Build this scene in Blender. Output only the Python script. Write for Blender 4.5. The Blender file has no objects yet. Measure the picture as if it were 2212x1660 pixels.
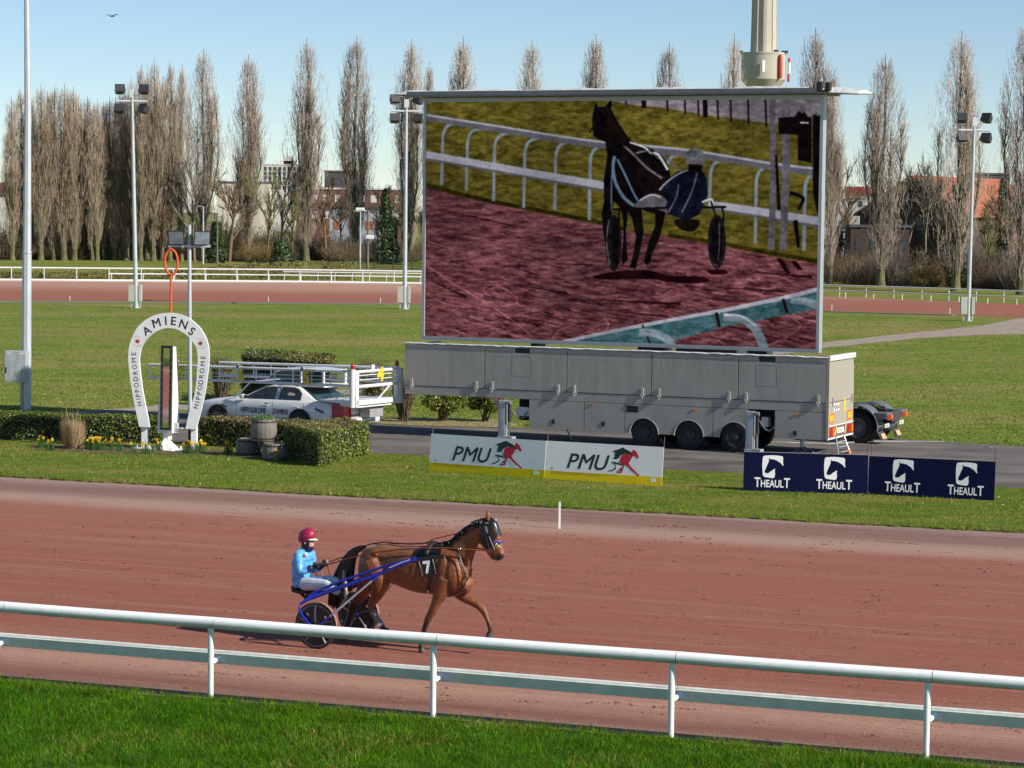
import bpy, bmesh, math, random
import numpy as np
from mathutils import Vector, Matrix
R = math.radians
rnd = random.Random(7)
npr = np.random.RandomState(5)
scene = bpy.context.scene
col = scene.collection

# ---------------------------------------------------------------- camera
FOC, CAMH, HORY, SLOPE = 5600.0, 6.93, 463.0, 0.012      # survey of the photograph (2212 px wide frame)
ROLL = math.atan(SLOPE)
PITCH = math.atan((830 - HORY) / FOC)
_f = Vector((0, math.cos(PITCH), -math.sin(PITCH)))
_u = Vector((0, math.sin(PITCH), math.cos(PITCH)))
_r = Vector((1, 0, 0))
CAM = Vector((0, 0, CAMH))
cr = math.cos(ROLL) * _r + math.sin(ROLL) * _u
cu = -math.sin(ROLL) * _r + math.cos(ROLL) * _u
cam = bpy.data.cameras.new('camera')
cam.sensor_width = 36
cam.lens = 36 * FOC / 2212
cam.clip_start = 0.5
cam.clip_end = 12000
co = bpy.data.objects.new('camera', cam)
col.objects.link(co)
m3 = Matrix((cr, cu, -_f)).transposed()
co.matrix_world = Matrix.Translation(CAM) @ m3.to_4x4()
scene.camera = co

# ---------------------------------------------------------------- light
SUN_TH, SUN_EL = 29.5, 31.5
sdir = Vector((math.cos(R(SUN_TH)) * math.cos(R(SUN_EL)), -math.sin(R(SUN_TH)) * math.cos(R(SUN_EL)), math.sin(R(SUN_EL))))
w = bpy.data.worlds.new('World')
scene.world = w
w.use_nodes = True
nt = w.node_tree
bgn = nt.nodes['Background']
sky = nt.nodes.new('ShaderNodeTexSky')
sky.sky_type = 'NISHITA'
sky.sun_disc = False
sky.sun_elevation = R(SUN_EL)
sky.sun_rotation = R(90 + SUN_TH)
sky.altitude = 0
sky.air_density = 0.75
sky.dust_density = 0.0
sky.ozone_density = 3.0
nt.links.new(sky.outputs[0], bgn.inputs[0])
bgn.inputs[1].default_value = 0.094
sl = bpy.data.lights.new('sun', 'SUN')
sl.energy = 5.0
sl.angle = R(0.55)
sl.color = (1.0, 0.93, 0.82)
so = bpy.data.objects.new('sun', sl)
so.rotation_euler = (-sdir).to_track_quat('-Z', 'Y').to_euler()
so.location = (30, 0, 60)
col.objects.link(so)
scene.view_settings.view_transform = 'Standard'
scene.view_settings.look = 'None'
scene.view_settings.exposure = 0.3
scene.view_settings.gamma = 1.0
scene.cycles.use_adaptive_sampling = True
scene.cycles.adaptive_threshold = 0.02
scene.cycles.max_bounces = 6
scene.cycles.transparent_max_bounces = 8
scene.cycles.caustics_reflective = False
scene.cycles.caustics_refractive = False


# ---------------------------------------------------------------- survey helpers
def ray(x, y):
    dx, dy = x - 1106, y - 830
    xr = dx * math.cos(ROLL) + dy * math.sin(ROLL)
    yr = dx * math.sin(ROLL) - dy * math.cos(ROLL)
    return _f + _r * (xr / FOC) + _u * (yr / FOC)


def P(x, y, z=0.0):                     # where a sight line meets the level z
    d = ray(x, y)
    return CAM + d * ((z - CAMH) / d.z)


def G(x, y, z=0.0):
    p = P(x, y, 0)
    return Vector((p.x, p.y, z))


def HT(bx, by, ty):                     # real height of an upright that stands at (bx,by) and ends at ty
    b = P(bx, by)
    d = ray(bx, ty)
    t = b.y / d.y
    return CAMH + d.z * t


def PXM(bx, by):                        # frame pixels per metre at that distance
    return FOC / P(bx, by).y


def at_depth(x, y, dist):               # survey point at a chosen distance from the camera line
    d = ray(x, y)
    return CAM + d * (dist / d.y)


# ---------------------------------------------------------------- materials
MATS = {}


def nodes_of(m):
    m.use_nodes = True
    n = m.node_tree
    return n, n.nodes['Principled BSDF']


def pm(name, c, rough=0.6, metal=0.0, var=0.12, vs=3.0, bump=0.0, bs=60.0, coat=0.0, spec=0.5, island=0.0, c2=None, stretch=None, trans=0.0, objvar=0.0):
    """one procedural material: base colour, broad mottling, optional second colour, per-piece change, fine relief"""
    if name in MATS:
        return MATS[name]
    m = bpy.data.materials.new(name)
    n, b = nodes_of(m)
    N, L = n.nodes, n.links
    b.inputs['Roughness'].default_value = rough
    b.inputs['Metallic'].default_value = metal
    b.inputs['Coat Weight'].default_value = coat
    b.inputs['Coat Roughness'].default_value = 0.08
    b.inputs['Specular IOR Level'].default_value = spec
    tc = N.new('ShaderNodeTexCoord')
    src = tc.outputs['Object']
    if stretch:
        mp = N.new('ShaderNodeMapping')
        mp.inputs['Scale'].default_value = stretch
        L.new(src, mp.inputs[0])
        src = mp.outputs[0]
    no = N.new('ShaderNodeTexNoise')
    no.inputs['Scale'].default_value = vs
    no.inputs['Detail'].default_value = 5
    no.inputs['Roughness'].default_value = 0.65
    L.new(src, no.inputs['Vector'])
    rmp = N.new('ShaderNodeValToRGB')
    a = tuple(max(0, x * (1 - var)) for x in c[:3])
    d = tuple(min(1, x * (1 + var)) for x in (c2 or c)[:3])
    rmp.color_ramp.elements[0].position = 0.32
    rmp.color_ramp.elements[1].position = 0.68
    rmp.color_ramp.elements[0].color = (*a, 1)
    rmp.color_ramp.elements[1].color = (*d, 1)
    L.new(no.outputs['Fac'], rmp.inputs[0])
    outc = rmp.outputs[0]
    if island:
        g = N.new('ShaderNodeNewGeometry')
        mr = N.new('ShaderNodeMapRange')
        mr.inputs['To Min'].default_value = 1 - island
        mr.inputs['To Max'].default_value = 1 + island
        L.new(g.outputs['Random Per Island'], mr.inputs['Value'])
        mx = N.new('ShaderNodeVectorMath')
        mx.operation = 'SCALE'
        L.new(outc, mx.inputs[0])
        L.new(mr.outputs[0], mx.inputs['Scale'])
        outc = mx.outputs[0]
    if objvar:
        oi = N.new('ShaderNodeObjectInfo')
        mr = N.new('ShaderNodeMapRange')
        mr.inputs['To Min'].default_value = 1 - objvar
        mr.inputs['To Max'].default_value = 1 + objvar
        L.new(oi.outputs['Random'], mr.inputs['Value'])
        mx = N.new('ShaderNodeVectorMath')
        mx.operation = 'SCALE'
        L.new(outc, mx.inputs[0])
        L.new(mr.outputs[0], mx.inputs['Scale'])
        outc = mx.outputs[0]
    L.new(outc, b.inputs['Base Color'])
    if bump:
        n2 = N.new('ShaderNodeTexNoise')
        n2.inputs['Scale'].default_value = bs
        n2.inputs['Detail'].default_value = 6
        L.new(src, n2.inputs['Vector'])
        bp = N.new('ShaderNodeBump')
        bp.inputs['Strength'].default_value = min(1, bump)
        bp.inputs['Distance'].default_value = 0.02 * max(1, bump)
        L.new(n2.outputs['Fac'], bp.inputs['Height'])
        L.new(bp.outputs[0], b.inputs['Normal'])
    if trans:
        tr = N.new('ShaderNodeBsdfTranslucent')
        L.new(outc, tr.inputs['Color'])
        ms = N.new('ShaderNodeMixShader')
        ms.inputs[0].default_value = trans
        L.new(b.outputs[0], ms.inputs[1])
        L.new(tr.outputs[0], ms.inputs[2])
        L.new(ms.outputs[0], N['Material Output'].inputs['Surface'])
    MATS[name] = m
    return m


def emit(name, c, s=1.0, rough=0.5):
    if name in MATS:
        return MATS[name]
    m = bpy.data.materials.new(name)
    n, b = nodes_of(m)
    b.inputs['Base Color'].default_value = (0.01, 0.01, 0.01, 1)
    b.inputs['Roughness'].default_value = rough
    b.inputs['Emission Color'].default_value = (*c, 1)
    b.inputs['Emission Strength'].default_value = s
    MATS[name] = m
    return m


def glass(name, c=(0.03, 0.05, 0.06), rough=0.05, alpha=0.55):
    """tinted car or window glass: dark, glossy, partly see-through"""
    if name in MATS:
        return MATS[name]
    m = bpy.data.materials.new(name)
    n, b = nodes_of(m)
    b.inputs['Base Color'].default_value = (*c, 1)
    b.inputs['Roughness'].default_value = rough
    b.inputs['Specular IOR Level'].default_value = 0.8
    b.inputs['Alpha'].default_value = alpha
    MATS[name] = m
    return m


# ---------------------------------------------------------------- mesh helpers
class MB:
    def __init__(s):
        s.v, s.f, s.mi = [], [], []

    def add(s, vs, fs, mi=0):
        o = len(s.v)
        s.v += [tuple(v) for v in vs]
        s.f += [tuple(i + o for i in f) for f in fs]
        s.mi += [mi] * len(fs)
        return s

    def box(s, x0, x1, y0, y1, z0, z1, mi=0, M=None):
        vs = [Vector((x, y, z)) for x in (x0, x1) for y in (y0, y1) for z in (z0, z1)]
        if M:
            vs = [M @ v for v in vs]
        return s.add(vs, [(0, 1, 3, 2), (4, 6, 7, 5), (0, 4, 5, 1), (2, 3, 7, 6), (0, 2, 6, 4), (1, 5, 7, 3)], mi)

    def cbox(s, c, d, mi=0, M=None):
        return s.box(c[0] - d[0] / 2, c[0] + d[0] / 2, c[1] - d[1] / 2, c[1] + d[1] / 2, c[2] - d[2] / 2, c[2] + d[2] / 2, mi, M)

    def bbox(s, x0, x1, y0, y1, z0, z1, b=0.01, mi=0):
        """box with chamfered edges"""
        bm = bmesh.new()
        bmesh.ops.create_cube(bm, size=1)
        for v in bm.verts:
            v.co = Vector(((x0 + x1) / 2 + v.co.x * (x1 - x0), (y0 + y1) / 2 + v.co.y * (y1 - y0), (z0 + z1) / 2 + v.co.z * (z1 - z0)))
        bmesh.ops.bevel(bm, geom=list(bm.edges), offset=b, segments=2, profile=0.5, affect='EDGES')
        bm.verts.index_update()
        s.add([v.co for v in bm.verts], [[v.index for v in f.verts] for f in bm.faces], mi)
        bm.free()
        return s

    def tube(s, pts, rad, n=8, mi=0, caps=True, flat=1.0, upv=None):
        pts = [Vector(p) for p in pts]
        k = len(pts)
        if not hasattr(rad, '__len__'):
            rad = [rad] * k
        rings = []
        ref = Vector(upv) if upv else Vector((0.13, 0.27, 0.95))
        for i in range(k):
            t = (pts[min(i + 1, k - 1)] - pts[max(i - 1, 0)])
            t = t.normalized() if t.length > 1e-9 else Vector((0, 0, 1))
            a = t.cross(ref)
            if a.length < 0.05:
                a = t.cross(Vector((1, 0, 0)))
            a.normalize()
            b = a.cross(t)
            rings.append([pts[i] + (a * math.cos(2 * math.pi * j / n) + b * math.sin(2 * math.pi * j / n) * flat) * rad[i] for j in range(n)])
        return s.loft(rings, mi, caps)

    def loft(s, rings, mi=0, caps=True, closed=True):
        n = len(rings[0])
        vs = [v for r in rings for v in r]
        fs = []
        m = n if closed else n - 1
        for i in range(len(rings) - 1):
            for j in range(m):
                fs.append((i * n + j, i * n + (j + 1) % n, (i + 1) * n + (j + 1) % n, (i + 1) * n + j))
        if caps and closed:
            fs.append(tuple(range(n - 1, -1, -1)))
            fs.append(tuple((len(rings) - 1) * n + j for j in range(n)))
        return s.add(vs, fs, mi)

    def lathe(s, prof, n=16, mi=0, M=None, caps=True):
        """prof = [(r, z)...] about the local z axis"""
        rings = []
        for r, z in prof:
            ring = [Vector((r * math.cos(2 * math.pi * j / n), r * math.sin(2 * math.pi * j / n), z)) for j in range(n)]
            rings.append([M @ v for v in ring] if M else ring)
        return s.loft(rings, mi, caps)

    def ring(s, c, R0, r, axis='y', n=28, k=8, mi=0, sx=1.0):
        """torus about an axis"""
        rings = []
        for i in range(n):
            a = 2 * math.pi * i / n
            rr = []
            for j in range(k):
                b = 2 * math.pi * j / k
                q = R0 + r * math.cos(b)
                p, h = (q * math.cos(a) * sx, q * math.sin(a)), r * math.sin(b)
                v = {'y': (p[0], h, p[1]), 'x': (h, p[0], p[1]), 'z': (p[0], p[1], h)}[axis]
                rr.append(Vector(c) + Vector(v))
            rings.append(rr)
        rings.append(rings[0])
        return s.loft(rings, mi, False)

    def prism(s, poly, fn, d0, d1, mi=0, sides=True):
        """2-D polygon extruded: fn(a,b,d) -> point"""
        n = len(poly)
        vs = [fn(a, b, d0) for a, b in poly] + [fn(a, b, d1) for a, b in poly]
        fs = [tuple(range(n)), tuple(range(2 * n - 1, n - 1, -1))]
        if sides:
            fs += [(i, i + n, (i + 1) % n + n, (i + 1) % n) for i in range(n)]
        return s.add(vs, fs, mi)

    def build(s, name, mats, parent=None, smooth=None, kind=None, fix=False):
        me = bpy.data.meshes.new(name)
        me.from_pydata(s.v, [], s.f)
        if fix:
            bm = bmesh.new()
            bm.from_mesh(me)
            bmesh.ops.recalc_face_normals(bm, faces=bm.faces)
            bm.to_mesh(me)
            bm.free()
        if not isinstance(mats, (list, tuple)):
            mats = [mats]
        for m in mats:
            me.materials.append(m)
        if len(mats) > 1:
            me.polygons.foreach_set('material_index', s.mi)
        if smooth is not None:
            me.polygons.foreach_set('use_smooth', [True] * len(me.polygons))
            if smooth > 0:
                me.set_sharp_from_angle(angle=R(smooth))
        me.update()
        o = bpy.data.objects.new(name, me)
        col.objects.link(o)
        if parent:
            o.parent = parent
        if kind:
            o['kind'] = kind
        return o


def npmesh(name, V, Fc, mats, parent=None, kind=None, mi=None, smooth=False):
    me = bpy.data.meshes.new(name)
    V = np.asarray(V, np.float32).reshape(-1, 3)
    Fc = np.asarray(Fc, np.int32)
    k = Fc.shape[1]
    me.vertices.add(len(V))
    me.vertices.foreach_set('co', V.ravel())
    me.loops.add(Fc.size)
    me.loops.foreach_set('vertex_index', Fc.ravel())
    me.polygons.add(len(Fc))
    me.polygons.foreach_set('loop_start', np.arange(0, Fc.size, k, dtype=np.int32))
    for m in (mats if isinstance(mats, (list, tuple)) else [mats]):
        me.materials.append(m)
    if mi is not None:
        me.polygons.foreach_set('material_index', np.asarray(mi, np.int32))
    if smooth:
        me.polygons.foreach_set('use_smooth', [True] * len(Fc))
    me.update(calc_edges=True)
    o = bpy.data.objects.new(name, me)
    col.objects.link(o)
    if parent:
        o.parent = parent
    if kind:
        o['kind'] = kind
    return o


def tag(o, label, cat, group=None):
    o['label'] = label
    o['category'] = cat
    if group:
        o['group'] = group
    return o


def thing(name, label, cat, loc=(0, 0, 0), rz=0.0, group=None):
    o = bpy.data.objects.new(name, None)
    o.empty_display_size = 0.2
    col.objects.link(o)
    o.location = loc
    o.rotation_euler = (0, 0, rz)
    return tag(o, label, cat, group)


def copy_tree(o, parent=None):
    c = o.copy()
    col.objects.link(c)
    c.parent = parent
    for ch in o.children:
        copy_tree(ch, c)
    return c


FONT_CACHE = {}


def glyphs(txt, bold, shear):
    cu_ = bpy.data.curves.new('t', 'FONT')
    cu_.body = txt
    cu_.size = 1.0
    cu_.offset = bold
    cu_.shear = shear
    cu_.resolution_u = 4
    ob = bpy.data.objects.new('t', cu_)
    col.objects.link(ob)
    bpy.context.view_layer.update()
    dg = bpy.context.evaluated_depsgraph_get()
    me = bpy.data.meshes.new_from_object(ob.evaluated_get(dg))
    vs = [(v.co.x, v.co.y) for v in me.vertices]
    fs = [tuple(p.vertices) for p in me.polygons]
    col.objects.unlink(ob)
    bpy.data.objects.remove(ob)
    bpy.data.meshes.remove(me)
    return vs, fs


def glyph_m(bold, shear):
    """capital M drawn from its strokes"""
    s_, w_, h0, h1 = 0.10 + 2 * bold, 0.64 + 2 * bold, -bold, 0.68 + bold
    c_ = w_ / 2
    k = 0.40 - bold
    vs = [(0, h0), (s_, h0), (s_, h1 - s_ * 1.7), (c_, k - 0.14 - bold), (w_ - s_, h1 - s_ * 1.7), (w_ - s_, h0), (w_, h0), (w_, h1), (w_ - s_, h1), (c_, k + bold), (s_, h1), (0, h1)]
    return [(a + shear * b, b) for a, b in vs], [(0, 1, 2, 10, 11), (2, 3, 9, 10), (3, 4, 8, 9), (4, 5, 6, 7, 8)]


def text_poly(txt, size=1.0, bold=0.0, sx=1.0, shear=0.0):
    """filled outline of a word as (verts2d, faces), centred on its own box"""
    key = (txt, bold, shear)
    if key not in FONT_CACHE:
        if 'M' in txt and bold > 0 and len(txt) < 14:
            vs, fs, x = [], [], 0.0
            for ch in txt:
                v_, f_ = glyph_m(bold, shear) if ch == 'M' else glyphs(ch, bold, shear)
                b0 = [a - shear * b for a, b in v_]
                dx = x - min(b0)
                o = len(vs)
                vs += [(a + dx, b) for a, b in v_]
                fs += [tuple(i + o for i in f) for f in f_]
                x += max(b0) - min(b0) + 0.09
        else:
            vs, fs = glyphs(txt, bold, shear)
        x0, x1 = min(v[0] for v in vs), max(v[0] for v in vs)
        y0, y1 = min(v[1] for v in vs), max(v[1] for v in vs)
        vs = [(a - (x0 + x1) / 2, b - (y0 + y1) / 2) for a, b in vs]
        FONT_CACHE[key] = (vs, fs, x1 - x0, y1 - y0)
    vs, fs, w_, h_ = FONT_CACHE[key]
    k = size / h_
    return [(a * k * sx, b * k) for a, b in vs], fs, w_ * k * sx


def put_text(mb, txt, fn, size, bold=0.0, sx=1.0, mi=0, width=None, shear=0.0):
    """fn(a,b) -> 3-D point of the face the word is printed on"""
    vs, fs, w_ = text_poly(txt, size, bold, sx, shear)
    k = width / w_ if width else 1.0
    mb.add([fn(a * k, b) for a, b in vs], fs, mi)


def smooth_poly(pts, n=6, closed=True):
    """Catmull-Rom through 2-D points"""
    out = []
    k = len(pts)
    rng = range(k) if closed else range(k - 1)
    for i in rng:
        if closed:
            p0, p1, p2, p3 = pts[i - 1], pts[i], pts[(i + 1) % k], pts[(i + 2) % k]
        else:
            p0, p1, p2, p3 = pts[max(i - 1, 0)], pts[i], pts[i + 1], pts[min(i + 2, k - 1)]
        for j in range(n):
            t = j / n
            out.append(tuple(0.5 * (2 * b + (c - a) * t + (2 * a - 5 * b + 4 * c - d) * t * t + (3 * b - a - 3 * c + d) * t ** 3) for a, b, c, d in zip(p0, p1, p2, p3)))
    if not closed:
        out.append(tuple(pts[-1]))
    return out


def inside(poly, X, Y):
    """numpy point-in-polygon"""
    res = np.zeros(X.shape, bool)
    n = len(poly)
    for i in range(n):
        x0, y0 = poly[i][0], poly[i][1]
        x1, y1 = poly[(i + 1) % n][0], poly[(i + 1) % n][1]
        c = ((y0 > Y) != (y1 > Y)) & (X < (x1 - x0) * (Y - y0) / (y1 - y0 + 1e-12) + x0)
        res ^= c
    return res


# ================================================================ ground materials
def grass_mat(name, dark, mid, dry, s=1.0, dryness=0.5, bump=0.5):
    m = bpy.data.materials.new(name)
    n, b = nodes_of(m)
    N, L = n.nodes, n.links
    b.inputs['Roughness'].default_value = 0.9
    b.inputs['Specular IOR Level'].default_value = 0.15
    tc = N.new('ShaderNodeTexCoord')

    def noise(sc, det=4, rough=0.6, stretch=(1, 1, 1), rot=0.0, dist=0.0):
        mp = N.new('ShaderNodeMapping')
        mp.inputs['Scale'].default_value = stretch
        mp.inputs['Rotation'].default_value = (0, 0, rot)
        L.new(tc.outputs['Object'], mp.inputs[0])
        t = N.new('ShaderNodeTexNoise')
        t.inputs['Scale'].default_value = sc
        t.inputs['Detail'].default_value = det
        t.inputs['Roughness'].default_value = rough
        t.inputs['Distortion'].default_value = dist
        L.new(mp.outputs[0], t.inputs['Vector'])
        return t.outputs['Fac']

    def ramp(f, a, bb, p0, p1):
        r = N.new('ShaderNodeValToRGB')
        r.color_ramp.elements[0].position, r.color_ramp.elements[1].position = p0, p1
        r.color_ramp.elements[0].color, r.color_ramp.elements[1].color = (*a, 1), (*bb, 1)
        L.new(f, r.inputs[0])
        return r.outputs[0]

    def mix(f, a, bb, mode='MIX'):
        x = N.new('ShaderNodeMix')
        x.data_type = 'RGBA'
        x.blend_type = mode
        if isinstance(f, float):
            x.inputs[0].default_value = f
        else:
            L.new(f, x.inputs[0])
        L.new(a, x.inputs[6])
        L.new(bb, x.inputs[7])
        return x.outputs[2]
    c1 = ramp(noise(0.9 * s, 8, 0.74, (0.6, 1.3, 1), R(-15)), dark, mid, 0.36, 0.64)
    patches = ramp(noise(0.16 * s, 5, 0.62, (0.45, 1, 1), R(-20), 0.4), (0, 0, 0), (1, 1, 1), 0.62 - 0.25 * dryness, 0.80 - 0.2 * dryness)
    dryc = ramp(noise(6 * s, 4), tuple(x * 0.75 for x in dry), dry, 0.3, 0.7)
    c2 = mix(patches, c1, dryc)
    fine = ramp(noise(14 * s, 6, 0.8), (0.45, 0.45, 0.45), (1.5, 1.5, 1.5), 0.25, 0.75)
    c3 = mix(1.0, c2, fine, 'MULTIPLY')
    L.new(c3, b.inputs['Base Color'])
    bp = N.new('ShaderNodeBump')
    bp.inputs['Strength'].default_value = bump
    bp.inputs['Distance'].default_value = 0.08
    L.new(noise(11 * s, 6, 0.8), bp.inputs['Height'])
    L.new(bp.outputs[0], b.inputs['Normal'])
    MATS[name] = m
    return m


def track_mat(name, red, pale, grey, bands, streak=1.0):
    """sand track: colour by distance across the track (local y), long drag streaks, hoof pitting"""
    m = bpy.data.materials.new(name)
    n, b = nodes_of(m)
    N, L = n.nodes, n.links
    b.inputs['Roughness'].default_value = 0.95
    b.inputs['Specular IOR Level'].default_value = 0.1
    tc = N.new('ShaderNodeTexCoord')

    def noise(sc, det=5, rough=0.65, stretch=(1, 1, 1), dist=0.0):
        mp = N.new('ShaderNodeMapping')
        mp.inputs['Scale'].default_value = stretch
        L.new(tc.outputs['Object'], mp.inputs[0])
        t = N.new('ShaderNodeTexNoise')
        t.inputs['Scale'].default_value = sc
        t.inputs['Detail'].default_value = det
        t.inputs['Roughness'].default_value = rough
        t.inputs['Distortion'].default_value = dist
        L.new(mp.outputs[0], t.inputs['Vector'])
        return t.outputs['Fac']

    def math_(op, a, c):
        x = N.new('ShaderNodeMath')
        x.operation = op
        for i, q in enumerate((a, c)):
            if isinstance(q, (int, float)):
                x.inputs[i].default_value = q
            else:
                L.new(q, x.inputs[i])
        return x.outputs[0]

    def ramp(f, els):
        r = N.new('ShaderNodeValToRGB')
        cr_ = r.color_ramp
        while len(cr_.elements) < len(els):
            cr_.elements.new(0.5)
        for e, (p, c) in zip(cr_.elements, els):
            e.position = p
            e.color = (*c, 1)
        L.new(f, r.inputs[0])
        return r.outputs[0]

    def mix(f, a, bb, mode='MIX'):
        x = N.new('ShaderNodeMix')
        x.data_type = 'RGBA'
        x.blend_type = mode
        if isinstance(f, float):
            x.inputs[0].default_value = f
        else:
            L.new(f, x.inputs[0])
        L.new(a, x.inputs[6])
        L.new(bb, x.inputs[7])
        return x.outputs[2]
    sep = N.new('ShaderNodeSeparateXYZ')
    L.new(tc.outputs['Object'], sep.inputs[0])
    lo, hi = bands[0][0], bands[-1][0]
    wob = math_('MULTIPLY', math_('SUBTRACT', noise(0.35, 4, 0.6, (0.25, 1, 1)), 0.5), 1.6)
    yy = math_('ADD', sep.outputs['Y'], wob)
    t = math_('DIVIDE', math_('SUBTRACT', yy, lo), hi - lo)
    base = ramp(t, [((y - lo) / (hi - lo), c) for y, c in bands])
    st = ramp(noise(1.3, 6, 0.7, (0.06, 1.6, 1)), [(0.50, (0, 0, 0)), (0.66, (1, 1, 1))])
    palec = ramp(noise(9, 4), [(0.3, tuple(q * 0.85 for q in pale)), (0.7, pale)])
    c = mix(math_('MULTIPLY', st, 0.36 * streak), base, palec)
    gr = ramp(noise(26, 7, 0.85), [(0.28, (0.55, 0.53, 0.53)), (0.5, (1, 1, 1)), (0.72, (1.42, 1.46, 1.48))])
    c = mix(1.0, c, gr, 'MULTIPLY')
    hl = ramp(noise(1.0, 4, 0.7, (0.05, 15, 1)), [(0.3, (0.86, 0.85, 0.85)), (0.7, (1.12, 1.13, 1.13))])
    c = mix(1.0, c, hl, 'MULTIPLY')
    pit = ramp(noise(3.4, 7, 0.8, (0.4, 1.5, 1), 0.8), [(0.58, (1, 1, 1)), (0.68, (0.70, 0.64, 0.62)), (0.76, (0.5, 0.44, 0.42))])
    c = mix(1.0, c, pit, 'MULTIPLY')
    L.new(c, b.inputs['Base Color'])
    bp = N.new('ShaderNodeBump')
    bp.inputs['Strength'].default_value = 0.9
    bp.inputs['Distance'].default_value = 0.05
    h = math_('ADD', math_('MULTIPLY', noise(5.5, 7, 0.75, (0.5, 1.3, 1), 0.4), 1.0), math_('MULTIPLY', noise(30, 5, 0.8), 0.35))
    L.new(h, bp.inputs['Height'])
    L.new(bp.outputs[0], b.inputs['Normal'])
    MATS[name] = m
    return m


M_INFIELD = grass_mat('infield_grass', (0.092, 0.150, 0.018), (0.215, 0.255, 0.040), (0.320, 0.255, 0.085), 0.7, 0.62)
M_VERGE = grass_mat('verge_grass', (0.080, 0.130, 0.012), (0.170, 0.220, 0.026), (0.30, 0.235, 0.075), 1.6, 0.6)
M_LAWN = grass_mat('lawn_grass', (0.030, 0.080, 0.008), (0.070, 0.145, 0.014), (0.13, 0.14, 0.03), 1.8, 0.15)
RED, PALE, GREY = (0.328, 0.124, 0.086), (0.47, 0.275, 0.20), (0.35, 0.22, 0.175)


def sheet(name, pts, z, mat, skirt=0.0, kind='structure', frame=None, parent=None):
    """flat ground sheet; frame=(origin, angle) keeps its own axes so the material can run along it"""
    M = Matrix.Identity(4)
    if frame:
        M = Matrix.Translation(Vector((frame[0][0], frame[0][1], 0))) @ Matrix.Rotation(frame[1], 4, 'Z')
    Mi = M.inverted()
    vs = [Mi @ Vector((p[0], p[1], z)) for p in pts]
    n = len(vs)
    mb = MB()
    fs = [tuple(range(n))]
    if skirt:
        vs += [Vector((v.x, v.y, v.z - skirt)) for v in vs]
        fs += [(i, (i + 1) % n, (i + 1) % n + n, i + n) for i in range(n)]
    mb.add(vs, fs)
    o = mb.build(name, mat, kind=kind, fix=False)
    me = o.data
    if me.polygons[0].normal.z < 0:
        me.flip_normals()
    o.matrix_world = M
    return o


def line(ptsD, step=None, jit=0.0, z=0.0, seed=1):
    """surveyed ground polyline -> world points, optionally resampled and roughened"""
    W = [P(*q) for q in ptsD]
    if not step:
        return W
    rr = random.Random(seed)
    out = []
    ph = [rr.uniform(0, 6.28) for _ in range(6)]
    dist = 0.0
    for a, b in zip(W[:-1], W[1:]):
        d = b - a
        nrm = Vector((-d.y, d.x, 0)).normalized()
        k = max(1, int(d.length / step))
        for i in range(k):
            s_ = dist + d.length * i / k
            o = math.sin(s_ * 0.9 + ph[0]) * 0.45 + math.sin(s_ * 2.3 + ph[1]) * 0.3 + math.sin(s_ * 6.1 + ph[2]) * 0.2 + rr.uniform(-0.55, 0.55)
            out.append(a + d * (i / k) + nrm * (o * jit))
        dist += d.length
    out.append(W[-1])
    return out


# base land: one sheet out to the horizon
mb = MB()
gx = [-4000, -900, -300, -120, -60, -20, 20, 60, 120, 300, 900, 4000]
gy = [-60, 20, 60, 100, 160, 240, 340, 500, 900, 2000, 9000]
vs = [(x, y, 0.0) for y in gy for x in gx]
fs = [(j * 12 + i, j * 12 + i + 1, (j + 1) * 12 + i + 1, (j + 1) * 12 + i) for j in range(10) for i in range(11)]
mb.add(vs, fs)
mb.build('ground', M_INFIELD, kind='structure')

# rail line: frame of the near track
RA, RB = P(455, 1514), P(2000, 1648)
rdir = (RB - RA).normalized()
TRK_TH = math.atan2(-rdir.y, rdir.x)              # right end comes nearer
tframe = (RA, -TRK_TH)
TM = Matrix.Translation(Vector((RA.x, RA.y, 0))) @ Matrix.Rotation(-TRK_TH, 4, 'Z')


def tl(x, y, z=0.0):
    return TM @ Vector((x, y, z))


inner = line([(-600, 997), (0, 1031), (400, 1054), (800, 1077), (1208, 1099), (1600, 1121), (2212, 1154), (2900, 1190)], 0.16, 0.07, seed=3)
inner_smooth = line([(-600, 1000), (0, 1028), (400, 1051), (800, 1074), (1208, 1096), (1600, 1118), (2212, 1151), (2900, 1187)])
yin = (TM.inverted() @ P(1106, 1094)).y
G1 = tuple(x * 0.9 for x in GREY)
DK = (0.25, 0.115, 0.085)
bands = [(0.0, G1), (0.9, DK), (2.2, PALE), (3.2, (0.38, 0.18, 0.13)), (4.8, RED), (9, RED), (yin - 5.2, (0.345, 0.138, 0.098)), (yin - 3.9, (0.43, 0.275, 0.215)),
         (yin - 3.0, (0.40, 0.265, 0.215)), (yin - 2.2, (0.29, 0.17, 0.14)), (yin - 0.9, (0.245, 0.14, 0.112)), (yin - 0.2, (0.36, 0.25, 0.225))]
M_TRACK = track_mat('sand_track', RED, PALE, GREY, bands)
trk = [tl(-45, -0.55), tl(45, -0.55)] + [Vector(p) for p in reversed(inner_smooth)]
# carry the sheet a little under the turf on both sides
trk2 = [tl(-45, -0.6, 0), tl(45, -0.6, 0)] + [p + Vector((0.2, 0.55, 0)) for p in reversed(inner_smooth)]
sheet('racing_track', trk2, 0.006, M_TRACK, frame=tframe)

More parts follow.
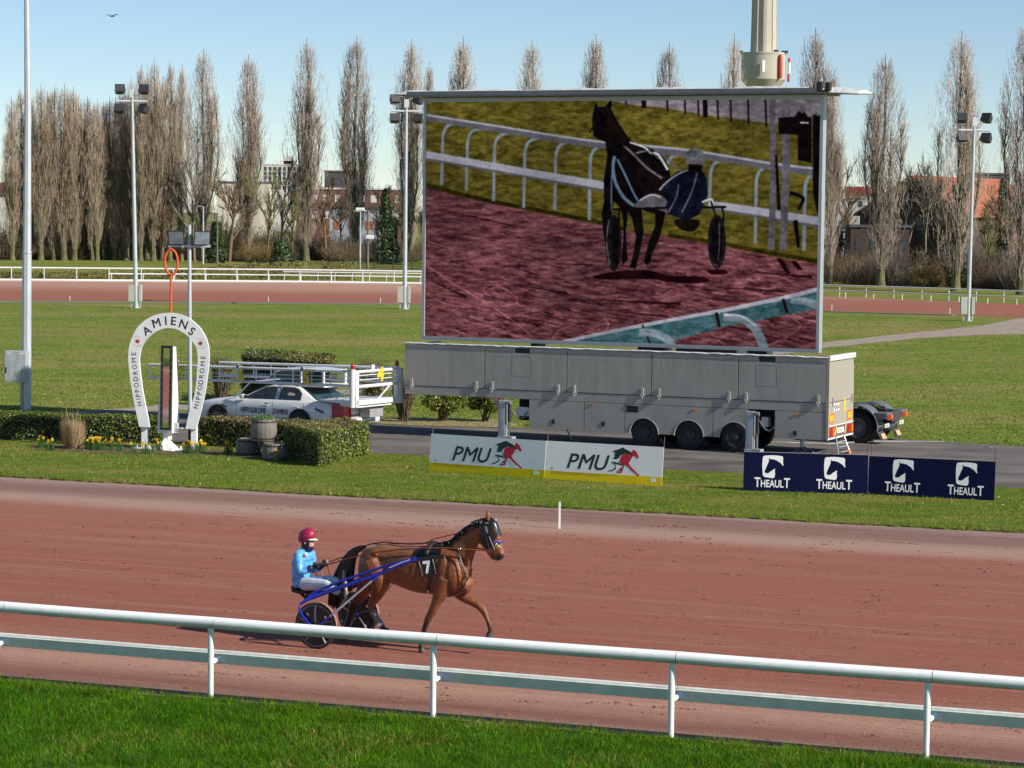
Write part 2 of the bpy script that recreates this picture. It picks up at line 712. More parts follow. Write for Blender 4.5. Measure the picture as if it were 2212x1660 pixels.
# turf between the track and the road
road_lo = [(-700, 915), (0, 940), (380, 960), (807, 982), (926, 988), (1435, 1018), (1605, 1026), (2152, 1056), (2900, 1097)]
road_hi = [(-700, 905), (-100, 908), (60, 901), (117, 896), (240, 886), (410, 893), (600, 903), (840, 919), (1108, 926), (1500, 932), (1900, 946), (2212, 966), (2900, 1010)]
verge = inner + [p for p in reversed(line(road_lo, 0.5, 0.05, seed=8))]
sheet('verge_turf', verge, 0.045, M_VERGE, skirt=0.06)

M_ASPH = pm('asphalt', (0.105, 0.098, 0.094), 0.9, var=0.25, vs=0.6, bump=0.5, bs=45, c2=(0.17, 0.15, 0.135), stretch=(0.5, 1, 1), spec=0.2)
roadp = line(road_lo, 0.5, 0.03, seed=9) + list(reversed(line(road_hi, 0.6, 0.08, seed=10)))
sheet('service_road', [p + Vector((0, -0.15, 0)) if i < 1 else p for i, p in enumerate(roadp)], 0.012, M_ASPH)
M_PATH = pm('gravel_path', (0.34, 0.28, 0.23), 0.95, var=0.2, vs=1.2, bump=0.5, bs=30, spec=0.1)
ph_ = [(100, 896), (240, 884), (407, 872), (640, 851), (866, 832), (1300, 792), (1700, 754), (1772, 741), (1977, 719), (2120, 704), (2212, 686), (2420, 660)]
pl_ = [(100, 899), (240, 893), (407, 886), (640, 864), (866, 842), (1300, 804), (1700, 765), (1772, 753), (1977, 732), (2120, 724), (2212, 722), (2420, 712)]
sheet('infield_path', line(ph_, 1.0, 0.08, seed=4) + list(reversed(line(pl_, 1.0, 0.08, seed=5))), 0.008, M_PATH)
M_LITTER = pm('leaf_litter_soil', (0.16, 0.12, 0.055), 0.95, var=0.5, vs=5, bump=0.8, bs=20, c2=(0.30, 0.24, 0.10))
sheet('planting_bed', line([(812, 916), (900, 921), (1100, 926), (1120, 917), (1060, 908), (930, 903), (815, 906)], 0.4, 0.12, seed=6), 0.02, M_LITTER)

# far straight
ft_hi = [(-700, 600), (0, 607), (300, 609), (910, 614), (1300, 624), (1775, 641), (2212, 657), (2900, 690)]
ft_lo = [(-700, 647), (0, 651), (400, 653), (910, 657), (1400, 663), (1775, 673), (2072, 681), (2212, 688), (2900, 740)]
fa, fb = P(0, 651), P(1775, 673)
fth = math.atan2(fb.y - fa.y, fb.x - fa.x)
fframe = (fa, fth)
bands2 = [(-30, RED), (0, (0.31, 0.128, 0.09)), (10, RED), (24, (0.33, 0.135, 0.095)), (34, (0.40, 0.20, 0.145)), (38, (0.43, 0.24, 0.18)), (60, PALE)]
M_TRACK2 = track_mat('sand_track_far', RED, PALE, GREY, bands2, 0.9)
sheet('far_track', line(ft_lo) + list(reversed(line(ft_hi))), 0.01, M_TRACK2, frame=fframe)
M_KERB = pm('kerb_stone', (0.16, 0.17, 0.15), 0.9)
kl = line([(-700, 648.5), (0, 652.5), (400, 654.5), (910, 658.5), (1400, 664.5), (1775, 674.5), (2060, 682)])
mb = MB()
for a, b in zip(kl[:-1], kl[1:]):
    d = (b - a)
    nn = Vector((-d.y, d.x, 0)).normalized() * 0.35
    mb.add([a - nn, b - nn, b + nn, a + nn] + [q + Vector((0, 0, 0.07)) for q in (a - nn, b - nn, b + nn, a + nn)],
           [(4, 5, 6, 7), (0, 1, 5, 4), (2, 3, 7, 6), (1, 2, 6, 5), (3, 0, 4, 7)])
mb.build('kerb', M_KERB, kind='structure')

# lawn in front of the rail
edge = []
rr = random.Random(11)
x = -45.0
while x < 45:
    edge.append(tl(x, -0.12 + 0.05 * math.sin(x * 1.1) + 0.05 * math.sin(x * 3.7 + 1) + rr.uniform(-0.045, 0.045)))
    x += 0.12
lawn = edge + [tl(45, -22), tl(-45, -22)]
sheet('lawn', lawn, 0.05, M_LAWN, skirt=0.06)


def vnoise(X, Y, s, seed=0):
    r_ = np.random.RandomState(seed)
    g = r_.rand(64, 64)
    x, y = X * s, Y * s
    xi, yi = np.floor(x).astype(int), np.floor(y).astype(int)
    fx, fy = x - xi, y - yi
    fx, fy = fx * fx * (3 - 2 * fx), fy * fy * (3 - 2 * fy)
    q = lambda a, b: g[(xi + a) % 64, (yi + b) % 64]
    return (q(0, 0) * (1 - fx) + q(1, 0) * fx) * (1 - fy) + (q(0, 1) * (1 - fx) + q(1, 1) * fx) * fy


# ---------------------------------------------------------------- grass blades (nobody could count them)
def blades(name, X, Y, z, h0, h1, wdt, mats, label, lean=0.5, mi=None):
    n = len(X)
    h = (h0 + (h1 - h0) * npr.rand(n) ** 1.6) * (0.35 + 0.85 * vnoise(X, Y, 2.6, 41) + 0.55 * vnoise(X, Y, 7.0, 42))
    az = npr.rand(n) * 2 * math.pi
    ca, sa = np.cos(az), np.sin(az)
    la = npr.rand(n) * 2 * math.pi
    ll = npr.rand(n) * lean * h
    V = np.zeros((n, 3, 3), np.float32)
    w_ = wdt * (0.7 + 0.6 * npr.rand(n))
    V[:, 0] = np.stack([X - ca * w_ / 2, Y - sa * w_ / 2, np.full(n, z)], 1)
    V[:, 1] = np.stack([X + ca * w_ / 2, Y + sa * w_ / 2, np.full(n, z)], 1)
    V[:, 2] = np.stack([X + np.cos(la) * ll, Y + np.sin(la) * ll, z + h], 1)
    o = npmesh(name, V, np.arange(3 * n).reshape(-1, 3), mats, kind='stuff', mi=mi)
    return tag(o, label, 'grass')


GB = [pm('blade_green', (0.058, 0.185, 0.006), 0.9, var=0.35, vs=1.6, island=0.5, trans=0.4, spec=0.06),
      pm('blade_light', (0.150, 0.255, 0.012), 0.9, var=0.3, vs=1.6, island=0.4, trans=0.4, spec=0.06),
      pm('blade_dry', (0.36, 0.28, 0.09), 0.9, var=0.3, vs=1.2, island=0.4, trans=0.25, spec=0.06)]
npts = 420000
lx = npr.rand(npts) * 21 - 7.5
ly = -0.02 - npr.rand(npts) * 8.5
Wx = RA.x + lx * math.cos(TRK_TH) + ly * math.sin(TRK_TH)
Wy = RA.y - lx * math.sin(TRK_TH) + ly * math.cos(TRK_TH)
ok = (np.abs(Wx) < Wy * 0.2035) & (Wy > 31.2)
dens = vnoise(Wx, Wy, 1.7, 1) * 0.6 + vnoise(Wx, Wy, 5.0, 2) * 0.4
ok &= npr.rand(npts) < (0.35 + 0.95 * dens)
Wx, Wy, d_ = Wx[ok], Wy[ok], dens[ok]
pr = npr.rand(len(Wx))
patch = vnoise(Wx, Wy, 0.9, 4)
mi = np.where(pr < 0.02 + 0.10 * (patch > 0.75), 2, np.where(pr < 0.12 + 0.40 * patch, 1, 0))
edge_d = (Wx - RA.x) * math.sin(TRK_TH) + (Wy - RA.y) * math.cos(TRK_TH)
mi = np.where((edge_d > -0.55) & (npr.rand(len(mi)) < 0.5), 1, mi)
blades('lawn_grass', Wx, Wy, 0.05, 0.025, 0.10, 0.010, GB, 'lush green grass of the lawn in front of the white rail', 1.3, mi)

# verge blades
npts = 330000
Vx = npr.rand(npts) * 44 - 22
Vy = 56 + npr.rand(npts) * 24
vp = [(p.x, p.y) for p in verge]
vin = [(p.x, p.y) for p in (line([(-600, 997), (0, 1031), (400, 1054), (800, 1077), (1208, 1099), (1600, 1121), (2212, 1154), (2900, 1190)]) + list(reversed(line(road_lo))))]
ok = (np.abs(Vx) < Vy * 0.206)
Vx, Vy = Vx[ok], Vy[ok]
ok = inside(vin, Vx, Vy)
Vx, Vy = Vx[ok], Vy[ok]
dn = vnoise(Vx, Vy, 0.9, 6) * 0.5 + vnoise(Vx, Vy, 3.0, 7) * 0.5
ok = npr.rand(len(Vx)) < 0.3 + 0.9 * dn
Vx, Vy, dn = Vx[ok], Vy[ok], dn[ok]
pr = npr.rand(len(Vx))
pt = vnoise(Vx, Vy, 0.45, 9)
mi = np.where(pr < 0.20 + 0.7 * np.clip(pt - 0.45, 0, 1), 2, np.where(pr < 0.74, 1, 0))
blades('verge_grass', Vx, Vy, 0.045, 0.018, 0.058, 0.016, GB, 'short patchy grass of the verge between the sand track and the road', 0.7, mi)

# ragged dry tufts along the edge of the turf
ex, ey = [], []
for p in inner:
    if abs(p.x) < p.y * 0.21:
        k = rr.randint(6, 22)
        for _ in range(k):
            ex.append(p.x + rr.gauss(0, 0.12))
            ey.append(p.y + abs(rr.gauss(0, 0.12)) - 0.03)
mi = (npr.rand(len(ex)) < 0.5).astype(int) + (npr.rand(len(ex)) < 0.55).astype(int)
blades('edge_grass', np.array(ex), np.array(ey), 0.03, 0.04, 0.16, 0.016, GB, 'ragged half dry grass tufts along the inner edge of the sand track', 0.9, mi)

# tufts over the nearer infield
GB_I = [pm('tuft_green', (0.125, 0.215, 0.024), 0.9, var=0.3, vs=0.5, island=0.35, trans=0.4, spec=0.05), pm('tuft_light', (0.220, 0.290, 0.040), 0.9, var=0.3, vs=0.5, island=0.35, trans=0.4, spec=0.05), GB[2]]
npts = 150000
Iy = 76 + 112 * npr.rand(npts) ** 1.5
Ix = (npr.rand(npts) * 2 - 1) * Iy * 0.206
for bad in (vin, [(q.x, q.y) for q in roadp], [(q.x, q.y) for q in (line(ph_) + list(reversed(line(pl_))))]):
    ok = ~inside(bad, Ix, Iy)
    Ix, Iy = Ix[ok], Iy[ok]
sc_i = Iy / 90.0
pt = vnoise(Ix * 0.6, Iy, 0.22, 14) * 0.6 + vnoise(Ix, Iy, 0.9, 15) * 0.4
pr = npr.rand(len(Ix))
mi = np.where(pr < 0.10 + 0.8 * np.clip(pt - 0.48, 0, 1), 2, np.where(pr < 0.66 + 0.2 * (pt - 0.5), 1, 0))
o_ = blades('infield_tufts', Ix, Iy, 0.0, 0.015, 0.055, 0.06, GB_I, 'short mottled grass of the infield behind the road', 0.8, mi)

# daisies in the verge
n = 90
sel = npr.choice(len(Vx), n)
mb = MB()
for i in sel:
    a = rr.uniform(0, 6)
    r0 = rr.uniform(0.012, 0.022)
    c = Vector((float(Vx[i]), float(Vy[i]), 0.115))
    mb.add([c + Vector((r0 * math.cos(a + t), r0 * math.sin(a + t), r0 * 0.5 * math.sin(t))) for t in (0, 1.05, 2.1, 3.14, 4.2, 5.25)], [tuple(range(6))])
tag(mb.build('daisies', pm('daisy_white', (0.75, 0.75, 0.72), 0.7), kind='stuff'), 'tiny white daisies dotted through the verge grass', 'flowers')

# loose clods thrown up on the track
nc = 620
c0x = npr.rand(nc) * 30 - 12
c0y = 0.3 + npr.rand(nc) * (yin - 1.8)
cx, cy = [], []
for a, b in zip(c0x, c0y):
    k = int(3 + 16 * npr.rand() ** 2)
    cx.append(a + npr.randn(k) * 0.16)
    cy.append(b + npr.randn(k) * 0.05)
cx, cy = np.concatenate(cx), np.concatenate(cy)
V, Fc = [], []
for a, b in zip(cx, cy):
    r0 = rr.uniform(0.010, 0.028) * (1.5 if rr.random() < 0.08 else 1)
    base = len(V)
    sx_ = rr.uniform(0.8, 2.2)
    for k in range(5):
        t = 2 * math.pi * k / 5 + rr.uniform(-0.3, 0.3)
        V.append(tl(a + math.cos(t) * r0 * sx_, b + math.sin(t) * r0, 0.003)[:])
    V.append(tl(a + rr.uniform(-.3, .3) * r0, b + rr.uniform(-.3, .3) * r0, 0.006 + r0 * rr.uniform(0.6, 1.1))[:])
    Fc += [(base + k, base + (k + 1) % 5, base + 5) for k in range(5)]
tag(npmesh('clods', V, Fc, pm('clod_sand', (0.19, 0.070, 0.050), 0.95, island=0.4), kind='stuff'), 'small loose clods of red sand scattered over the near track', 'clods')


# ---------------------------------------------------------------- rails
M_RAIL = bpy.data.materials.new('rail_plastic')
n_, b_ = nodes_of(M_RAIL)
N_, L_ = n_.nodes, n_.links
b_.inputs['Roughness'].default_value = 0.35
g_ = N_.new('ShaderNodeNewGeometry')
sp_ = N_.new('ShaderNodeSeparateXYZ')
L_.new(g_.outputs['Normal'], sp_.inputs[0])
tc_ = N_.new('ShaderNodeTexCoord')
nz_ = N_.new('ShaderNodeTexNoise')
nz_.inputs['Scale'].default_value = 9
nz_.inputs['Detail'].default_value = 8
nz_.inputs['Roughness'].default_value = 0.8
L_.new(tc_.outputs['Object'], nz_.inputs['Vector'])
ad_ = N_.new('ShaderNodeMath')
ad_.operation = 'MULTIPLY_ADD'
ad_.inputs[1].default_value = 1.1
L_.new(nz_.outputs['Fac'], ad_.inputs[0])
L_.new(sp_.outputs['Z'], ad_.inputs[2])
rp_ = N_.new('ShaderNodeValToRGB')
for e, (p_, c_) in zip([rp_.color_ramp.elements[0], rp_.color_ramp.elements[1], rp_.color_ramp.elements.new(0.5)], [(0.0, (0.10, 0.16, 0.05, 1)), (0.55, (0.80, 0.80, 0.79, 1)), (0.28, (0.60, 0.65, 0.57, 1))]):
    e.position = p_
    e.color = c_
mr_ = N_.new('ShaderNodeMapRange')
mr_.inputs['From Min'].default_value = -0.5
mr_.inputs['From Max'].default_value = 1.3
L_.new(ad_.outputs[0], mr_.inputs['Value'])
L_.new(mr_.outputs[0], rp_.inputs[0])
nk_ = N_.new('ShaderNodeTexNoise')
nk_.inputs['Scale'].default_value = 34
nk_.inputs['Detail'].default_value = 6
nk_.inputs['Roughness'].default_value = 0.75
mk_ = N_.new('ShaderNodeMapping')
mk_.inputs['Scale'].default_value = (1.0, 1.0, 0.45)
L_.new(tc_.outputs['Object'], mk_.inputs[0])
L_.new(mk_.outputs[0], nk_.inputs['Vector'])
rk_ = N_.new('ShaderNodeValToRGB')
rk_.color_ramp.elements[0].position, rk_.color_ramp.elements[1].position = 0.60, 0.72
rk_.color_ramp.elements[0].color, rk_.color_ramp.elements[1].color = (1, 1, 1, 1), (0.45, 0.43, 0.36, 1)
L_.new(nk_.outputs['Fac'], rk_.inputs[0])
mm_ = N_.new('ShaderNodeMix')
mm_.data_type = 'RGBA'
mm_.blend_type = 'MULTIPLY'
mm_.inputs[0].default_value = 0.8
L_.new(rp_.outputs[0], mm_.inputs[6])
L_.new(rk_.outputs[0], mm_.inputs[7])
L_.new(mm_.outputs[2], b_.inputs['Base Color'])
M_WHITE = pm('white_paint', (0.78, 0.78, 0.77), 0.45, var=0.06)
M_WHITE_OLD = pm('white_paint_worn', (0.70, 0.71, 0.69), 0.5, var=0.14, vs=8)
M_BEAM = pm('rail_beam', (0.64, 0.68, 0.55), 0.5, var=0.1, vs=4)
M_BOLT = pm('steel_bolt', (0.25, 0.25, 0.24), 0.4, metal=0.8)

rail = thing('running_rail', 'white tubular running rail along the near edge of the sand track', 'rail', RA, -TRK_TH)
LEN = (RB - RA).length
SP = LEN / 3
RZ, RR = 1.115, 0.083
k0, k1 = -3, 6
mbp = MB()
# stanchion: tube with an elbow stub that carries the lower beam
mbp.tube([(0, 0, -0.1), (0, 0, 0.5), (0, 0, 0.62), (0, 0, RZ - RR + 0.02)], [0.040, 0.040, 0.046, 0.044], 14)
mbp.tube([(0.02, 0, 0.54), (0.05, 0.05, 0.575), (0.06, 0.19, 0.585)], [0.034, 0.036, 0.036], 10)
post_me = None
beam_pr = [(-0.085, 0.0), (0.085, 0.0)]
for k in range(k0, k1 + 1):
    x = k * SP - (0.10 if k == -1 else 0.0)
    if post_me is None:
        o = mbp.build('post', M_RAIL, rail, smooth=40)
        post_me = o.data
    else:
        o = bpy.data.objects.new('post', post_me)
        col.objects.link(o)
        o.parent = rail
    o.location = (x, 0, 0)
    br = MB()
    br.box(-0.13, 0.17, 0.180, 0.1865, 0.525, 0.625)
    br.add([(0.06, 0.10, 0.54), (0.17, 0.179, 0.54), (0.17, 0.179, 0.61), (0.06, 0.10, 0.61)], [(0, 1, 2, 3)])
    bk = br.build('bracket', M_WHITE_OLD, rail)
    bk.location = (x, 0, 0)
    bo = MB()
    bo.lathe([(0.012, 0), (0.012, 0.012), (0.006, 0.016)], 8, M=Matrix.Translation((0.145, 0.179, 0.575)) @ Matrix.Rotation(R(90), 4, 'X'))
    bt = bo.build('bolt', M_BOLT, bk)
for k in range(k0, k1, 1):
    x0, x1 = k * SP + 0.006 + 0.07, (k + 1) * SP - 0.006 + 0.07
    mb = MB()
    mb.tube([(x0, 0, RZ)] + [(x0 + (x1 - x0) * t, 0, RZ - 0.006 * math.sin(math.pi * t)) for t in (0.25, 0.5, 0.75)] + [(x1, 0, RZ)], RR, 24, upv=(0, 0, 1))
    mb.build('top_rail', M_RAIL, rail, smooth=40)
    mb = MB()
    # lower beam: C profile open away from the lawn
    prof = [(0.19, 0.500), (0.19, 0.640), (0.30, 0.655), (0.30, 0.645), (0.198, 0.630), (0.198, 0.510), (0.30, 0.495), (0.30, 0.485)]
    x0 -= 0.07
    x1 -= 0.07
    mb.prism(prof, lambda a, b, d: Vector((d, a, b)), x0, x1)
    mb.box(x0, x1, 0.186, 0.1902, 0.5255, 0.532)
    lr = mb.build('lower_rail', M_BEAM, rail, fix=True)
    mb = MB()
    mb.tube([(x0, 0.275, 0.655), (x1, 0.275, 0.655)], 0.030, 10)
    mb.build('beam_lip', M_WHITE_OLD, lr, smooth=40)


def far_rail(name, label, pts, htop, spacing, rtop, lower=None, mid=None, hook=False, cat='rail', group=None, phase=0.0, foot=False, pr=0.035, dropz=0.0):
    """white rail on posts along surveyed ground points"""
    W = [P(*q) for q in pts]
    W = [Vector((p.x, p.y, 0)) for p in W]
    t = thing(name, label, cat, W[0], 0, group)
    o0 = W[0]
    W = [p - o0 for p in W]
    seg = [(b - a).length for a, b in zip(W[:-1], W[1:])]
    tot = sum(seg)

    def along(s_):
        for a, b, l in zip(W[:-1], W[1:], seg):
            if s_ <= l:
                return a + (b - a) * (s_ / l), (b - a).normalized()
            s_ -= l
        return W[-1], (W[-1] - W[-2]).normalized()
    mb = MB()
    mb.tube([Vector((p.x, p.y, htop)) for p in W], rtop, 8, upv=(0, 0, 1))
    mb.build('top_rail', M_WHITE, t, smooth=40)
    for zz, r_, off in ([lower] if lower else []) + ([mid] if mid else []):
        mb = MB()
        mb.tube([Vector((p.x, p.y + off, zz)) for p in W], r_, 6, upv=(0, 0, 1))
        mb.build('lower_rail' if lower and zz == lower[0] else 'middle_rail', M_WHITE, t, smooth=40)
    s_ = phase
    me = None
    while s_ < tot:
        p, d = along(s_)
        if me is None:
            mb = MB()
            if hook:
                mb.tube([(0.0, 0, -0.1), (0, 0, htop * 0.6), (0.03, 0, htop * 0.85), (0.14, 0, htop * 0.97), (0.3, 0, htop)], pr, 6)
            else:
                mb.tube([(0, 0, -0.1), (0, 0, htop)], pr, 6)
            if foot:
                mb.add([(0.0, -0.1, 0.1), (1.7, -0.1, 0.12), (1.7, -0.1, 0.3), (1.5, -0.1, 0.42)], [(0, 1, 2, 3)])
            ob = mb.build('post', M_WHITE, t, smooth=40)
            me = ob.data
        else:
            ob = bpy.data.objects.new('post', me)
            col.objects.link(ob)
            ob.parent = t
        ob.location = p
        ob.rotation_euler = (0, 0, math.atan2(d.y, d.x))
        s_ += spacing
    return t


far_rail('far_running_rail', 'long white rail with a low bottom beam beyond the far straight', [(-60, 607.5), (0, 608), (300, 610), (620, 612), (930, 616)], 1.30, 3.05, 0.075, lower=(0.13, 0.13, -0.05), phase=0.6, pr=0.045)
far_rail('middle_running_rail', 'white single bar rail just behind the long far rail', [(236, 608), (420, 609), (620, 611), (930, 615)], 0.72, 3.05, 0.07, phase=0.2, pr=0.045)
far_rail('hooked_rail', 'white rail on bent hook posts curving in behind the far straight beside the lamp mast', [(612, 609), (700, 610.5), (800, 611.5), (930, 613.5)], 0.98, 1.7, 0.06, hook=True, phase=0.1)
far_rail('turn_running_rail', 'white rail at the back of the far turn, right of the screen', [(1740, 639), (1850, 643), (2000, 648), (2212, 656), (2400, 663)], 1.02, 2.75, 0.05, lower=(0.55, 0.028, 0.0), phase=0.9)
far_rail('low_turn_rail', 'low white rail on bent posts at the outside edge of the far turn', [(1740, 641.5), (1850, 645.5), (2000, 651), (2212, 659.5), (2400, 667)], 0.66, 2.9, 0.04, hook=True, phase=1.3)


# ================================================================ screen trailer
TT = 24.5
TO = P(1786, 989)
ALU = pm('trailer_paint', (0.375, 0.355, 0.315), 0.5, var=0.11, vs=1.6, spec=0.3, stretch=(2, 2, 0.3))
ALU2 = pm('trailer_skirt', (0.375, 0.355, 0.315), 0.5, var=0.10, vs=0.9, spec=0.3)
ALUR = pm('trailer_rear', (0.36, 0.325, 0.265), 0.5, var=0.05, vs=0.7)
SEAM = pm('rubber_seam', (0.03, 0.03, 0.03), 0.7)
DARK = pm('dark_recess', (0.012, 0.012, 0.013), 0.8)
BLK = pm('black_plastic', (0.022, 0.022, 0.024), 0.5)
STEEL = pm('galvanised_steel', (0.45, 0.47, 0.49), 0.4, metal=0.5, var=0.1, vs=6)
CHROME = pm('chrome_rod', (0.75, 0.76, 0.78), 0.15, metal=1.0, var=0.03)
RUBBER = pm('tyre_rubber', (0.018, 0.018, 0.018), 0.75, var=0.3, vs=10, bump=0.2, bs=80)
RIM = pm('dark_rim', (0.06, 0.062, 0.066), 0.5, metal=0.4)
REDL = pm('red_lens', (0.42, 0.012, 0.015), 0.2, coat=0.5)
ORAL = pm('orange_lens', (0.75, 0.20, 0.02), 0.25, coat=0.5)
TARP = pm('grey_tarp', (0.60, 0.61, 0.62), 0.6, var=0.2, vs=3, bump=0.5, bs=8)
FRAME_AL = pm('screen_frame', (0.44, 0.46, 0.49), 0.38, metal=0.35, var=0.05)

tr = thing('screen_trailer', 'long pale grey semi trailer carrying the giant screen, parked on the road', 'trailer', TO, -R(TT))
WID = 2.5
XF = -13.72
mb = MB()
mb.box(XF + 0.02, -0.06, 0.03, WID, 1.40, 2.80)
mb.build('body', SEAM, tr)
mb = MB()
mb.box(XF, XF + 0.018, 0.0, WID, 1.40, 2.86)
mb.build('front_wall', ALU, tr)
mb = MB()
mb.box(XF, -0.06, 0.0, 0.028, 1.312, 1.565)
mb.build('sill', ALU2, tr)
# roof edge: thin strip + tarp lip
mb = MB()
mb.box(XF, -0.05, -0.012, 0.03, 2.865, 2.89)
mb.build('roof_edge', pm('dull_trim', (0.30, 0.28, 0.25), 0.6), tr)
mb = MB()
rr = random.Random(3)
xs = np.linspace(XF, -0.02, 90)
rg = []
for x in xs:
    j = rr.uniform(-0.012, 0.014)
    rg.append([Vector((x, -0.03, 2.895 + j)), Vector((x, -0.015, 2.915 + j)), Vector((x, 0.10, 2.92 + j * 0.5)), Vector((x, 0.10, 2.89)), Vector((x, -0.02, 2.892))])
mb.loft(rg)
mb.build('tarp_edge', TARP, tr, smooth=60)
seams = [XF, -10.97, -8.23, -5.48, -2.75, -0.06]
pan_z = (1.585, 2.86)
for i in range(5):
    x0, x1 = seams[i] + 0.014, seams[i + 1] - 0.014
    mb = MB()
    if i in (1, 4):
        hx0, hx1 = (-9.96, -9.46) if i == 1 else (-2.12, -1.61)
        # panel with an opening at the top edge
        mb.bbox(x0, x1, -0.010, 0.03, pan_z[0], 2.70, 0.004)
        mb.box(x0, hx0, -0.010, 0.03, 2.701, pan_z[1])
        mb.box(hx1, x1, -0.010, 0.03, 2.701, pan_z[1])
    else:
        mb.bbox(x0, x1, -0.010, 0.03, pan_z[0], pan_z[1], 0.004)
    p = mb.build('panel', ALU, tr)
    t = MB()
    t.box(x0 + 0.01, x1 - 0.01, -0.016, -0.0101, 2.735, 2.755) if i not in (1, 4) else (t.box(x0 + 0.01, hx0 - 0.01, -0.016, -0.0101, 2.735, 2.755), t.box(hx1 + 0.01, x1 - 0.01, -0.016, -0.0101, 2.735, 2.755))
    t.build('trim', pm('brown_trim', (0.20, 0.165, 0.11), 0.6), p)
    t = MB()
    k = 0
    xx = x0 + 0.15
    while xx < x1 - 0.1:
        t.box(xx - 0.012, xx + 0.012, -0.015, -0.0101, 2.60, 2.625)
        xx += 0.2
    t.build('rivet_strip', pm('rivet', (0.58, 0.56, 0.52), 0.4, metal=0.4), p, kind='stuff')
    if i in (1, 4):
        a, b = (-10.04, -9.38) if i == 1 else (-2.19, -1.54)
        t = MB()
        t.box(hx0, hx1, 0.0, 0.02, 2.70, 2.86)
        t.build('opening', pm('dark_green_inside', (0.01, 0.035, 0.03), 0.7), p)
        t = MB()
        for q in ((a, b, 2.0, 2.012), (a, b, 2.62, 2.632)):
            t.box(q[0], q[1], -0.0135, -0.0101, q[2], q[3])
        for q in ((a, a + 0.012), (b - 0.012, b)):
            t.box(q[0], q[1], -0.0135, -0.0101, 2.012, 2.62)
        t.build('hatch_frame', pm('hatch_edge', (0.32, 0.31, 0.29), 0.5), p)
for x in (-13.46, -11.25, -10.71, -8.50, -7.97, -5.76, -5.23, -3.02, -2.49, -0.29):
    mb = MB()
    mb.box(x - 0.035, x - 0.01, -0.045, -0.008, 1.60, 1.80)
    mb.box(x + 0.01, x + 0.035, -0.045, -0.008, 1.60, 1.80)
    mb.box(x - 0.06, x + 0.06, -0.055, -0.008, 1.55, 1.60)
    mb.box(x - 0.02, x + 0.02, -0.06, -0.02, 1.48, 1.548)
    mb.build('latch', pm('latch_metal', (0.62, 0.6, 0.55), 0.4, metal=0.4), tr)
# lower skirts with wheel openings
WX = (-5.70, -4.27, -2.85)


def skirt(x0, x1, arches, z0=0.44, z1=1.30, name='skirt_panel'):
    pts = [(x0, z0)]
    for c in arches:
        for k in range(0, 13):
            a = math.pi - math.pi * k / 12
            px_, pz_ = c + 0.46 * math.cos(a), 0.42 + 0.48 * math.sin(a)
            if x0 < px_ < x1:
                pts.append((px_, max(z0, pz_)))
    pts += [(x1, z0), (x1, z1), (x0, z1)]
    mb = MB()
    mb.prism(pts, lambda a, b, d: Vector((a, d, b)), 0.0, 0.03)
    return mb.build(name, ALU2, tr, fix=True)


skirt(-9.46, -7.655, [])
skirt(-7.635, -6.33, [])
skirt(-6.31, -3.53, WX[:2])
skirt(-3.51, -2.42, WX[2:])
skirt(-1.60, -0.08, [], z0=0.5)
mb = MB()
for x in (-5.70, -4.27, -2.85):
    pass
# gooseneck plate
mb = MB()
mb.prism([(-10.84, 1.40), (-10.36, 0.80), (-10.36, 1.31), (-9.99, 1.31), (-9.99, 1.40)], lambda a, b, d: Vector((a, d, b)), 0.02, 0.06)
mb.build('gooseneck_plate', ALU2, tr, fix=True)
# dark innards
mb = MB()
mb.box(-10.0, -0.3, 0.45, 2.4, 0.62, 1.31)
mb.box(-9.2, -6.4, 0.05, 2.4, 0.5, 0.62)
mb.build('chassis', DARK, tr)
mb = MB()
mb.box(-9.95, -9.5, 0.10, 0.4, 0.78, 1.05)
mb.build('valve_box', M_WHITE_OLD, tr)
mb = MB()
mb.box(-2.05, -1.85, 0.10, 0.4, 0.80, 1.08)
mb.build('valve_box', M_WHITE_OLD, tr)
for x in (-8.66, -7.02, -0.98):
    mb = MB()
    mb.box(x - 0.05, x + 0.05, -0.012, 0.0, 0.60, 0.73)
    mb.build('skirt_lock', BLK, tr)
for x, z in ((-10.62, 1.24), (-7.4, 1.24), (-4.1, 1.22), (-0.95, 1.21)):
    mb = MB()
    mb.bbox(x - 0.055, x + 0.055, -0.02, 0.0, z - 0.018, z + 0.018, 0.005)
    mb.build('side_marker', ORAL, tr)
mb = MB()
mb.box(-6.27, -5.9, -0.006, 0.0, 1.06, 1.25)
mb.build('control_recess', DARK, tr)
mb = MB()
mb.box(-10.5, -10.36, 0.008, 0.019, 1.10, 1.37)
st = mb.build('warning_sticker', pm('sticker_red', (0.5, 0.05, 0.12), 0.5), tr)
mb = MB()
mb.box(-10.48, -10.38, 0.004, 0.0078, 1.12, 1.22)
mb.add([(-10.48, 0.004, 1.23), (-10.38, 0.004, 1.23), (-10.38, 0.004, 1.33)], [(0, 1, 2)])
mb.build('print', pm('sticker_yellow', (0.6, 0.5, 0.03), 0.5), st)


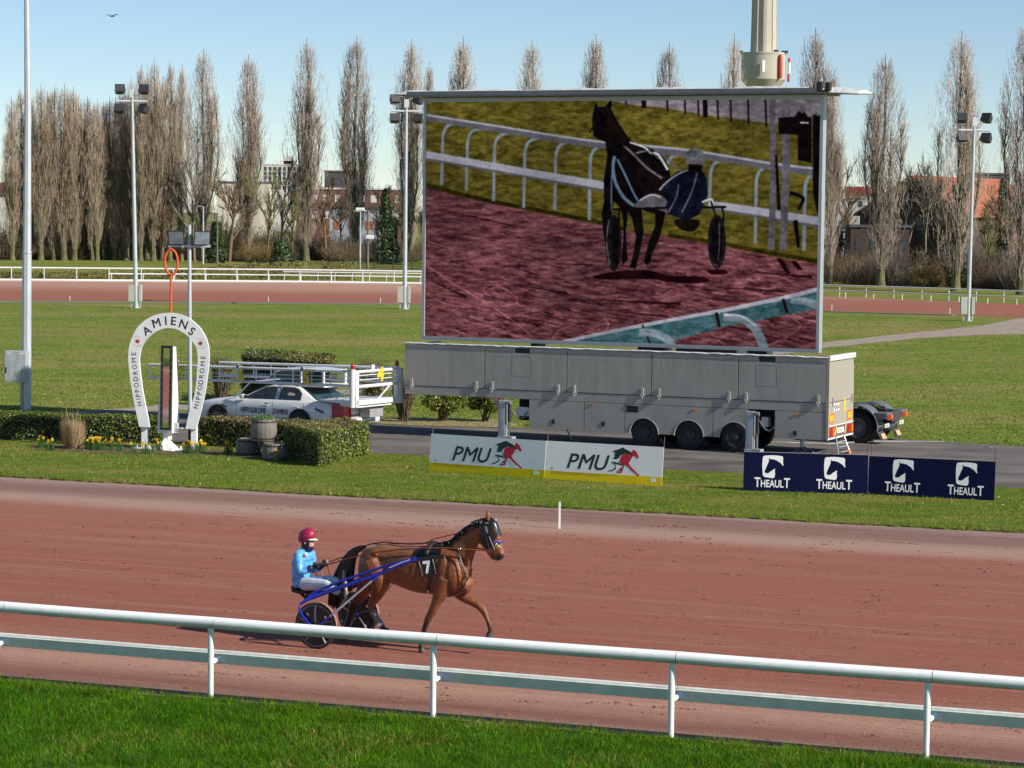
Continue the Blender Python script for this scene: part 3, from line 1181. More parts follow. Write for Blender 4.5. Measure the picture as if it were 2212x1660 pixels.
def wheel(parent, x, y, z, r, wd, side=-1, rim=RIM, name='wheel'):
    t = bpy.data.objects.new(name, None)
    col.objects.link(t)
    t.parent = parent
    t.location = (x, y, z)
    M = Matrix.Rotation(R(90), 4, 'X')
    a = MB()
    a.lathe([(r * 0.60, -wd * 0.46), (r * 0.80, -wd * 0.5), (r * 0.96, -wd * 0.44), (r, -wd * 0.30), (r, wd * 0.30), (r * 0.96, wd * 0.44), (r * 0.80, wd * 0.5), (r * 0.60, wd * 0.46)], 36, M=M, caps=False)
    a.build('tyre', RUBBER, t, smooth=40)
    a = MB()
    a.lathe([(r * 0.61, wd * 0.46), (r * 0.57, wd * 0.43), (r * 0.53, wd * 0.30), (r * 0.36, wd * 0.20), (r * 0.30, wd * 0.34), (r * 0.18, wd * 0.38), (r * 0.14, wd * 0.46), (0.001, wd * 0.47)], 30, M=M, caps=False)
    for k in range(10):
        an = 2 * math.pi * k / 10
        a.tube([(math.cos(an) * r * 0.42, -wd * 0.2, math.sin(an) * r * 0.42), (math.cos(an) * r * 0.42, -wd * 0.27, math.sin(an) * r * 0.42)], r * 0.03, 6)
    a.lathe([(0.001, -wd * 0.1), (r * 0.62, -wd * 0.1)], 24, M=M, caps=False)
    a.build('rim', rim, t, smooth=35)
    return t


for x in WX:
    wheel(tr, x, 0.24, 0.45, 0.45, 0.36)
    wheel(tr, x, 2.26, 0.45, 0.45, 0.36)
    mb = MB()
    pts = []
    for k in range(15):
        a = math.pi * k / 14
        pts.append((x + 0.475 * math.cos(a), 0.42 + 0.495 * math.sin(a)))
    pts2 = [(x + 0.455 * math.cos(math.pi * k / 14), 0.42 + 0.475 * math.sin(math.pi * k / 14)) for k in range(14, -1, -1)]
    mb.prism(pts + pts2, lambda a, b, d: Vector((a, d, b)), -0.012, 0.012)
    mb.build('arch_lip', pm('arch_lip', (0.5, 0.5, 0.48), 0.4), tr, fix=True)
# hydraulic legs
for x in (-10.25, -2.28):
    lg = bpy.data.objects.new('support_leg', None)
    col.objects.link(lg)
    lg.parent = tr
    lg.location = (x, -0.16, 0)
    mb = MB()
    mb.bbox(-0.13, 0.10, -0.1, 0.1, 0.16, 1.26, 0.01)
    mb.bbox(-0.07, 0.04, -0.105, -0.099, 0.25, 1.2, 0.001)
    mb.bbox(-0.15, 0.36, -0.15, 0.15, 0.012, 0.16, 0.01)
    mb.build('column', pm('leg_steel', (0.40, 0.44, 0.48), 0.45, metal=0.3, var=0.15, vs=5), lg)
    mb = MB()
    mb.tube([(0.22, -0.05, 0.62), (0.22, -0.05, 1.18)], 0.058, 14)
    mb.build('cylinder', BLK, lg, smooth=40)
    mb = MB()
    mb.tube([(0.22, -0.05, 0.14), (0.22, -0.05, 0.63)], 0.032, 12)
    mb.build('piston_rod', CHROME, lg, smooth=40)
    mb = MB()
    mb.tube([(0.16, -0.09, 1.20), (0.28, -0.09, 1.20)], 0.06, 14)
    mb.box(0.0, 0.24, -0.08, 0.0, 1.14, 1.25)
    mb.tube([(0.12, -0.11, 0.13), (0.34, -0.11, 0.13)], 0.05, 10)
    mb.build('pivot', pm('pivot_grey', (0.28, 0.29, 0.30), 0.5, metal=0.4), lg, smooth=40)
    mb = MB()
    mb.tube([(0.27, -0.06, 1.0), (0.36, -0.05, 0.86), (0.45, 0.0, 0.74), (0.55, 0.05, 0.70), (0.64, 0.12, 0.78), (0.70, 0.2, 0.92)], 0.024, 8)
    mb.build('hose', BLK, lg, smooth=40)
# rear
mb = MB()
mb.box(-0.06, 0.0, 0.0, WID, 1.585, 2.62)
mb.box(-0.05, -0.01, 0.02, WID - 0.02, 2.62, 2.80)
mb.box(-0.06, 0.0, 0.0, WID, 0.90, 1.565)
mb.box(-0.06, 0.03, -0.01, 0.06, 0.55, 2.90)
mb.build('rear_wall', ALUR, tr)
mb = MB()
mb.box(-0.05, 0.05, 0.0, WID, 2.80, 2.95)
mb.build('rear_awning', TARP, tr)
mb = MB()
mb.box(-0.02, 0.012, 0.0, WID, 0.872, 0.90)
mb.box(-0.02, 0.012, 0.0, WID, 0.50, 0.55)
mb.build('rear_bumper', pm('white_bumper', (0.72, 0.72, 0.7), 0.4), tr)
mb = MB()
mb.box(-0.04, 0.002, 0.02, WID - 0.02, 0.55, 0.872)
mb.build('light_panel', pm('light_panel_red', (0.16, 0.10, 0.10), 0.5), tr)
for y0, y1 in ((0.05, 0.62), (1.95, 2.45)):
    mb = MB()
    mb.bbox(0.0, 0.03, y0, y1, 0.58, 0.85, 0.01)
    lt = mb.build('tail_light', REDL, tr)
    mb = MB()
    mb.box(0.0301, 0.034, y1 - 0.18, y1 - 0.02, 0.60, 0.83)
    mb.build('indicator', ORAL, lt)
for y0 in (0.12, 1.88):
    mb = MB()
    mb.box(0.001, 0.006, y0, y0 + 0.5, 0.97, 1.25)
    b1 = mb.build('reflector_board', pm('reflector_red', (0.80, 0.10, 0.02), 0.4), tr)
    mb = MB()
    mb.box(0.0065, 0.009, y0 + 0.05, y0 + 0.45, 1.01, 1.21)
    mb.build('reflector_yellow', pm('reflector_amber', (0.85, 0.42, 0.02), 0.4), b1)
mb = MB()
mb.box(0.003, 0.012, 0.9, 1.55, 0.64, 0.80)
pl = mb.build('number_plate', M_WHITE, tr)
mb = MB()
put_text(mb, 'AD-187-AL', lambda a, b: Vector((0.0135, 1.225 + a, 0.72 + b)), 0.10, width=0.5)
mb.build('plate_text', BLK, pl)
for y0 in (0.68, 1.62):
    mb = MB()
    mb.add([(0.01, y0, 0.60), (0.01, y0 + 0.1, 0.60), (0.01, y0 + 0.22, 0.85), (0.01, y0 + 0.12, 0.85)], [(0, 1, 2, 3)])
    mb.build('hazard_strip', pm('hazard_yellow', (0.75, 0.55, 0.05), 0.5), tr)
for k in range(3):
    mb = MB()
    mb.lathe([(0.001, 0.0), (0.085, 0.0), (0.085, 0.004), (0.001, 0.004)], 16, M=Matrix.Translation((0.003, 0.62 + 0.21 * k, 1.42)) @ Matrix.Rotation(R(90), 4, 'Y') @ Matrix.Scale(1.5, 4, (1, 0, 0)))
    s_ = mb.build('speed_disc', M_WHITE, tr)
    mb = MB()
    put_text(mb, ('90', '80', '60')[k], lambda a, b: Vector((0.0095, 0.62 + 0.21 * k + a, 1.42 + b)), 0.11)
    mb.build('disc_print', BLK, s_)
mb = MB()
mb.box(0.003, 0.006, 1.55, 1.72, 1.24, 1.62)
s_ = mb.build('rear_sticker', pm('sticker_yellow', (0.6, 0.5, 0.03), 0.5), tr)
for y0 in (0.45, 2.3):
    mb = MB()
    mb.tube([(0.02, y0, 1.45), (0.02, y0, 1.72)], 0.018, 6)
    mb.build('door_bar', STEEL, tr)
# folded jack foot under the tail
mb = MB()
M = Matrix.Translation((-0.95, 0.6, 0))
for k in range(6):
    a = 2 * math.pi * k / 6
    mb.add([M @ Vector((0.08 * math.cos(a), 0.08 * math.sin(a), 0.24)), M @ Vector((0.08 * math.cos(a + 0.5), 0.08 * math.sin(a + 0.5), 0.24)), M @ Vector((0.42 * math.cos(a + 0.3), 0.42 * math.sin(a + 0.3), 0.03)), M @ Vector((0.42 * math.cos(a), 0.42 * math.sin(a), 0.03))], [(0, 1, 2, 3)])
mb.lathe([(0.001, 0.02), (0.44, 0.02), (0.44, 0.035), (0.001, 0.035)], 18, M=M)
mb.tube([M @ Vector((0, 0, 0.2)), M @ Vector((0, 0, 0.5))], 0.06, 10)
mb.build('jack_foot', STEEL, tr)
# cable under the trailer
mb = MB()
mb.tube([(-8.2, 0.0, 0.44), (-8.0, -0.12, 0.16), (-7.5, -0.2, 0.05), (-7.0, -0.2, 0.04), (-6.5, -0.1, 0.08)], 0.025, 6)
mb.build('cable', BLK, tr)

# step ladder leaning out at the back
ld = thing('step_ladder', 'small aluminium step ladder standing under the tail of the grey trailer', 'ladder', TM @ (TM.inverted() @ TO), -R(TT))
for y0 in (0.75, 1.5):
    mb = MB()
    mb.tube([(0.24 if y0 > 1 else 0.12, y0, 0.02), (0.03, y0, 0.55)], 0.022, 8)
    mb.tube([(0.02, y0, 0.53), (-1.9, y0 - 0.1, 0.46)], 0.022, 8)
    mb.build('rail', STEEL, ld)
for k in range(3):
    mb = MB()
    t = 0.15 + 0.28 * k
    mb.tube([(0.20 - 0.16 * t, 0.75, 0.02 + 0.53 * t), (0.24 - 0.2 * t, 1.5, 0.02 + 0.53 * t)], 0.02, 6)
    mb.build('rung', STEEL, ld)
for k in range(7):
    mb = MB()
    x = -0.2 - 0.24 * k
    mb.tube([(x, 0.70, 0.52 + 0.036 * x), (x, 1.45, 0.52 + 0.036 * x)], 0.018, 6)
    mb.build('rung', STEEL, ld)
mb = MB()
mb.bbox(0.11, 0.25, 1.35, 1.6, 0.015, 0.12, 0.02)
mb.build('foot', pm('orange_rubber', (0.55, 0.12, 0.03), 0.6), ld)

# ================================================================ giant screen
sc = thing('giant_screen', 'giant outdoor screen showing a trotter and driver from behind', 'screen', TO, -R(TT))
SY = 0.8
sx0, sx1, sz0, sz1 = -13.45, -0.65, 3.09, 10.375
mb = MB()
mb.box(sx0 - 0.09, sx0 - 0.001, SY - 0.03, SY + 0.28, 2.98, 10.48)
mb.build('frame_post', FRAME_AL, sc)
mb = MB()
mb.box(sx1 + 0.001, sx1 + 0.095, SY - 0.03, SY + 0.28, 2.98, 10.50)
mb.build('frame_post', FRAME_AL, sc)
mb = MB()
mb.box(sx0, sx1, SY - 0.032, SY + 0.28, 2.98, sz0 - 0.001)
mb.build('bottom_bar', FRAME_AL, sc)
mb = MB()
mb.box(sx0, sx1, SY - 0.032, SY + 0.28, sz1 + 0.001, 10.50)
mb.build('top_bar', FRAME_AL, sc)
mb = MB()
mb.box(sx0, sx1, SY + 0.05, SY + 0.26, sz0, sz1)
mb.build('cabinet', DARK, sc)
mb = MB()
for k in range(1, 14):
    x = sx0 + (sx1 - sx0) * k / 14
    mb.box(x - 0.03, x + 0.03, SY + 0.262, SY + 0.34, sz0, sz1)
mb.build('back_rib', STEEL, sc)
# canopy with side flaps and bunched cover
mb = MB()
mb.box(XF - 0.15, -0.5, SY - 0.55, SY + 1.4, 10.52, 10.60)
mb.box(XF - 0.15, -0.5, SY - 0.555, SY - 0.50, 10.56, 10.68)
mb.build('canopy', pm('canopy_grey', (0.20, 0.21, 0.22), 0.5, metal=0.3), sc)
mb = MB()
mb.add([(-0.5, SY - 0.5, 10.50), (0.62, SY - 0.5, 10.47), (0.62, SY + 1.3, 10.55), (-0.5, SY + 1.3, 10.60), (-0.5, SY - 0.5, 10.56), (0.62, SY - 0.5, 10.50), (0.62, SY + 1.3, 10.58), (-0.5, SY + 1.3, 10.66)],
       [(3, 2, 1, 0), (4, 5, 6, 7), (0, 1, 5, 4), (1, 2, 6, 5), (2, 3, 7, 6), (3, 0, 4, 7)])
mb.build('side_flap', pm('flap_olive', (0.14, 0.13, 0.06), 0.7), sc)
mb = MB()
mb.add([(XF - 0.1, SY - 0.5, 10.52), (XF - 0.62, SY - 0.5, 10.58), (XF - 0.62, SY + 1.0, 10.64), (XF - 0.1, SY + 1.3, 10.60), (XF - 0.1, SY - 0.5, 10.58), (XF - 0.62, SY - 0.5, 10.61), (XF - 0.62, SY + 1.0, 10.67), (XF - 0.1, SY + 1.3, 10.66)],
       [(3, 2, 1, 0), (4, 5, 6, 7), (0, 1, 5, 4), (1, 2, 6, 5), (2, 3, 7, 6), (3, 0, 4, 7)])
mb.build('side_flap', pm('flap_olive', (0.14, 0.13, 0.06), 0.7), sc)
rg = []
rr = random.Random(9)
for x in np.linspace(-0.45, 0.6, 16):
    h = 0.10 * max(0, 1 - (x + 0.45) / 1.1) + 0.02 + rr.uniform(-0.012, 0.02)
    rg.append([Vector((x, SY - 0.45, 10.52 - 0.02 * x)), Vector((x, SY - 0.3, 10.56 + h)), Vector((x, SY + 0.1, 10.60 + h * 1.2)), Vector((x, SY + 0.6, 10.62 + h)), Vector((x, SY + 1.0, 10.57))])
mb = MB()
mb.loft(rg)
rg = []
for x in np.linspace(XF - 0.6, XF + 0.6, 14):
    h = 0.07 * math.exp(-((x - XF) / 0.4) ** 2) + rr.uniform(-0.012, 0.02)
    rg.append([Vector((x, SY - 0.5, 10.59)), Vector((x, SY - 0.3, 10.66 + h)), Vector((x, SY + 0.3, 10.68 + h)), Vector((x, SY + 1.0, 10.6))])
mb.loft(rg)
rg = []
for x in np.linspace(XF + 0.4, -0.6, 60):
    h = 0.03 + 0.025 * math.sin(x * 2.1) + rr.uniform(-0.01, 0.012)
    rg.append([Vector((x, SY - 0.54, 10.66)), Vector((x, SY - 0.48, 10.69 + h)), Vector((x, SY + 0.3, 10.70 + h)), Vector((x, SY + 1.2, 10.61))])
mb.loft(rg)
mb.build('rolled_cover', TARP, sc, smooth=60)
mb = MB()
mb.bbox(-0.62, -0.45, SY - 0.56, SY - 0.4, 10.55, 10.86, 0.03)
mb.bbox(-0.38, -0.22, SY - 0.5, SY - 0.3, 10.58, 10.84, 0.03)
mb.build('strap_clamp', BLK, sc)
# mast feet between trailer and screen
for x0, x1 in ((-9.95, -9.72), (-6.4, -5.5), (-2.9, -2.3)):
    mb = MB()
    mb.box(x0, x1, 1.15, 1.75, 2.80, 10.2 if x1 - x0 > 0.8 else 3.4)
    mb.build('mast', pm('mast_dark', (0.04, 0.042, 0.045), 0.5), sc)


# ---- the picture on the screen
def s2l(c):
    return tuple(((x / 255) / 12.92 if x <= 10 else (((x / 255) + 0.055) / 1.055) ** 2.4) for x in c)


SCREEN_GAIN = 0.74
# the display is a grid of lamps: its picture is computed lamp by lamp
GU, GV, SS = 520, 296, 2
_uu, _tt = np.meshgrid((np.arange(GU * SS) + 0.5) / (GU * SS), (np.arange(GV * SS) + 0.5) / (GV * SS))
AX = (62 - 12 * _tt) + ((1940 - 20 * _tt) - (62 - 12 * _tt)) * _uu
AY = (128 - 10 * _uu) + ((1248 + 55 * _uu) - (128 - 10 * _uu)) * _tt
PIC = np.zeros((GV * SS, GU * SS, 3))


def fbm(sx_, sy_, seed, oct_=5, shear=0.0):
    v, amp, tot = np.zeros_like(AX), 1.0, 0.0
    for o in range(oct_):
        v += amp * vnoise((AX + shear * AY) / 100 * sx_ * 2 ** o, (AY - shear * 0) / 100 * sy_ * 2 ** o, 1.0, seed + o)
        tot += amp
        amp *= 0.62
    return v / tot


LN = {'a': fbm(2.6, 7.0, 60), 'b': fbm(1.6, 8.0, 70, 5, 0.3), 'c': fbm(3, 3, 80, 4)}
LED = {  # dark, light, noise, contrast
    'grass': ((62, 57, 22), (108, 98, 44), 'a', 2.2), 'track': ((60, 34, 38), (128, 82, 86), 'b', 1.8), 'tarmac': ((96, 88, 96), (138, 128, 134), 'a', 2), 'rail': ((132, 132, 146), (170, 170, 180), 'c', 1), 'railsh': ((74, 72, 80), (100, 98, 106), 'c', 1),
    'post': ((96, 108, 116), (134, 146, 156), 'c', 1), 'black': ((11, 9, 11), (24, 19, 20), 'c', 2), 'brown': ((16, 12, 12), (30, 21, 20), 'c', 2), 'navy': ((12, 14, 24), (26, 30, 48), 'c', 2), 'grey': ((62, 66, 70), (112, 116, 120), 'c', 2.5), 'white': ((170, 170, 180), (200, 200, 206), 'c', 1),
    'lav': ((74, 70, 78), (106, 102, 110), 'c', 2), 'blue': ((70, 88, 108), (110, 130, 150), 'c', 1), 'teal': ((44, 72, 78), (72, 104, 110), 'a', 2), 'streak': ((120, 66, 70), (188, 130, 130), 'c', 2), 'shade': ((22, 8, 12), (40, 16, 20), 'c', 2),
    'streak2': ((104, 56, 60), (150, 96, 98), 'c', 2), 'shade2': ((46, 18, 22), (60, 26, 30), 'c', 2), 'lgrass': ((118, 106, 38), (138, 124, 52), 'c', 2),
    'dgrass': ((30, 28, 8), (58, 52, 12), 'c', 2), 'wheel': ((14, 13, 17), (36, 33, 38), 'c', 2)}


def paint(key, mask, box, soft=1.0):
    c0, c1, nz, ct = LED[key]
    y0, y1, x0, x1 = box
    f = np.clip((LN[nz][y0:y1, x0:x1] - 0.5) * ct + 0.5, 0, 1)[..., None]
    colr = np.array(c0) * (1 - f) + np.array(c1) * f
    m = (mask * soft)[..., None]
    PIC[y0:y1, x0:x1] = PIC[y0:y1, x0:x1] * (1 - m) + colr * m


def spoly(key, pts, sm=0, soft=1.0):
    if sm:
        pts = smooth_poly(pts, sm)
    xs_, ys_ = [q[0] for q in pts], [q[1] for q in pts]
    x0 = max(0, int((min(xs_) - 70) / 1878 * GU * SS) - 4)
    x1 = min(GU * SS, int((max(xs_) - 40) / 1860 * GU * SS) + 10)
    y0 = max(0, int((min(ys_) - 190) / 1120 * GV * SS) - 4)
    y1 = min(GV * SS, int((max(ys_) - 110) / 1120 * GV * SS) + 10)
    if x1 <= x0 or y1 <= y0:
        return
    paint(key, inside(pts, AX[y0:y1, x0:x1], AY[y0:y1, x0:x1]).astype(float), (y0, y1, x0, x1), soft)


def sline(key, pts, w0, w1=None, sm=4, soft=1.0):
    pts = smooth_poly(pts, sm, False) if sm else pts
    n = len(pts)
    w1 = w0 if w1 is None else w1
    L_, R_ = [], []
    for i, p in enumerate(pts):
        a, b = pts[max(i - 1, 0)], pts[min(i + 1, n - 1)]
        dx, dy = b[0] - a[0], b[1] - a[1]
        l = math.hypot(dx, dy) or 1
        w_ = (w0 + (w1 - w0) * i / (n - 1)) / 2
        L_.append((p[0] - dy / l * w_, p[1] + dx / l * w_))
        R_.append((p[0] + dy / l * w_, p[1] - dx / l * w_))
    spoly(key, L_ + R_[::-1], soft=min(soft, 0.6) if key == 'streak' else soft)


def sell(key, cx, cy, rx, ry, n=24):
    spoly(key, [(cx + rx * math.cos(2 * math.pi * k / n), cy + ry * math.sin(2 * math.pi * k / n)) for k in range(n)])


spoly('grass', [(40, 100), (1960, 90), (1960, 1320), (30, 1270)])
spoly('tarmac', [(880, 100), (1960, 90), (1960, 245), (1720, 236), (1600, 216), (1400, 190), (1250, 160), (1050, 140)])
for x in (1040, 1125, 1235, 1318, 1380, 1412, 1470, 1530, 1610, 1690):
    sline('black' if x in (1125, 1412, 1235) else 'wheel', [(x, 108), (x + 3, 130 + 0.16 * (x - 950))], 22 if x in (1125, 1412) else 9, sm=0)
spoly('track', [(40, 530), (250, 580), (400, 610), (560, 640), (700, 665), (870, 697), (1040, 740), (1240, 767), (1450, 800), (1650, 840), (1750, 870), (1960, 895), (1960, 1330), (30, 1280)])
for q in ([(40, 520), (250, 572), (400, 604), (560, 634)], [(560, 634), (700, 660), (870, 692), (1040, 734)], [(1240, 762), (1450, 795), (1650, 835), (1940, 888)]):
    sline('dgrass', q, 20)
# short strokes: raked sand below, tufts above, growing toward the viewer
rs = random.Random(77)


def sand_y(x):
    return float(np.interp(x, [40, 250, 560, 870, 1240, 1650, 1960], [530, 580, 640, 697, 767, 840, 895]))


for k in range(900):
    x = rs.uniform(60, 1930)
    y0_ = sand_y(x) + 12
    y = y0_ + (1290 - y0_) * rs.random() ** 0.8
    g = (y - 500) / 780
    L_ = rs.uniform(24, 110) * (0.3 + g)
    sl_ = rs.uniform(0.10, 0.34)
    if rs.random() < 0.10 and g > 0.4:
        sl_ = rs.uniform(-0.6, 0.9)
    sline(rs.choice(('streak', 'shade', 'shade2', 'streak2')), [(x - L_ / 2, y - L_ * sl_ / 2), (x, y + rs.uniform(-2, 3)), (x + L_ / 2, y + L_ * sl_ / 2)], rs.uniform(4, 10) * (0.35 + g), 2.5, sm=0, soft=rs.uniform(0.35, 0.85))
for k in range(420):
    x = rs.uniform(60, 1930)
    y1_ = sand_y(x) - 14
    y = 135 + (y1_ - 135) * rs.random()
    if x > 880 and y < 130 + 0.13 * (x - 880) + 14:
        continue
    L_ = rs.uniform(14, 50)
    sline(rs.choice(('dgrass', 'lgrass')), [(x - L_ / 2, y), (x + L_ / 2, y + L_ * 0.14)], rs.uniform(4, 10), 3, sm=0, soft=rs.uniform(0.25, 0.6))
# far rail: posts behind, then bars
for x, yb, ht in ((140, 522, 226), (265, 548, 251), (401, 600, 273), (551, 632, 297), (703, 642, 314), (870, 690, 334), (1232, 640, 375), (1437, 640, 400), (1648, 802, 432), (1772, 832, 444), (1868, 836, 462)):
    sline('post', [(x - 4, yb), (x, ht + 120), (x + 4, ht + 55), (x + 26, ht + 16), (x + 80, ht)], 15, 15)
sline('railsh', [(40, 196), (400, 252), (870, 326), (1290, 368), (1560, 408), (1700, 432), (1960, 470)], 34, 36)
sline('rail', [(40, 186), (400, 240), (870, 312), (1290, 352), (1560, 394), (1700, 418), (1960, 452)], 9, 12)
sline('rail', [(40, 376), (300, 420), (640, 478), (960, 532)], 36, 42)
sline('railsh', [(40, 396), (300, 440), (640, 498), (960, 554)], 10, 12)
sline('rail', [(1430, 616), (1600, 640), (1800, 674), (1960, 700)], 36, 42)
sline('railsh', [(1430, 636), (1600, 662), (1800, 697), (1960, 724)], 10, 12)
# posts and people at the right
sline('lav', [(1722, 108), (1726, 500), (1716, 830)], 26, 30, sm=0)
sline('lav', [(1782, 108), (1784, 420), (1770, 835)], 40, 30, sm=0)
sline('black', [(1738, 380), (1752, 640)], 12, 14, sm=0)
spoly('black', [(1748, 205), (1822, 200), (1836, 176), (1862, 172), (1880, 200), (1898, 205), (1898, 420), (1836, 404), (1836, 286), (1748, 280)])
spoly('black', [(1902, 190), (1960, 186), (1960, 700), (1922, 650), (1904, 560)])
sell('grey', 1926, 176, 16, 22)
sell('lav', 1856, 168, 12, 16)
sline('white', [(1846, 228), (1884, 230)], 8, 7)
sline('black', [(1800, 560), (1860, 585), (1838, 640)], 20, 14)
sline('black', [(1826, 690), (1840, 820)], 22, 14)
# light scratches in the sand
for q, w_ in (([(40, 895), (180, 985), (330, 1072), (480, 1165), (620, 1275)], 9), ([(60, 640), (300, 700), (620, 770)], 4), ([(60, 790), (260, 850), (430, 880)], 5), ([(690, 1262), (720, 1220), (790, 1195)], 10),
              ([(930, 1150), (960, 1190), (935, 1235)], 9), ([(1680, 1296), (1780, 1250), (1850, 1192), (1790, 1140)], 8), ([(330, 1060), (420, 1010), (520, 1075), (440, 1105), (350, 1085)], 7), ([(60, 1050), (180, 1100), (300, 1110)], 6),
              ([(1240, 800), (1430, 850), (1640, 880)], 4), ([(1600, 1000), (1690, 1020), (1640, 1060)], 6), ([(80, 1180), (200, 1220), (380, 1200)], 6), ([(60, 720), (400, 800), (700, 830)], 3), ([(500, 1150), (640, 1120), (740, 1160)], 5)):
    sline('streak', q, w_, w_ * 0.7)
for q, w_ in (([(80, 980), (260, 1060)], 10), ([(700, 900), (880, 905)], 8), ([(1560, 930), (1900, 960)], 10), ([(500, 1000), (760, 1040)], 9), ([(860, 1070), (1300, 1090)], 11), ([(1000, 1130), (1240, 1150)], 9), ([(120, 640), (500, 720)], 6), ([(1460, 1010), (1780, 1030)], 9)):
    sline('shade', q, 2, w_)
# shadows of the turnout
spoly('shade', [(880, 962), (1000, 935), (1150, 930), (1250, 955), (1400, 960), (1432, 986), (1300, 992), (1150, 972), (960, 976)], 3)
spoly('shade', [(1425, 930), (1500, 925), (1516, 945), (1450, 950)], 3)
spoly('shade', [(1740, 872), (1765, 872), (1806, 945), (1786, 945)])
spoly('shade', [(1805, 885), (1830, 885), (1860, 925), (1836, 925)])
# trotter
HORSE2 = [(897, 125), (908, 152), (945, 150), (963, 122), (975, 126), (972, 162), (985, 190), (1002, 222), (1030, 262), (1052, 296), (1080, 322), (1150, 346), (1205, 374), (1242, 430), (1252, 480), (1262, 560), (1232, 640), (1216, 720), (1192, 800), (1166, 850),
          (1160, 892), (1140, 906), (1128, 890), (1136, 850), (1152, 790), (1180, 720), (1180, 660), (1116, 640), (1126, 750), (1106, 850), (1090, 922), (1060, 916), (1076, 860), (1090, 770), (1070, 680), (1052, 650), (1042, 740), (1046, 820), (1050, 880),
          (1026, 906), (1020, 870), (1030, 790), (1030, 700), (1020, 640), (985, 600), (976, 660), (970, 760), (960, 830), (945, 820), (935, 760), (925, 660), (938, 600), (935, 500), (945, 440), (952, 380), (943, 318), (910, 306), (886, 290), (880, 240), (882, 190)]
spoly('black', HORSE2)
spoly('brown', [(960, 190), (1000, 240), (1040, 300), (1010, 330), (970, 290), (950, 240)], 3)
spoly('brown', [(1120, 400), (1200, 420), (1240, 500), (1200, 590), (1130, 580), (1100, 480)], 3)
sline('black', [(884, 245), (866, 275)], 8)
sline('lav', [(1030, 335), (1080, 380), (1140, 440), (1215, 492)], 9, 12)
sline('brown', [(940, 300), (1000, 318), (1040, 340)], 5)
sline('white', [(1060, 320), (1130, 345), (1160, 370), (1195, 380), (1240, 452)], 7, 12)
sline('grey', [(1090, 372), (1150, 362), (1200, 400)], 9, 6)
sline('lav', [(1180, 360), (1240, 400), (1295, 450)], 8, 7)
sline('blue', [(988, 385), (980, 440), (992, 510), (1030, 580), (1080, 622)], 15)
sline('blue', [(1000, 400), (1040, 480), (1070, 545), (1100, 602)], 10)
sline('blue', [(978, 400), (972, 560), (975, 650)], 6)
sell('wheel', 983, 800, 38, 135)
sline('grey', [(960, 690), (950, 800), (965, 905)], 5)
sell('black', 990, 800, 18, 100)
spoly('lav', [(1095, 605), (1160, 565), (1212, 575), (1248, 622), (1242, 656), (1190, 640), (1090, 632)], 3)
sline('white', [(1105, 598), (1160, 570), (1205, 582)], 6)
sline('black', [(975, 640), (1240, 632), (1512, 628)], 11, 12, sm=0)
sline('black', [(1010, 640), (1005, 780)], 9, 8, sm=0)
sline('black', [(1490, 628), (1500, 660), (1490, 790)], 10, 9, sm=0)
sline('black', [(1440, 600), (1470, 690)], 9, 7, sm=0)
sell('wheel', 1468, 795, 42, 130)
sell('black', 1468, 795, 26, 104)
sline('lav', [(1478, 700), (1480, 800), (1474, 880)], 4)
spoly('brown', [(1268, 690), (1390, 690), (1364, 742), (1305, 738)], 2)
spoly('navy', [(1340, 444), (1396, 450), (1421, 490), (1426, 570), (1406, 622), (1390, 662), (1330, 692), (1240, 662), (1230, 622), (1246, 590), (1204, 545), (1230, 508), (1280, 464)])
sline('rail', [(1200, 548), (1232, 512), (1290, 470), (1336, 452)], 8, 5)
sline('lav', [(1290, 520), (1280, 580), (1240, 656)], 7)
sline('lav', [(1376, 468), (1350, 560), (1305, 655)], 8)
sline('white', [(1400, 605), (1440, 590), (1452, 610)], 10, 7)
sell('grey', 1367, 392, 45, 44)
spoly('lav', [(1322, 400), (1412, 404), (1408, 428), (1390, 446), (1340, 440), (1326, 424)])
spoly('black', [(1334, 424), (1402, 428), (1396, 456), (1340, 450)])
# rail crossing the bottom corner
spoly('teal', [(700, 1290), (1000, 1222), (1270, 1168), (1500, 1124), (1770, 1064), (1960, 1012), (1960, 1106), (1700, 1158), (1500, 1200), (1280, 1262), (1230, 1300)])
sline('rail', [(730, 1276), (1000, 1218), (1270, 1164), (1500, 1120), (1770, 1060), (1960, 1008)], 16, 20)
sline('shade', [(1120, 1190), (1160, 1290)], 8, 8, sm=0)
sline('shade', [(1466, 1130), (1480, 1200)], 14, 14, sm=0)
sline('shade', [(1770, 1064), (1790, 1130)], 14, 14, sm=0)
sline('post', [(1105, 1228), (1180, 1232), (1240, 1262), (1270, 1310)], 36, 40)
sline('post', [(1500, 1152), (1580, 1160), (1650, 1214), (1690, 1320)], 38, 44)
sline('post', [(1806, 1070), (1880, 1078), (1960, 1110)], 36, 40)
sline('white', [(1500, 1142), (1580, 1148), (1650, 1196)], 8, 5)
# fine hoof and harrow marks in the sand of the picture
tm = inside([(40, 530), (250, 580), (400, 610), (560, 640), (700, 665), (870, 697), (1040, 740), (1240, 767), (1450, 800), (1650, 840), (1750, 870), (1960, 895), (1960, 1330), (30, 1280)], AX, AY)
PIC += ((fbm(2.2, 9.0, 90, 4, 0.25) - 0.5) * 70)[..., None] * (tm & (PIC.mean(2) > 34))[..., None] * np.array([1.0, 0.80, 0.80])
PIC += ((fbm(9, 9, 95, 3) - 0.5) * 30)[..., None] * (PIC.mean(2) > 28)[..., None]


def blur(A, k):
    for ax in (0, 1):
        B = np.zeros_like(A)
        for d in range(-k, k + 1):
            B += np.roll(A, d, ax)
        A = B / (2 * k + 1)
    return A


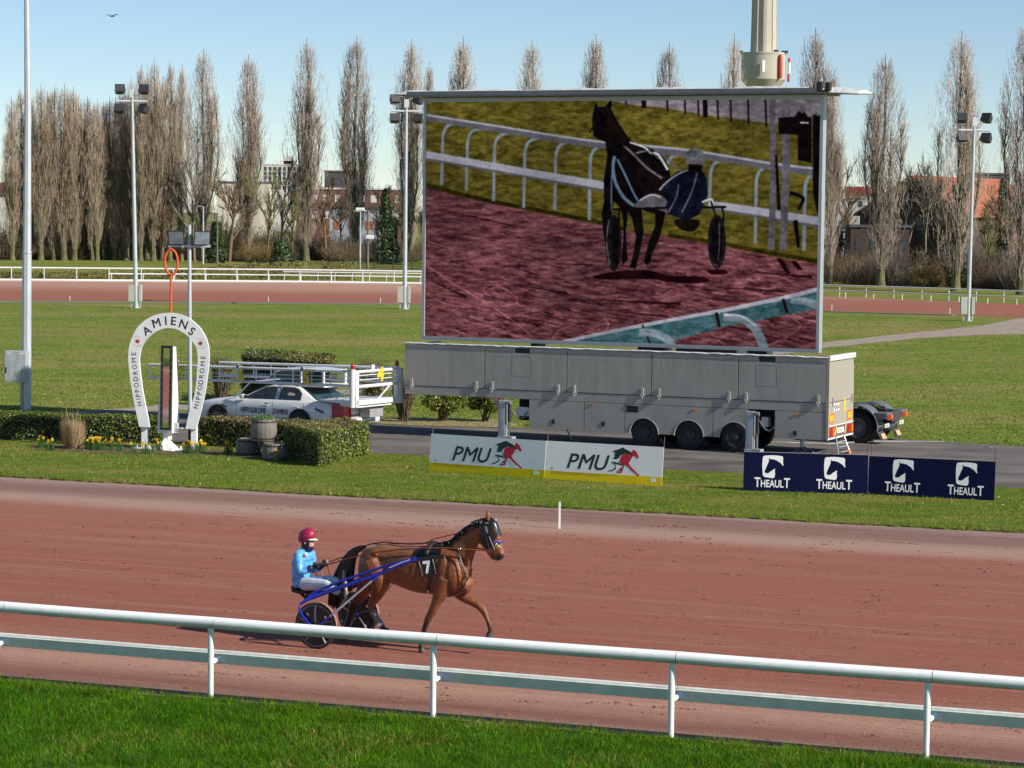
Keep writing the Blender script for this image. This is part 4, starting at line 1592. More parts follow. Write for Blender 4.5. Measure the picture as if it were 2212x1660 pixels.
PIC = np.clip(blur((np.pad(PIC, ((4, 4), (4, 4), (0, 0)), 'edge')), 1)[4:-4, 4:-4], 0, 255)
PIC = PIC.reshape(GV, SS, GU, SS, 3).mean((1, 3))
big = np.kron(np.random.RandomState(3).rand(5, 8), np.ones((GV // 5 + 1, GU // 8 + 1)))[:GV, :GU]
for _ in range(6):
    big = blur(big[..., None], 12)[..., 0]
PIC = np.clip((PIC - 8) * 1.10 * (0.84 + 0.32 * big)[..., None], 0, 255)
LINC = np.where(PIC <= 10, PIC / 255 / 12.92, ((PIC / 255 + 0.055) / 1.055) ** 2.4)
gx_, gz_ = np.meshgrid(sx0 + (sx1 - sx0) * np.arange(GU + 1) / GU, sz1 - (sz1 - sz0) * np.arange(GV + 1) / GV)
Vd = np.stack([gx_, np.full_like(gx_, SY + 0.03), gz_], -1).reshape(-1, 3)
i0 = (np.arange(GV)[:, None] * (GU + 1) + np.arange(GU)[None, :]).ravel()
Fd = np.stack([i0, i0 + GU + 1, i0 + GU + 2, i0 + 1], 1)
M_DISP = bpy.data.materials.new('led_display')
n_, b_ = nodes_of(M_DISP)
at_ = n_.nodes.new('ShaderNodeAttribute')
at_.attribute_name = 'lamp'
b_.inputs['Base Color'].default_value = (0.002, 0.002, 0.002, 1)
b_.inputs['Roughness'].default_value = 0.9
b_.inputs['Specular IOR Level'].default_value = 0.0
b_.inputs['Emission Strength'].default_value = SCREEN_GAIN
n_.links.new(at_.outputs['Color'], b_.inputs['Emission Color'])
dsp = npmesh('display', Vd, Fd, M_DISP, sc)
ca_ = dsp.data.attributes.new('lamp', 'FLOAT_COLOR', 'FACE')
ca_.data.foreach_set('color', np.concatenate([LINC.reshape(-1, 3), np.ones((GU * GV, 1))], 1).astype(np.float32).ravel())

# ================================================================ tractor unit behind the trailer
tk_o = P(1850, 959)
tk = thing('truck_tractor', 'dark grey truck tractor parked behind the trailer, only its back end showing', 'truck', tk_o, -R(TT))
TKG = pm('truck_grey', (0.13, 0.135, 0.145), 0.5, var=0.1, vs=3)
TKD = pm('truck_dark', (0.05, 0.052, 0.056), 0.55)
for y in (0.17, 0.52, 1.75, 2.10):
    wheel(tk, 0.0, y, 0.50, 0.50, 0.30, rim=pm('hub_grey', (0.20, 0.21, 0.23), 0.5, metal=0.4))
for y0 in (-0.02, 1.58):
    mb = MB()
    rg = []
    for k in range(15):
        a = R(205 - 215 * k / 14)
        ro, ri = 0.66, 0.635
        cx, cz = math.cos(a), math.sin(a)
        dx = 0.0
        rg.append([Vector((ro * cx, y0, 0.52 + ro * cz)), Vector((ro * cx * 1.01, y0 + 0.05, 0.54 + ro * cz * 1.02)), Vector((ro * cx * 1.01, y0 + 0.60, 0.54 + ro * cz * 1.02)), Vector((ro * cx, y0 + 0.66, 0.52 + ro * cz)), Vector((ri * cx, y0 + 0.64, 0.52 + ri * cz)), Vector((ri * cx, y0 + 0.02, 0.52 + ri * cz))])
    mb.loft(rg)
    mb.build('mudguard', TKG, tk, smooth=35, fix=True)
    mb = MB()
    mb.add([(0.62, y0 + 0.04, 0.40), (0.64, y0 + 0.60, 0.40), (0.80, y0 + 0.60, 0.12), (0.78, y0 + 0.04, 0.12), (0.64, y0 + 0.04, 0.40), (0.66, y0 + 0.60, 0.40), (0.82, y0 + 0.60, 0.12), (0.80, y0 + 0.04, 0.12)],
           [(0, 1, 2, 3), (7, 6, 5, 4), (0, 3, 7, 4), (1, 5, 6, 2), (3, 2, 6, 7), (0, 4, 5, 1)])
    fl = mb.build('mud_flap', TKD, tk)
    mb = MB()
    mb.add([(0.735, y0 + 0.12, 0.33), (0.745, y0 + 0.52, 0.33), (0.825, y0 + 0.52, 0.17), (0.815, y0 + 0.12, 0.17)], [(0, 1, 2, 3)])
    mb.build('flap_print', pm('flap_tan', (0.45, 0.33, 0.19), 0.7), fl)
    mb = MB()
    mb.bbox(0.55, 0.95, y0 + 0.02, y0 + 0.62, 0.78, 0.98, 0.02)
    mb.build('tail_box', TKG, tk)
    mb = MB()
    mb.bbox(0.951, 0.985, y0 + 0.06, y0 + 0.56, 0.76, 0.93, 0.012)
    lt = mb.build('tail_light', REDL, tk)
    mb = MB()
    mb.box(0.9855, 0.989, y0 + 0.40, y0 + 0.54, 0.775, 0.915)
    mb.build('indicator', ORAL, lt)
    mb = MB()
    mb.box(0.86, 0.875, y0 + 0.08, y0 + 0.56, 0.52, 0.64)
    np_ = mb.build('number_plate', M_WHITE_OLD, tk)
    mb = MB()
    put_text(mb, 'CN-802-CG', lambda a, b: Vector((0.8765, y0 + 0.32 + a, 0.58 + b)), 0.08, width=0.4)
    mb.build('plate_text', BLK, np_)
mb = MB()
for y in (0.78, 1.35):
    mb.bbox(-4.2, 0.92, y, y + 0.10, 0.74, 0.98, 0.01)
mb.bbox(0.80, 0.93, 0.66, 1.56, 0.66, 0.98, 0.02)
mb.build('chassis_rail', TKD, tk)
mb = MB()
mb.lathe([(0.001, 1.10), (0.45, 1.10), (0.47, 1.14), (0.40, 1.17), (0.12, 1.17), (0.001, 1.16)], 24, M=Matrix.Translation((-0.25, 1.12, 0)))
mb.add([(0.1, 0.95, 1.13), (0.72, 0.78, 1.00), (0.72, 1.46, 1.00), (0.1, 1.28, 1.13)], [(0, 1, 2, 3)])
mb.build('fifth_wheel', BLK, tk, smooth=40)
mb = MB()
mb.tube([(0.35, 0.9, 1.0), (0.42, 0.95, 1.14), (0.55, 1.05, 1.12), (0.62, 1.1, 0.98)], 0.03, 8)
mb.tube([(0.3, 1.3, 1.0), (0.45, 1.2, 1.1), (0.6, 1.25, 0.98)], 0.025, 8)
mb.tube([(0.66, 0.72, 0.50), (0.66, 1.5, 0.50)], 0.14, 14)
mb.build('air_tank', TKD, tk, smooth=40)
mb = MB()
mb.bbox(-6.0, -3.9, -0.05, 2.35, 0.6, 3.0, 0.06)
mb.bbox(-5.9, -3.95, 0.0, 2.3, 3.0, 3.55, 0.12)
cb = mb.build('cab', pm('cab_dark', (0.05, 0.055, 0.06), 0.35, coat=0.4), tk)
mb = MB()
mb.box(-5.6, -4.7, -0.056, -0.051, 1.9, 2.7)
mb.build('side_window', glass('truck_glass', (0.02, 0.03, 0.035), alpha=1.0), cb)
wheel(tk, -5.0, 0.16, 0.50, 0.50, 0.32)
wheel(tk, -5.0, 2.12, 0.50, 0.50, 0.32)

# thin white tape lying across the road
mb = MB()
tp = [P(1560, 955), P(1700, 960), P(1790, 961), P(1880, 957), P(1960, 956), P(2040, 958), P(2140, 968)]
mb.tube([Vector((p.x, p.y, 0.03 + 0.02 * (i % 2))) for i, p in enumerate(tp)], 0.015, 5)
tag(mb.build('tape_cord', pm('pale_green_cord', (0.45, 0.5, 0.42), 0.6)), 'thin pale cord lying across the road beside the truck tractor', 'cord')

# ================================================================ advertising boards
NAVY = pm('board_navy', (0.004, 0.007, 0.040), 0.6, var=0.08, spec=0.1)
BWHITE = pm('board_white', (0.88, 0.88, 0.88), 0.55, var=0.03, spec=0.2)
BYEL = pm('board_yellow', (0.85, 0.62, 0.01), 0.55, var=0.05, spec=0.2)
BGRN = pm('print_green', (0.008, 0.030, 0.022), 0.5, var=0.05)
BRED = pm('print_red', (0.62, 0.012, 0.030), 0.5, var=0.05)
STAKE = pm('rusty_stake', (0.12, 0.075, 0.05), 0.7)


def board(name, label, bl, br_, tly, cat='board', group=None, mats=None):
    a, b = P(*bl), P(*br_)
    a = Vector((a.x, a.y, 0))
    b = Vector((b.x, b.y, 0))
    d = b - a
    t = thing(name, label, cat, a, math.atan2(d.y, d.x), group)
    t.rotation_euler.x = -R(6)                  # backward tilt added so the board faces catch more sun
    return t, d.length, HT(bl[0], bl[1], tly)


def quad_uv(px, c):
    """invert a bilinear quad TL,TR,BL,BR"""
    u, v = 0.5, 0.5
    for _ in range(12):
        xl, xr = c[0][0] + (c[2][0] - c[0][0]) * v, c[1][0] + (c[3][0] - c[1][0]) * v
        u = (px[0] - xl) / (xr - xl)
        yt, yb = c[0][1] + (c[1][1] - c[0][1]) * u, c[2][1] + (c[3][1] - c[2][1]) * u
        v = (px[1] - yt) / (yb - yt)
    return u, 1 - v


Q1 = [(135, 167), (1107, 230), (127, 486), (1093, 560)]
EMB = {
    'mane': [(686, 263), (702, 256), (735, 246), (752, 238), (783, 229), (786, 240), (812, 252), (834, 265), (853, 287), (849, 302), (830, 292), (792, 283), (768, 290), (756, 296), (740, 322), (716, 331), (694, 321), (708, 308), (704, 292), (714, 284), (700, 276), (712, 270)],
    'legs': [(742, 335), (752, 350), (746, 362), (712, 353), (676, 350), (690, 362), (703, 368), (714, 396), (702, 410), (684, 420), (661, 424), (655, 432), (690, 430), (716, 414), (722, 404), (712, 370), (752, 378), (776, 384), (764, 403), (742, 418), (740, 427), (758, 425), (778, 408), (788, 380), (752, 366)],
    'red': [(752, 350), (757, 320), (766, 292), (800, 285), (832, 294), (851, 303), (845, 272), (856, 254), (860, 246), (866, 254), (880, 262), (890, 276), (905, 310), (903, 322), (893, 326), (882, 312), (868, 302), (852, 309), (836, 345), (822, 362), (836, 388), (866, 420), (886, 440), (906, 460), (916, 471), (898, 473), (886, 456), (862, 440), (836, 416), (812, 390), (790, 380), (760, 368)],
    'rleg': [(786, 386), (778, 420), (770, 445), (735, 446), (720, 434), (732, 431), (757, 434), (767, 392)],
}
for i, (bl, br_, ty, lab) in enumerate([((926, 1020), (1174.5, 1038), 937, 'white and yellow betting board with red and green horse, nearer the white car'),
                                        ((1175.5, 1038), (1429, 1054), 952.5, 'white and yellow betting board with red and green horse, nearer the navy boards')]):
    t, Wd, Hh = board('advertising_board', lab, bl, br_, ty, 'board', 'white and yellow betting boards')
    mb = MB()
    mb.box(0, Wd, 0, 0.012, 0.265, Hh)
    mb.build('panel', BWHITE, t)
    mb = MB()
    mb.box(0, Wd, -0.001, 0.012, 0.045, 0.2645)
    mb.build('yellow_strip', BYEL, t)

    def bp(px, dd=0.003):
        u, v = quad_uv(px, Q1)
        return Vector((u * Wd, -dd, 0.045 + v * (Hh - 0.045)))
    mg = MB()
    c0 = bp((490, 350))
    put_text(mg, 'PMU', lambda a, b: c0 + Vector((a, 0, b)), 0.40, bold=0.012, width=1.22, shear=0.28)
    mg.build('lettering', BGRN, t)
    me_ = MB()
    for k in ('mane', 'legs'):
        me_.add([bp(q) for q in EMB[k]], [tuple(range(len(EMB[k])))])
    me_.build('green_emblem', BGRN, t)
    me_ = MB()
    for k in ('red', 'rleg'):
        me_.add([bp(q, 0.004) for q in EMB[k]], [tuple(range(len(EMB[k])))])
    me_.build('red_emblem', BRED, t)
    ms = MB()
    for txt, yy_, w_ in (('LES JEUX D\'ARGENT ET DE HASARD PEUVENT ETRE DANGEREUX : PERTES D\'ARGENT, CONFLITS FAMILIAUX, ADDICTION...', 0.235, 1.9), ('RETROUVEZ NOS CONSEILS SUR JOUEURS-INFO-SERVICE.FR (09 74 75 13 13 - APPEL NON SURTAXE)', 0.195, 1.45)):
        put_text(ms, txt, lambda a, b: Vector((0.17 + w_ / 2 + a, -0.003, yy_ + b)), 0.028, bold=0.01, width=w_)
    put_text(ms, '-18', lambda a, b: Vector((0.19 + a, -0.003, 0.325 + b)), 0.035, bold=0.01)
    for k in range(16):
        a0, a1 = 2 * math.pi * k / 16, 2 * math.pi * (k + 1) / 16
        ms.add([(0.19 + r_ * math.cos(a_), -0.003, 0.325 + r_ * math.sin(a_)) for r_, a_ in ((0.036, a0), (0.042, a0), (0.042, a1), (0.036, a1))], [(0, 1, 2, 3)])
    ms.build('small_print', BLK, t, kind='stuff')
    mb = MB()
    mb.box(Wd * 0.905, Wd * 0.95, -0.004, -0.0012, 0.13, 0.22)
    mb.build('sticker', BWHITE, t)
    for x in ((0.02, Wd - 0.01) if i else (0.02,)):
        mb = MB()
        mb.tube([(x, 0.03, -0.1), (x, 0.03, Hh + 0.26)], 0.012, 6)
        mb.build('stake', STAKE, t)

Q2 = [(838 - 0, 972), (1830, 1005), (832, 1295), (1826, 1330)]
for i, (bl, br_, ty, lab, cxs) in enumerate([((1605, 1064), (1872.5, 1072), 976.7, 'navy board with two white horse head logos, directly behind the betting boards', (0.235, 0.735)),
                                             ((1874, 1072), (2147, 1086), 985.6, 'navy board with two white horse head logos, farthest from the finish arch', (0.275, 0.775))]):
    t, Wd, Hh = board('advertising_board', lab.replace('directly behind the betting boards', 'nearest the betting boards'), bl, br_, ty, 'board', 'navy horse feed boards')
    mb = MB()
    mb.box(0, Wd, 0, 0.014, 0.045, Hh)
    mb.build('panel', NAVY, t)
    mb = MB()
    mb.box(0, Wd, -0.002, 0.016, Hh, Hh + 0.012)
    mb.build('edge_strip', pm('board_edge', (0.4, 0.35, 0.3), 0.6), t)
    for cx in cxs:
        S = 0.0031          # metres per survey unit
        ox, oz = cx * Wd, 0.65

        def lp(q, dd):
            return Vector((ox + (q[0] - 167) * S * 1.06, -dd, oz + (640 - q[1]) * S * 0.98))
        shield = [(96, 549), (118, 543), (168, 540), (215, 543), (244, 551), (245, 590), (248, 628), (230, 640), (187, 655), (187, 700), (178, 727), (140, 726), (98, 715), (91, 670), (88, 620), (90, 575)]
        head = [(138, 557), (146, 573), (160, 571), (192, 579), (225, 600), (252, 632), (254, 668), (222, 662), (184, 651), (160, 668), (135, 690), (112, 688), (107, 674), (117, 646), (130, 612), (138, 588)]
        mb = MB()
        mb.add([lp(q, 0.003) for q in smooth_poly(shield, 3)], [tuple(range(len(shield) * 3))])
        lg = mb.build('shield_logo', BWHITE, t)
        mb = MB()
        mb.add([lp(q, 0.005) for q in head], [tuple(range(len(head)))])
        mb.build('horse_head', NAVY, lg)
        mb = MB()
        bz = oz - 0.41
        put_text(mb, 'T', lambda a, b: Vector((ox - 0.37 + a, -0.003, bz + 0.027 + b)), 0.245, bold=0.018, width=0.15)
        put_text(mb, 'HEAUL', lambda a, b: Vector((ox + a, -0.003, bz + b)), 0.19, bold=0.018, width=0.57)
        put_text(mb, 'T', lambda a, b: Vector((ox + 0.37 + a, -0.003, bz + 0.027 + b)), 0.245, bold=0.018, width=0.15)
        mb.build('lettering', BWHITE, t)
    for x in ((0.03, Wd + 0.0) if i == 0 else (0.04, Wd - 0.02)):
        mb = MB()
        mb.tube([(x, 0.035, -0.1), (x, 0.035, Hh + 0.30)], 0.014, 6)
        mb.build('stake', STAKE, t)


# ================================================================ finish arch (big white horseshoe)
def zA(a, b):
    return ((480 + a / 5.53) * 0.5416, (1220 + b / 5.53) * 0.5416)


def zB(a, b):
    return ((480 + a / 4.8825) * 0.5416, (1500 + b / 4.8825) * 0.5416)


def zC(a, b):
    return ((800 + a / 2.765) * 0.5416, (1420 + b / 2.765) * 0.5416)


def plane_solver(O, th):
    """survey pixel -> (x, z) on the upright plane through O that runs along angle th"""
    X = Vector((math.cos(th), -math.sin(th), 0))

    def f(px):
        d = ray(*px)
        # O + a X + z k = CAM + t d
        det = X.x * (-d.y) - (-d.x) * X.y
        rx, ry = CAM.x - O.x, CAM.y - O.y
        a = (rx * (-d.y) - (-d.x) * ry) / det
        t = (X.x * ry - X.y * rx) / det
        return a, CAMH + t * d.z
    return f


AO = P(311, 974)
ATH = R(8)
asol = plane_solver(AO, ATH)
arch = thing('finish_arch', 'big white horseshoe arch lettered AMIENS with an orange ring on top', 'arch', AO, -ATH)
outer = [zB(375, 990), zB(300, 640), zB(215, 180), zA(190, 1300), zA(180, 1100), zA(200, 900), zA(260, 720), zA(370, 500), zA(550, 320), zA(760, 210), zA(1000, 160), zA(1250, 175), zA(1500, 265), zA(1700, 420), zA(1850, 620), zA(1940, 850), zA(1965, 1080), zA(1950, 1350),
         zA(1920, 1600), zB(1640, 400), zB(1570, 700), zB(1480, 1040)]
inner_a = [zB(580, 1000), zB(520, 700), zB(460, 400), zB(415, 100), zA(430, 1300), zA(430, 1130), zA(470, 930), zA(560, 780), zA(700, 640), zA(850, 545), zA(1050, 490), zA(1250, 520), zA(1450, 630), zA(1600, 790), zA(1690, 950), zA(1715, 1200), zA(1690, 1500), zB(1490, 100), zB(1440, 400), zB(1340, 740), zB(1275, 1030)]
oP = smooth_poly([asol(q) for q in outer], 4, False)
iP = smooth_poly([asol(q) for q in inner_a], 4, False)


def resample(pts, n):
    d = [0]
    for a, b in zip(pts[:-1], pts[1:]):
        d.append(d[-1] + math.hypot(b[0] - a[0], b[1] - a[1]))
    out = []
    for k in range(n):
        s_ = d[-1] * k / (n - 1)
        i = max(j for j in range(len(d)) if d[j] <= s_ + 1e-9)
        i = min(i, len(pts) - 2)
        f = (s_ - d[i]) / (d[i + 1] - d[i] + 1e-12)
        out.append((pts[i][0] + (pts[i + 1][0] - pts[i][0]) * f, pts[i][1] + (pts[i + 1][1] - pts[i][1]) * f))
    return out


oP, iP = resample(oP, 60), resample(iP, 60)
M_ARCH = pm('arch_white', (0.80, 0.80, 0.82), 0.4, var=0.05, vs=2)
mb = MB()
rg = [[Vector((o_[0], -0.04, o_[1])), Vector((o_[0], 0.05, o_[1])), Vector((i_[0], 0.05, i_[1])), Vector((i_[0], -0.04, i_[1]))] for o_, i_ in zip(oP, iP)]
mb.loft(rg)
mb.build('horseshoe', M_ARCH, arch, fix=True)


def letter(mbx, ch, c, ang, size, bold=0.0, sx=1.0, d=0.044):
    ca, sa = math.cos(ang), math.sin(ang)
    put_text(mbx, ch, lambda a, b: Vector((c[0] + a * ca - b * sa, -d, c[1] + a * sa + b * ca)), size, bold, sx)


for ch, q, an in (('A', (592, 548), 32), ('M', (805, 380), 17), ('I', (1012, 330), 4), ('E', (1185, 335), -5), ('N', (1402, 410), -19), ('S', (1588, 565), -36)):
    mb = MB()
    letter(mb, ch, asol(zA(*q)), R(an), 0.245, 0.014)
    mb.build('letter', BLK, arch)
LEFT = [(0, zB(385, 540)), (1, zB(362, 450)), (2, zB(352, 380)), (3, zB(337, 290)), (4, zB(322, 178)), (5, zB(308, 55)), (6, zA(345, 1475)), (7, zA(325, 1350)), (8, zA(310, 1200)), (9, zA(305, 1060))]
RIGHT = [(0, zB(1482, 590)), (1, zB(1510, 508)), (2, zB(1527, 432)), (3, zB(1546, 335)), (4, zB(1560, 225)), (5, zB(1575, 118)), (6, zA(1798, 1555)), (7, zA(1812, 1430)), (8, zA(1828, 1275)), (9, zA(1834, 1140))]
for side in (LEFT, RIGHT):
    pts = [asol(q) for _, q in side]
    for k, ch in enumerate('HIPPODROME'):
        a, b = pts[max(k - 1, 0)], pts[min(k + 1, 9)]
        an = math.atan2(b[1] - a[1], b[0] - a[0])
        mb = MB()
        letter(mb, ch, pts[k], an, 0.135, 0.002)
        mb.build('letter', BLK, arch)
M_EMB = pm('emblem_red', (0.42, 0.02, 0.04), 0.5)
for q, lo in (((385, 785), (380, 880)), ((1775, 830), (1775, 930))):
    c = asol(zA(*q))
    mb = MB()
    pts = []
    for k in range(14):
        a = math.pi / 2 + 2 * math.pi * k / 14
        r_ = (0.088, 0.045)[k % 2] * (1.0 if k % 4 else 1.15)
        pts.append((c[0] + r_ * math.cos(a), -0.044, c[1] + r_ * math.sin(a) * 0.85))
    mb.add(pts, [tuple(range(14))])
    e_ = mb.build('emblem', M_EMB, arch)
    mb = MB()
    for txt, r_, a0, a1, flip in (('AMIENS', 0.135, 125, 55, False), ('METROPOLE', 0.15, 215, 325, True)):
        for k, ch in enumerate(txt):
            a = R(a0 + (a1 - a0) * k / (len(txt) - 1))
            p_ = (c[0] + r_ * math.cos(a), c[1] + r_ * math.sin(a))
            letter(mb, ch, p_, a + (math.pi / 2 if flip else -math.pi / 2), 0.028, 0.0)
    mb.build('emblem_text', pm('print_grey', (0.15, 0.15, 0.17), 0.5), e_)
for q, zt in (((453, 1400), 0.75), ((1418, 1400), 0.72)):
    x0 = asol(zB(q[0], 1200))[0]
    mb = MB()
    mb.bbox(x0 - 0.085, x0 + 0.085, 0.051, 0.20, 0.0, 1.0, 0.006)
    p_ = mb.build('post', M_ARCH, arch)
    mb = MB()
    mb.bbox(x0 - 0.34, x0 + 0.24, -0.02, 0.32, 0.05, 0.085, 0.006)
    for bx in (-0.2, 0.17):
        mb.tube([(x0 + bx, 0.02, 0.07), (x0 + bx, 0.02, 0.16)], 0.018, 6)
    mb.add([(x0 + 0.05, 0.05, 0.085), (x0 + 0.12, -0.01, 0.085), (x0 + 0.06, 0.05, 0.35)], [(0, 1, 2)])
    mb.build('base_plate', M_ARCH, p_)
ORNG = pm('orange_paint', (0.72, 0.10, 0.025), 0.45, var=0.06)
rx = asol(zA(1100, 160))
pole_top = asol((368.5, 592))
mb = MB()
mb.tube([(rx[0], 0.07, rx[1] - 0.25), (rx[0], 0.07, pole_top[1])], 0.034, 10)
mb.build('ring_pole', ORNG, arch, smooth=40)
cz = asol((368.3, 567))
rz_ = abs(asol((368.3, 539.5))[1] - asol((368.3, 594.5))[1]) / 2
mb = MB()
n_r = 32
rg = []
for i in range(n_r + 1):
    a = 2 * math.pi * i / n_r
    q = []
    for j in range(8):
        b = 2 * math.pi * j / 8
        R0 = 1 + 0
        q.append(Vector((cz[0] + (rz_ * 0.52 + 0.036 * math.cos(b)) * math.cos(a), 0.07 + 0.036 * math.sin(b), cz[1] + (rz_ + 0.036 * math.cos(b)) * math.sin(a))))
    rg.append(q)
mb.loft(rg, caps=False)
mb.build('ring', ORNG, arch, smooth=40)
mb = MB()
mb.tube([(cz[0] - 0.02 - 0.16 * math.sin(t * 3.1), 0.12, cz[1] + rz_ * 1.1 - 2.1 * rz_ * t) for t in np.linspace(0, 1, 9)], 0.009, 5)
mb.build('wire', STEEL, arch)

# ---------------------------------------------------------------- mirror pillar of the finish line
PO = P(*zB(975, 1478))
PTH = R(24)
psol = plane_solver(PO, PTH)
pil = thing('finish_mirror', 'tall white pillar with a black framed mirror standing inside the horseshoe arch', 'mirror', PO, -PTH)
fr_ = [psol(zA(920, 878)), psol(zA(1155, 890)), psol(zB(988, 1050)), psol(zB(790, 1040))]
zt, zb_ = fr_[0][1], fr_[3][1]
lx_t, rx_t, lx_b, rx_b = fr_[0][0], fr_[1][0], fr_[3][0], fr_[2][0]
M_PIL = pm('pillar_white', (0.76, 0.76, 0.75), 0.4, var=0.04)
mb = MB()
yb_ = 0.30


def hexa(v):
    return [(0, 1, 2, 3), (7, 6, 5, 4), (0, 4, 5, 1), (1, 5, 6, 2), (2, 6, 7, 3), (3, 7, 4, 0)]


bl_x, br_x = psol(zB(715, 1105))[0], rx_b + 0.03
zbb = psol(zB(715, 1105))[1]
v = [(bl_x, 0.0, zbb), (br_x, 0.0, zbb), (rx_t + 0.015, 0.0, zt - 0.03), (lx_t - 0.01, 0.0, zt - 0.03), (bl_x, 0.36, zbb), (br_x, 0.42, zbb), (rx_t + 0.015, 0.16, zt - 0.03), (lx_t - 0.01, 0.14, zt - 0.03)]
mb.add(v, hexa(v))
mb.build('housing', M_PIL, pil, fix=True)


def slab(x0t, x1t, x0b, x1b, z1, z0, y0, y1):
    m_ = MB()
    vv = [(x0b, y0, z0), (x1b, y0, z0), (x1t, y0, z1), (x0t, y0, z1), (x0b, y1, z0), (x1b, y1, z0), (x1t, y1, z1), (x0t, y1, z1)]
    m_.add(vv, hexa(vv))
    return m_


fw = 0.055
slab(lx_t, lx_t + fw, lx_b, lx_b + fw, zt, zb_, -0.06, -0.001).build('frame_side', BLK, pil, fix=True)
slab(rx_t - fw, rx_t, rx_b - fw, rx_b, zt, zb_, -0.06, -0.001).build('frame_side', BLK, pil, fix=True)
slab(lx_t + fw, rx_t - fw, lx_t + fw, rx_t - fw, zt, zt - 0.07, -0.058, -0.001).build('frame_top', BLK, pil, fix=True)
slab(lx_b + fw, rx_b - fw, lx_b + fw, rx_b - fw, zb_ + 0.05, zb_, -0.058, -0.001).build('frame_bottom', BLK, pil, fix=True)
M_MIR = pm('mirror_glass', (0.82, 0.84, 0.85), 0.02, metal=1.0, var=0.02)
slab(lx_t + fw, rx_t - fw, lx_b + fw, rx_b - fw, zt - 0.07, zb_ + 0.05, -0.03, -0.002).build('mirror_pane', M_MIR, pil, fix=True)
mb = MB()
for k in range(12):
    f = 0.04 + 0.92 * k / 11
    for xa, xb in ((lx_t, lx_b), (rx_t - fw, rx_b - fw)):
        x = xb + (xa - xb) * f + fw / 2
        z = zb_ + (zt - zb_) * f
        mb.box(x - 0.006, x + 0.006, -0.065, -0.0605, z - 0.006, z + 0.006)
mb.build('frame_screws', M_WHITE, pil, kind='stuff')
xc = (bl_x + br_x) / 2
mb = MB()
mb.bbox(xc - 0.10, xc + 0.10, 0.06, 0.26, zbb - 0.20, zbb - 0.001, 0.008)
mb.build('neck', M_PIL, pil)
for dx0, dx1, y0 in ((-0.05, -0.30, 0.0), (0.05, 0.32, 0.02)):
    mb = MB()
    mb.add([(xc, 0.0, zbb - 0.15), (xc + dx1, -0.10, 0.07), (xc, -0.18, 0.07), (xc, 0.16, zbb - 0.15), (xc + dx1, 0.30, 0.07)], [(0, 1, 2), (0, 3, 4, 1)], 0)
    mb.build('base_fin', M_PIL, pil)
mb = MB()
mb.add([(xc - 0.01, -0.005, zbb - 0.15), (xc - 0.03, -0.32, 0.07), (xc + 0.03, -0.32, 0.07), (xc + 0.02, -0.005, zbb - 0.15), (xc, 0.2, 0.07)], [(0, 1, 2, 3), (1, 0, 4), (2, 4, 3)])
mb.build('base_fin', M_PIL, pil)
mb = MB()
mb.bbox(xc - 0.46, xc + 0.46, -0.34, 0.36, 0.04, 0.07, 0.005)
for bx, by in ((-0.38, -0.26), (0.38, -0.26), (-0.38, 0.28), (0.38, 0.28)):
    mb.tube([(xc + bx, by, 0.07), (xc + bx, by, 0.15)], 0.022, 6)
mb.build('base_plate', M_PIL, pil)
mb = MB()
mb.bbox(br_x + 0.0, br_x + 0.13, 0.10, 0.14, zbb + 0.02, zbb + 0.3, 0.005)
mb.tube([(br_x + 0.10, 0.1, zbb + 0.14), (br_x + 0.30, 0.1, zbb + 0.15)], 0.02, 6)
mb.build('adjuster', M_PIL, pil)

# ================================================================ poles and floodlights
M_POLE = pm('pole_galvanised', (0.50, 0.53, 0.56), 0.45, metal=0.2, var=0.08, vs=2)
M_POLEW = pm('pole_white', (0.62, 0.65, 0.68), 0.45, var=0.06, vs=2)
M_LAMP = pm('lamp_housing', (0.035, 0.036, 0.04), 0.5)
M_LENS = pm('lamp_glass', (0.20, 0.24, 0.28), 0.12, coat=0.5, var=0.3, vs=6)
M_CAB = pm('cabinet_grey', (0.36, 0.40, 0.41), 0.55, var=0.22, vs=4, stretch=(3, 3, 0.6))


def fl_mesh(name, parent, w_, h_, d_, M, lens=True):
    """one floodlight: tapered housing, lens, yoke"""
    t = bpy.data.objects.new(name, None)
    col.objects.link(t)
    t.parent = parent
    t.matrix_local = M
    mb = MB()
    v = [(-w_ / 2, -d_ / 2, -h_ / 2), (w_ / 2, -d_ / 2, -h_ / 2), (w_ / 2, -d_ / 2, h_ / 2), (-w_ / 2, -d_ / 2, h_ / 2), (-w_ * 0.36, d_ / 2, -h_ * 0.34), (w_ * 0.36, d_ / 2, -h_ * 0.34), (w_ * 0.36, d_ / 2, h_ * 0.34), (-w_ * 0.36, d_ / 2, h_ * 0.34)]
    mb.add(v, hexa(v))
    for k in range(4):
        z = -h_ * 0.25 + h_ * 0.17 * k
        mb.box(-w_ * 0.3, w_ * 0.3, d_ / 2 - 0.01, d_ / 2 + d_ * 0.22, z - 0.012, z + 0.012)
    mb.build('housing', M_LAMP, t, fix=True)
    if lens:
        mb = MB()
        mb.box(-w_ * 0.43, w_ * 0.43, -d_ / 2 - 0.012, -d_ / 2 - 0.001, -h_ * 0.42, h_ * 0.42)
        mb.build('lens', M_LENS, t)
    mb = MB()
    mb.tube([(-w_ * 0.5, 0, 0), (-w_ * 0.55, 0.02, -h_ * 0.55), (w_ * 0.55, 0.02, -h_ * 0.55), (w_ * 0.5, 0, 0)], 0.018, 6)
    mb.build('yoke', M_LAMP, t)
    return t


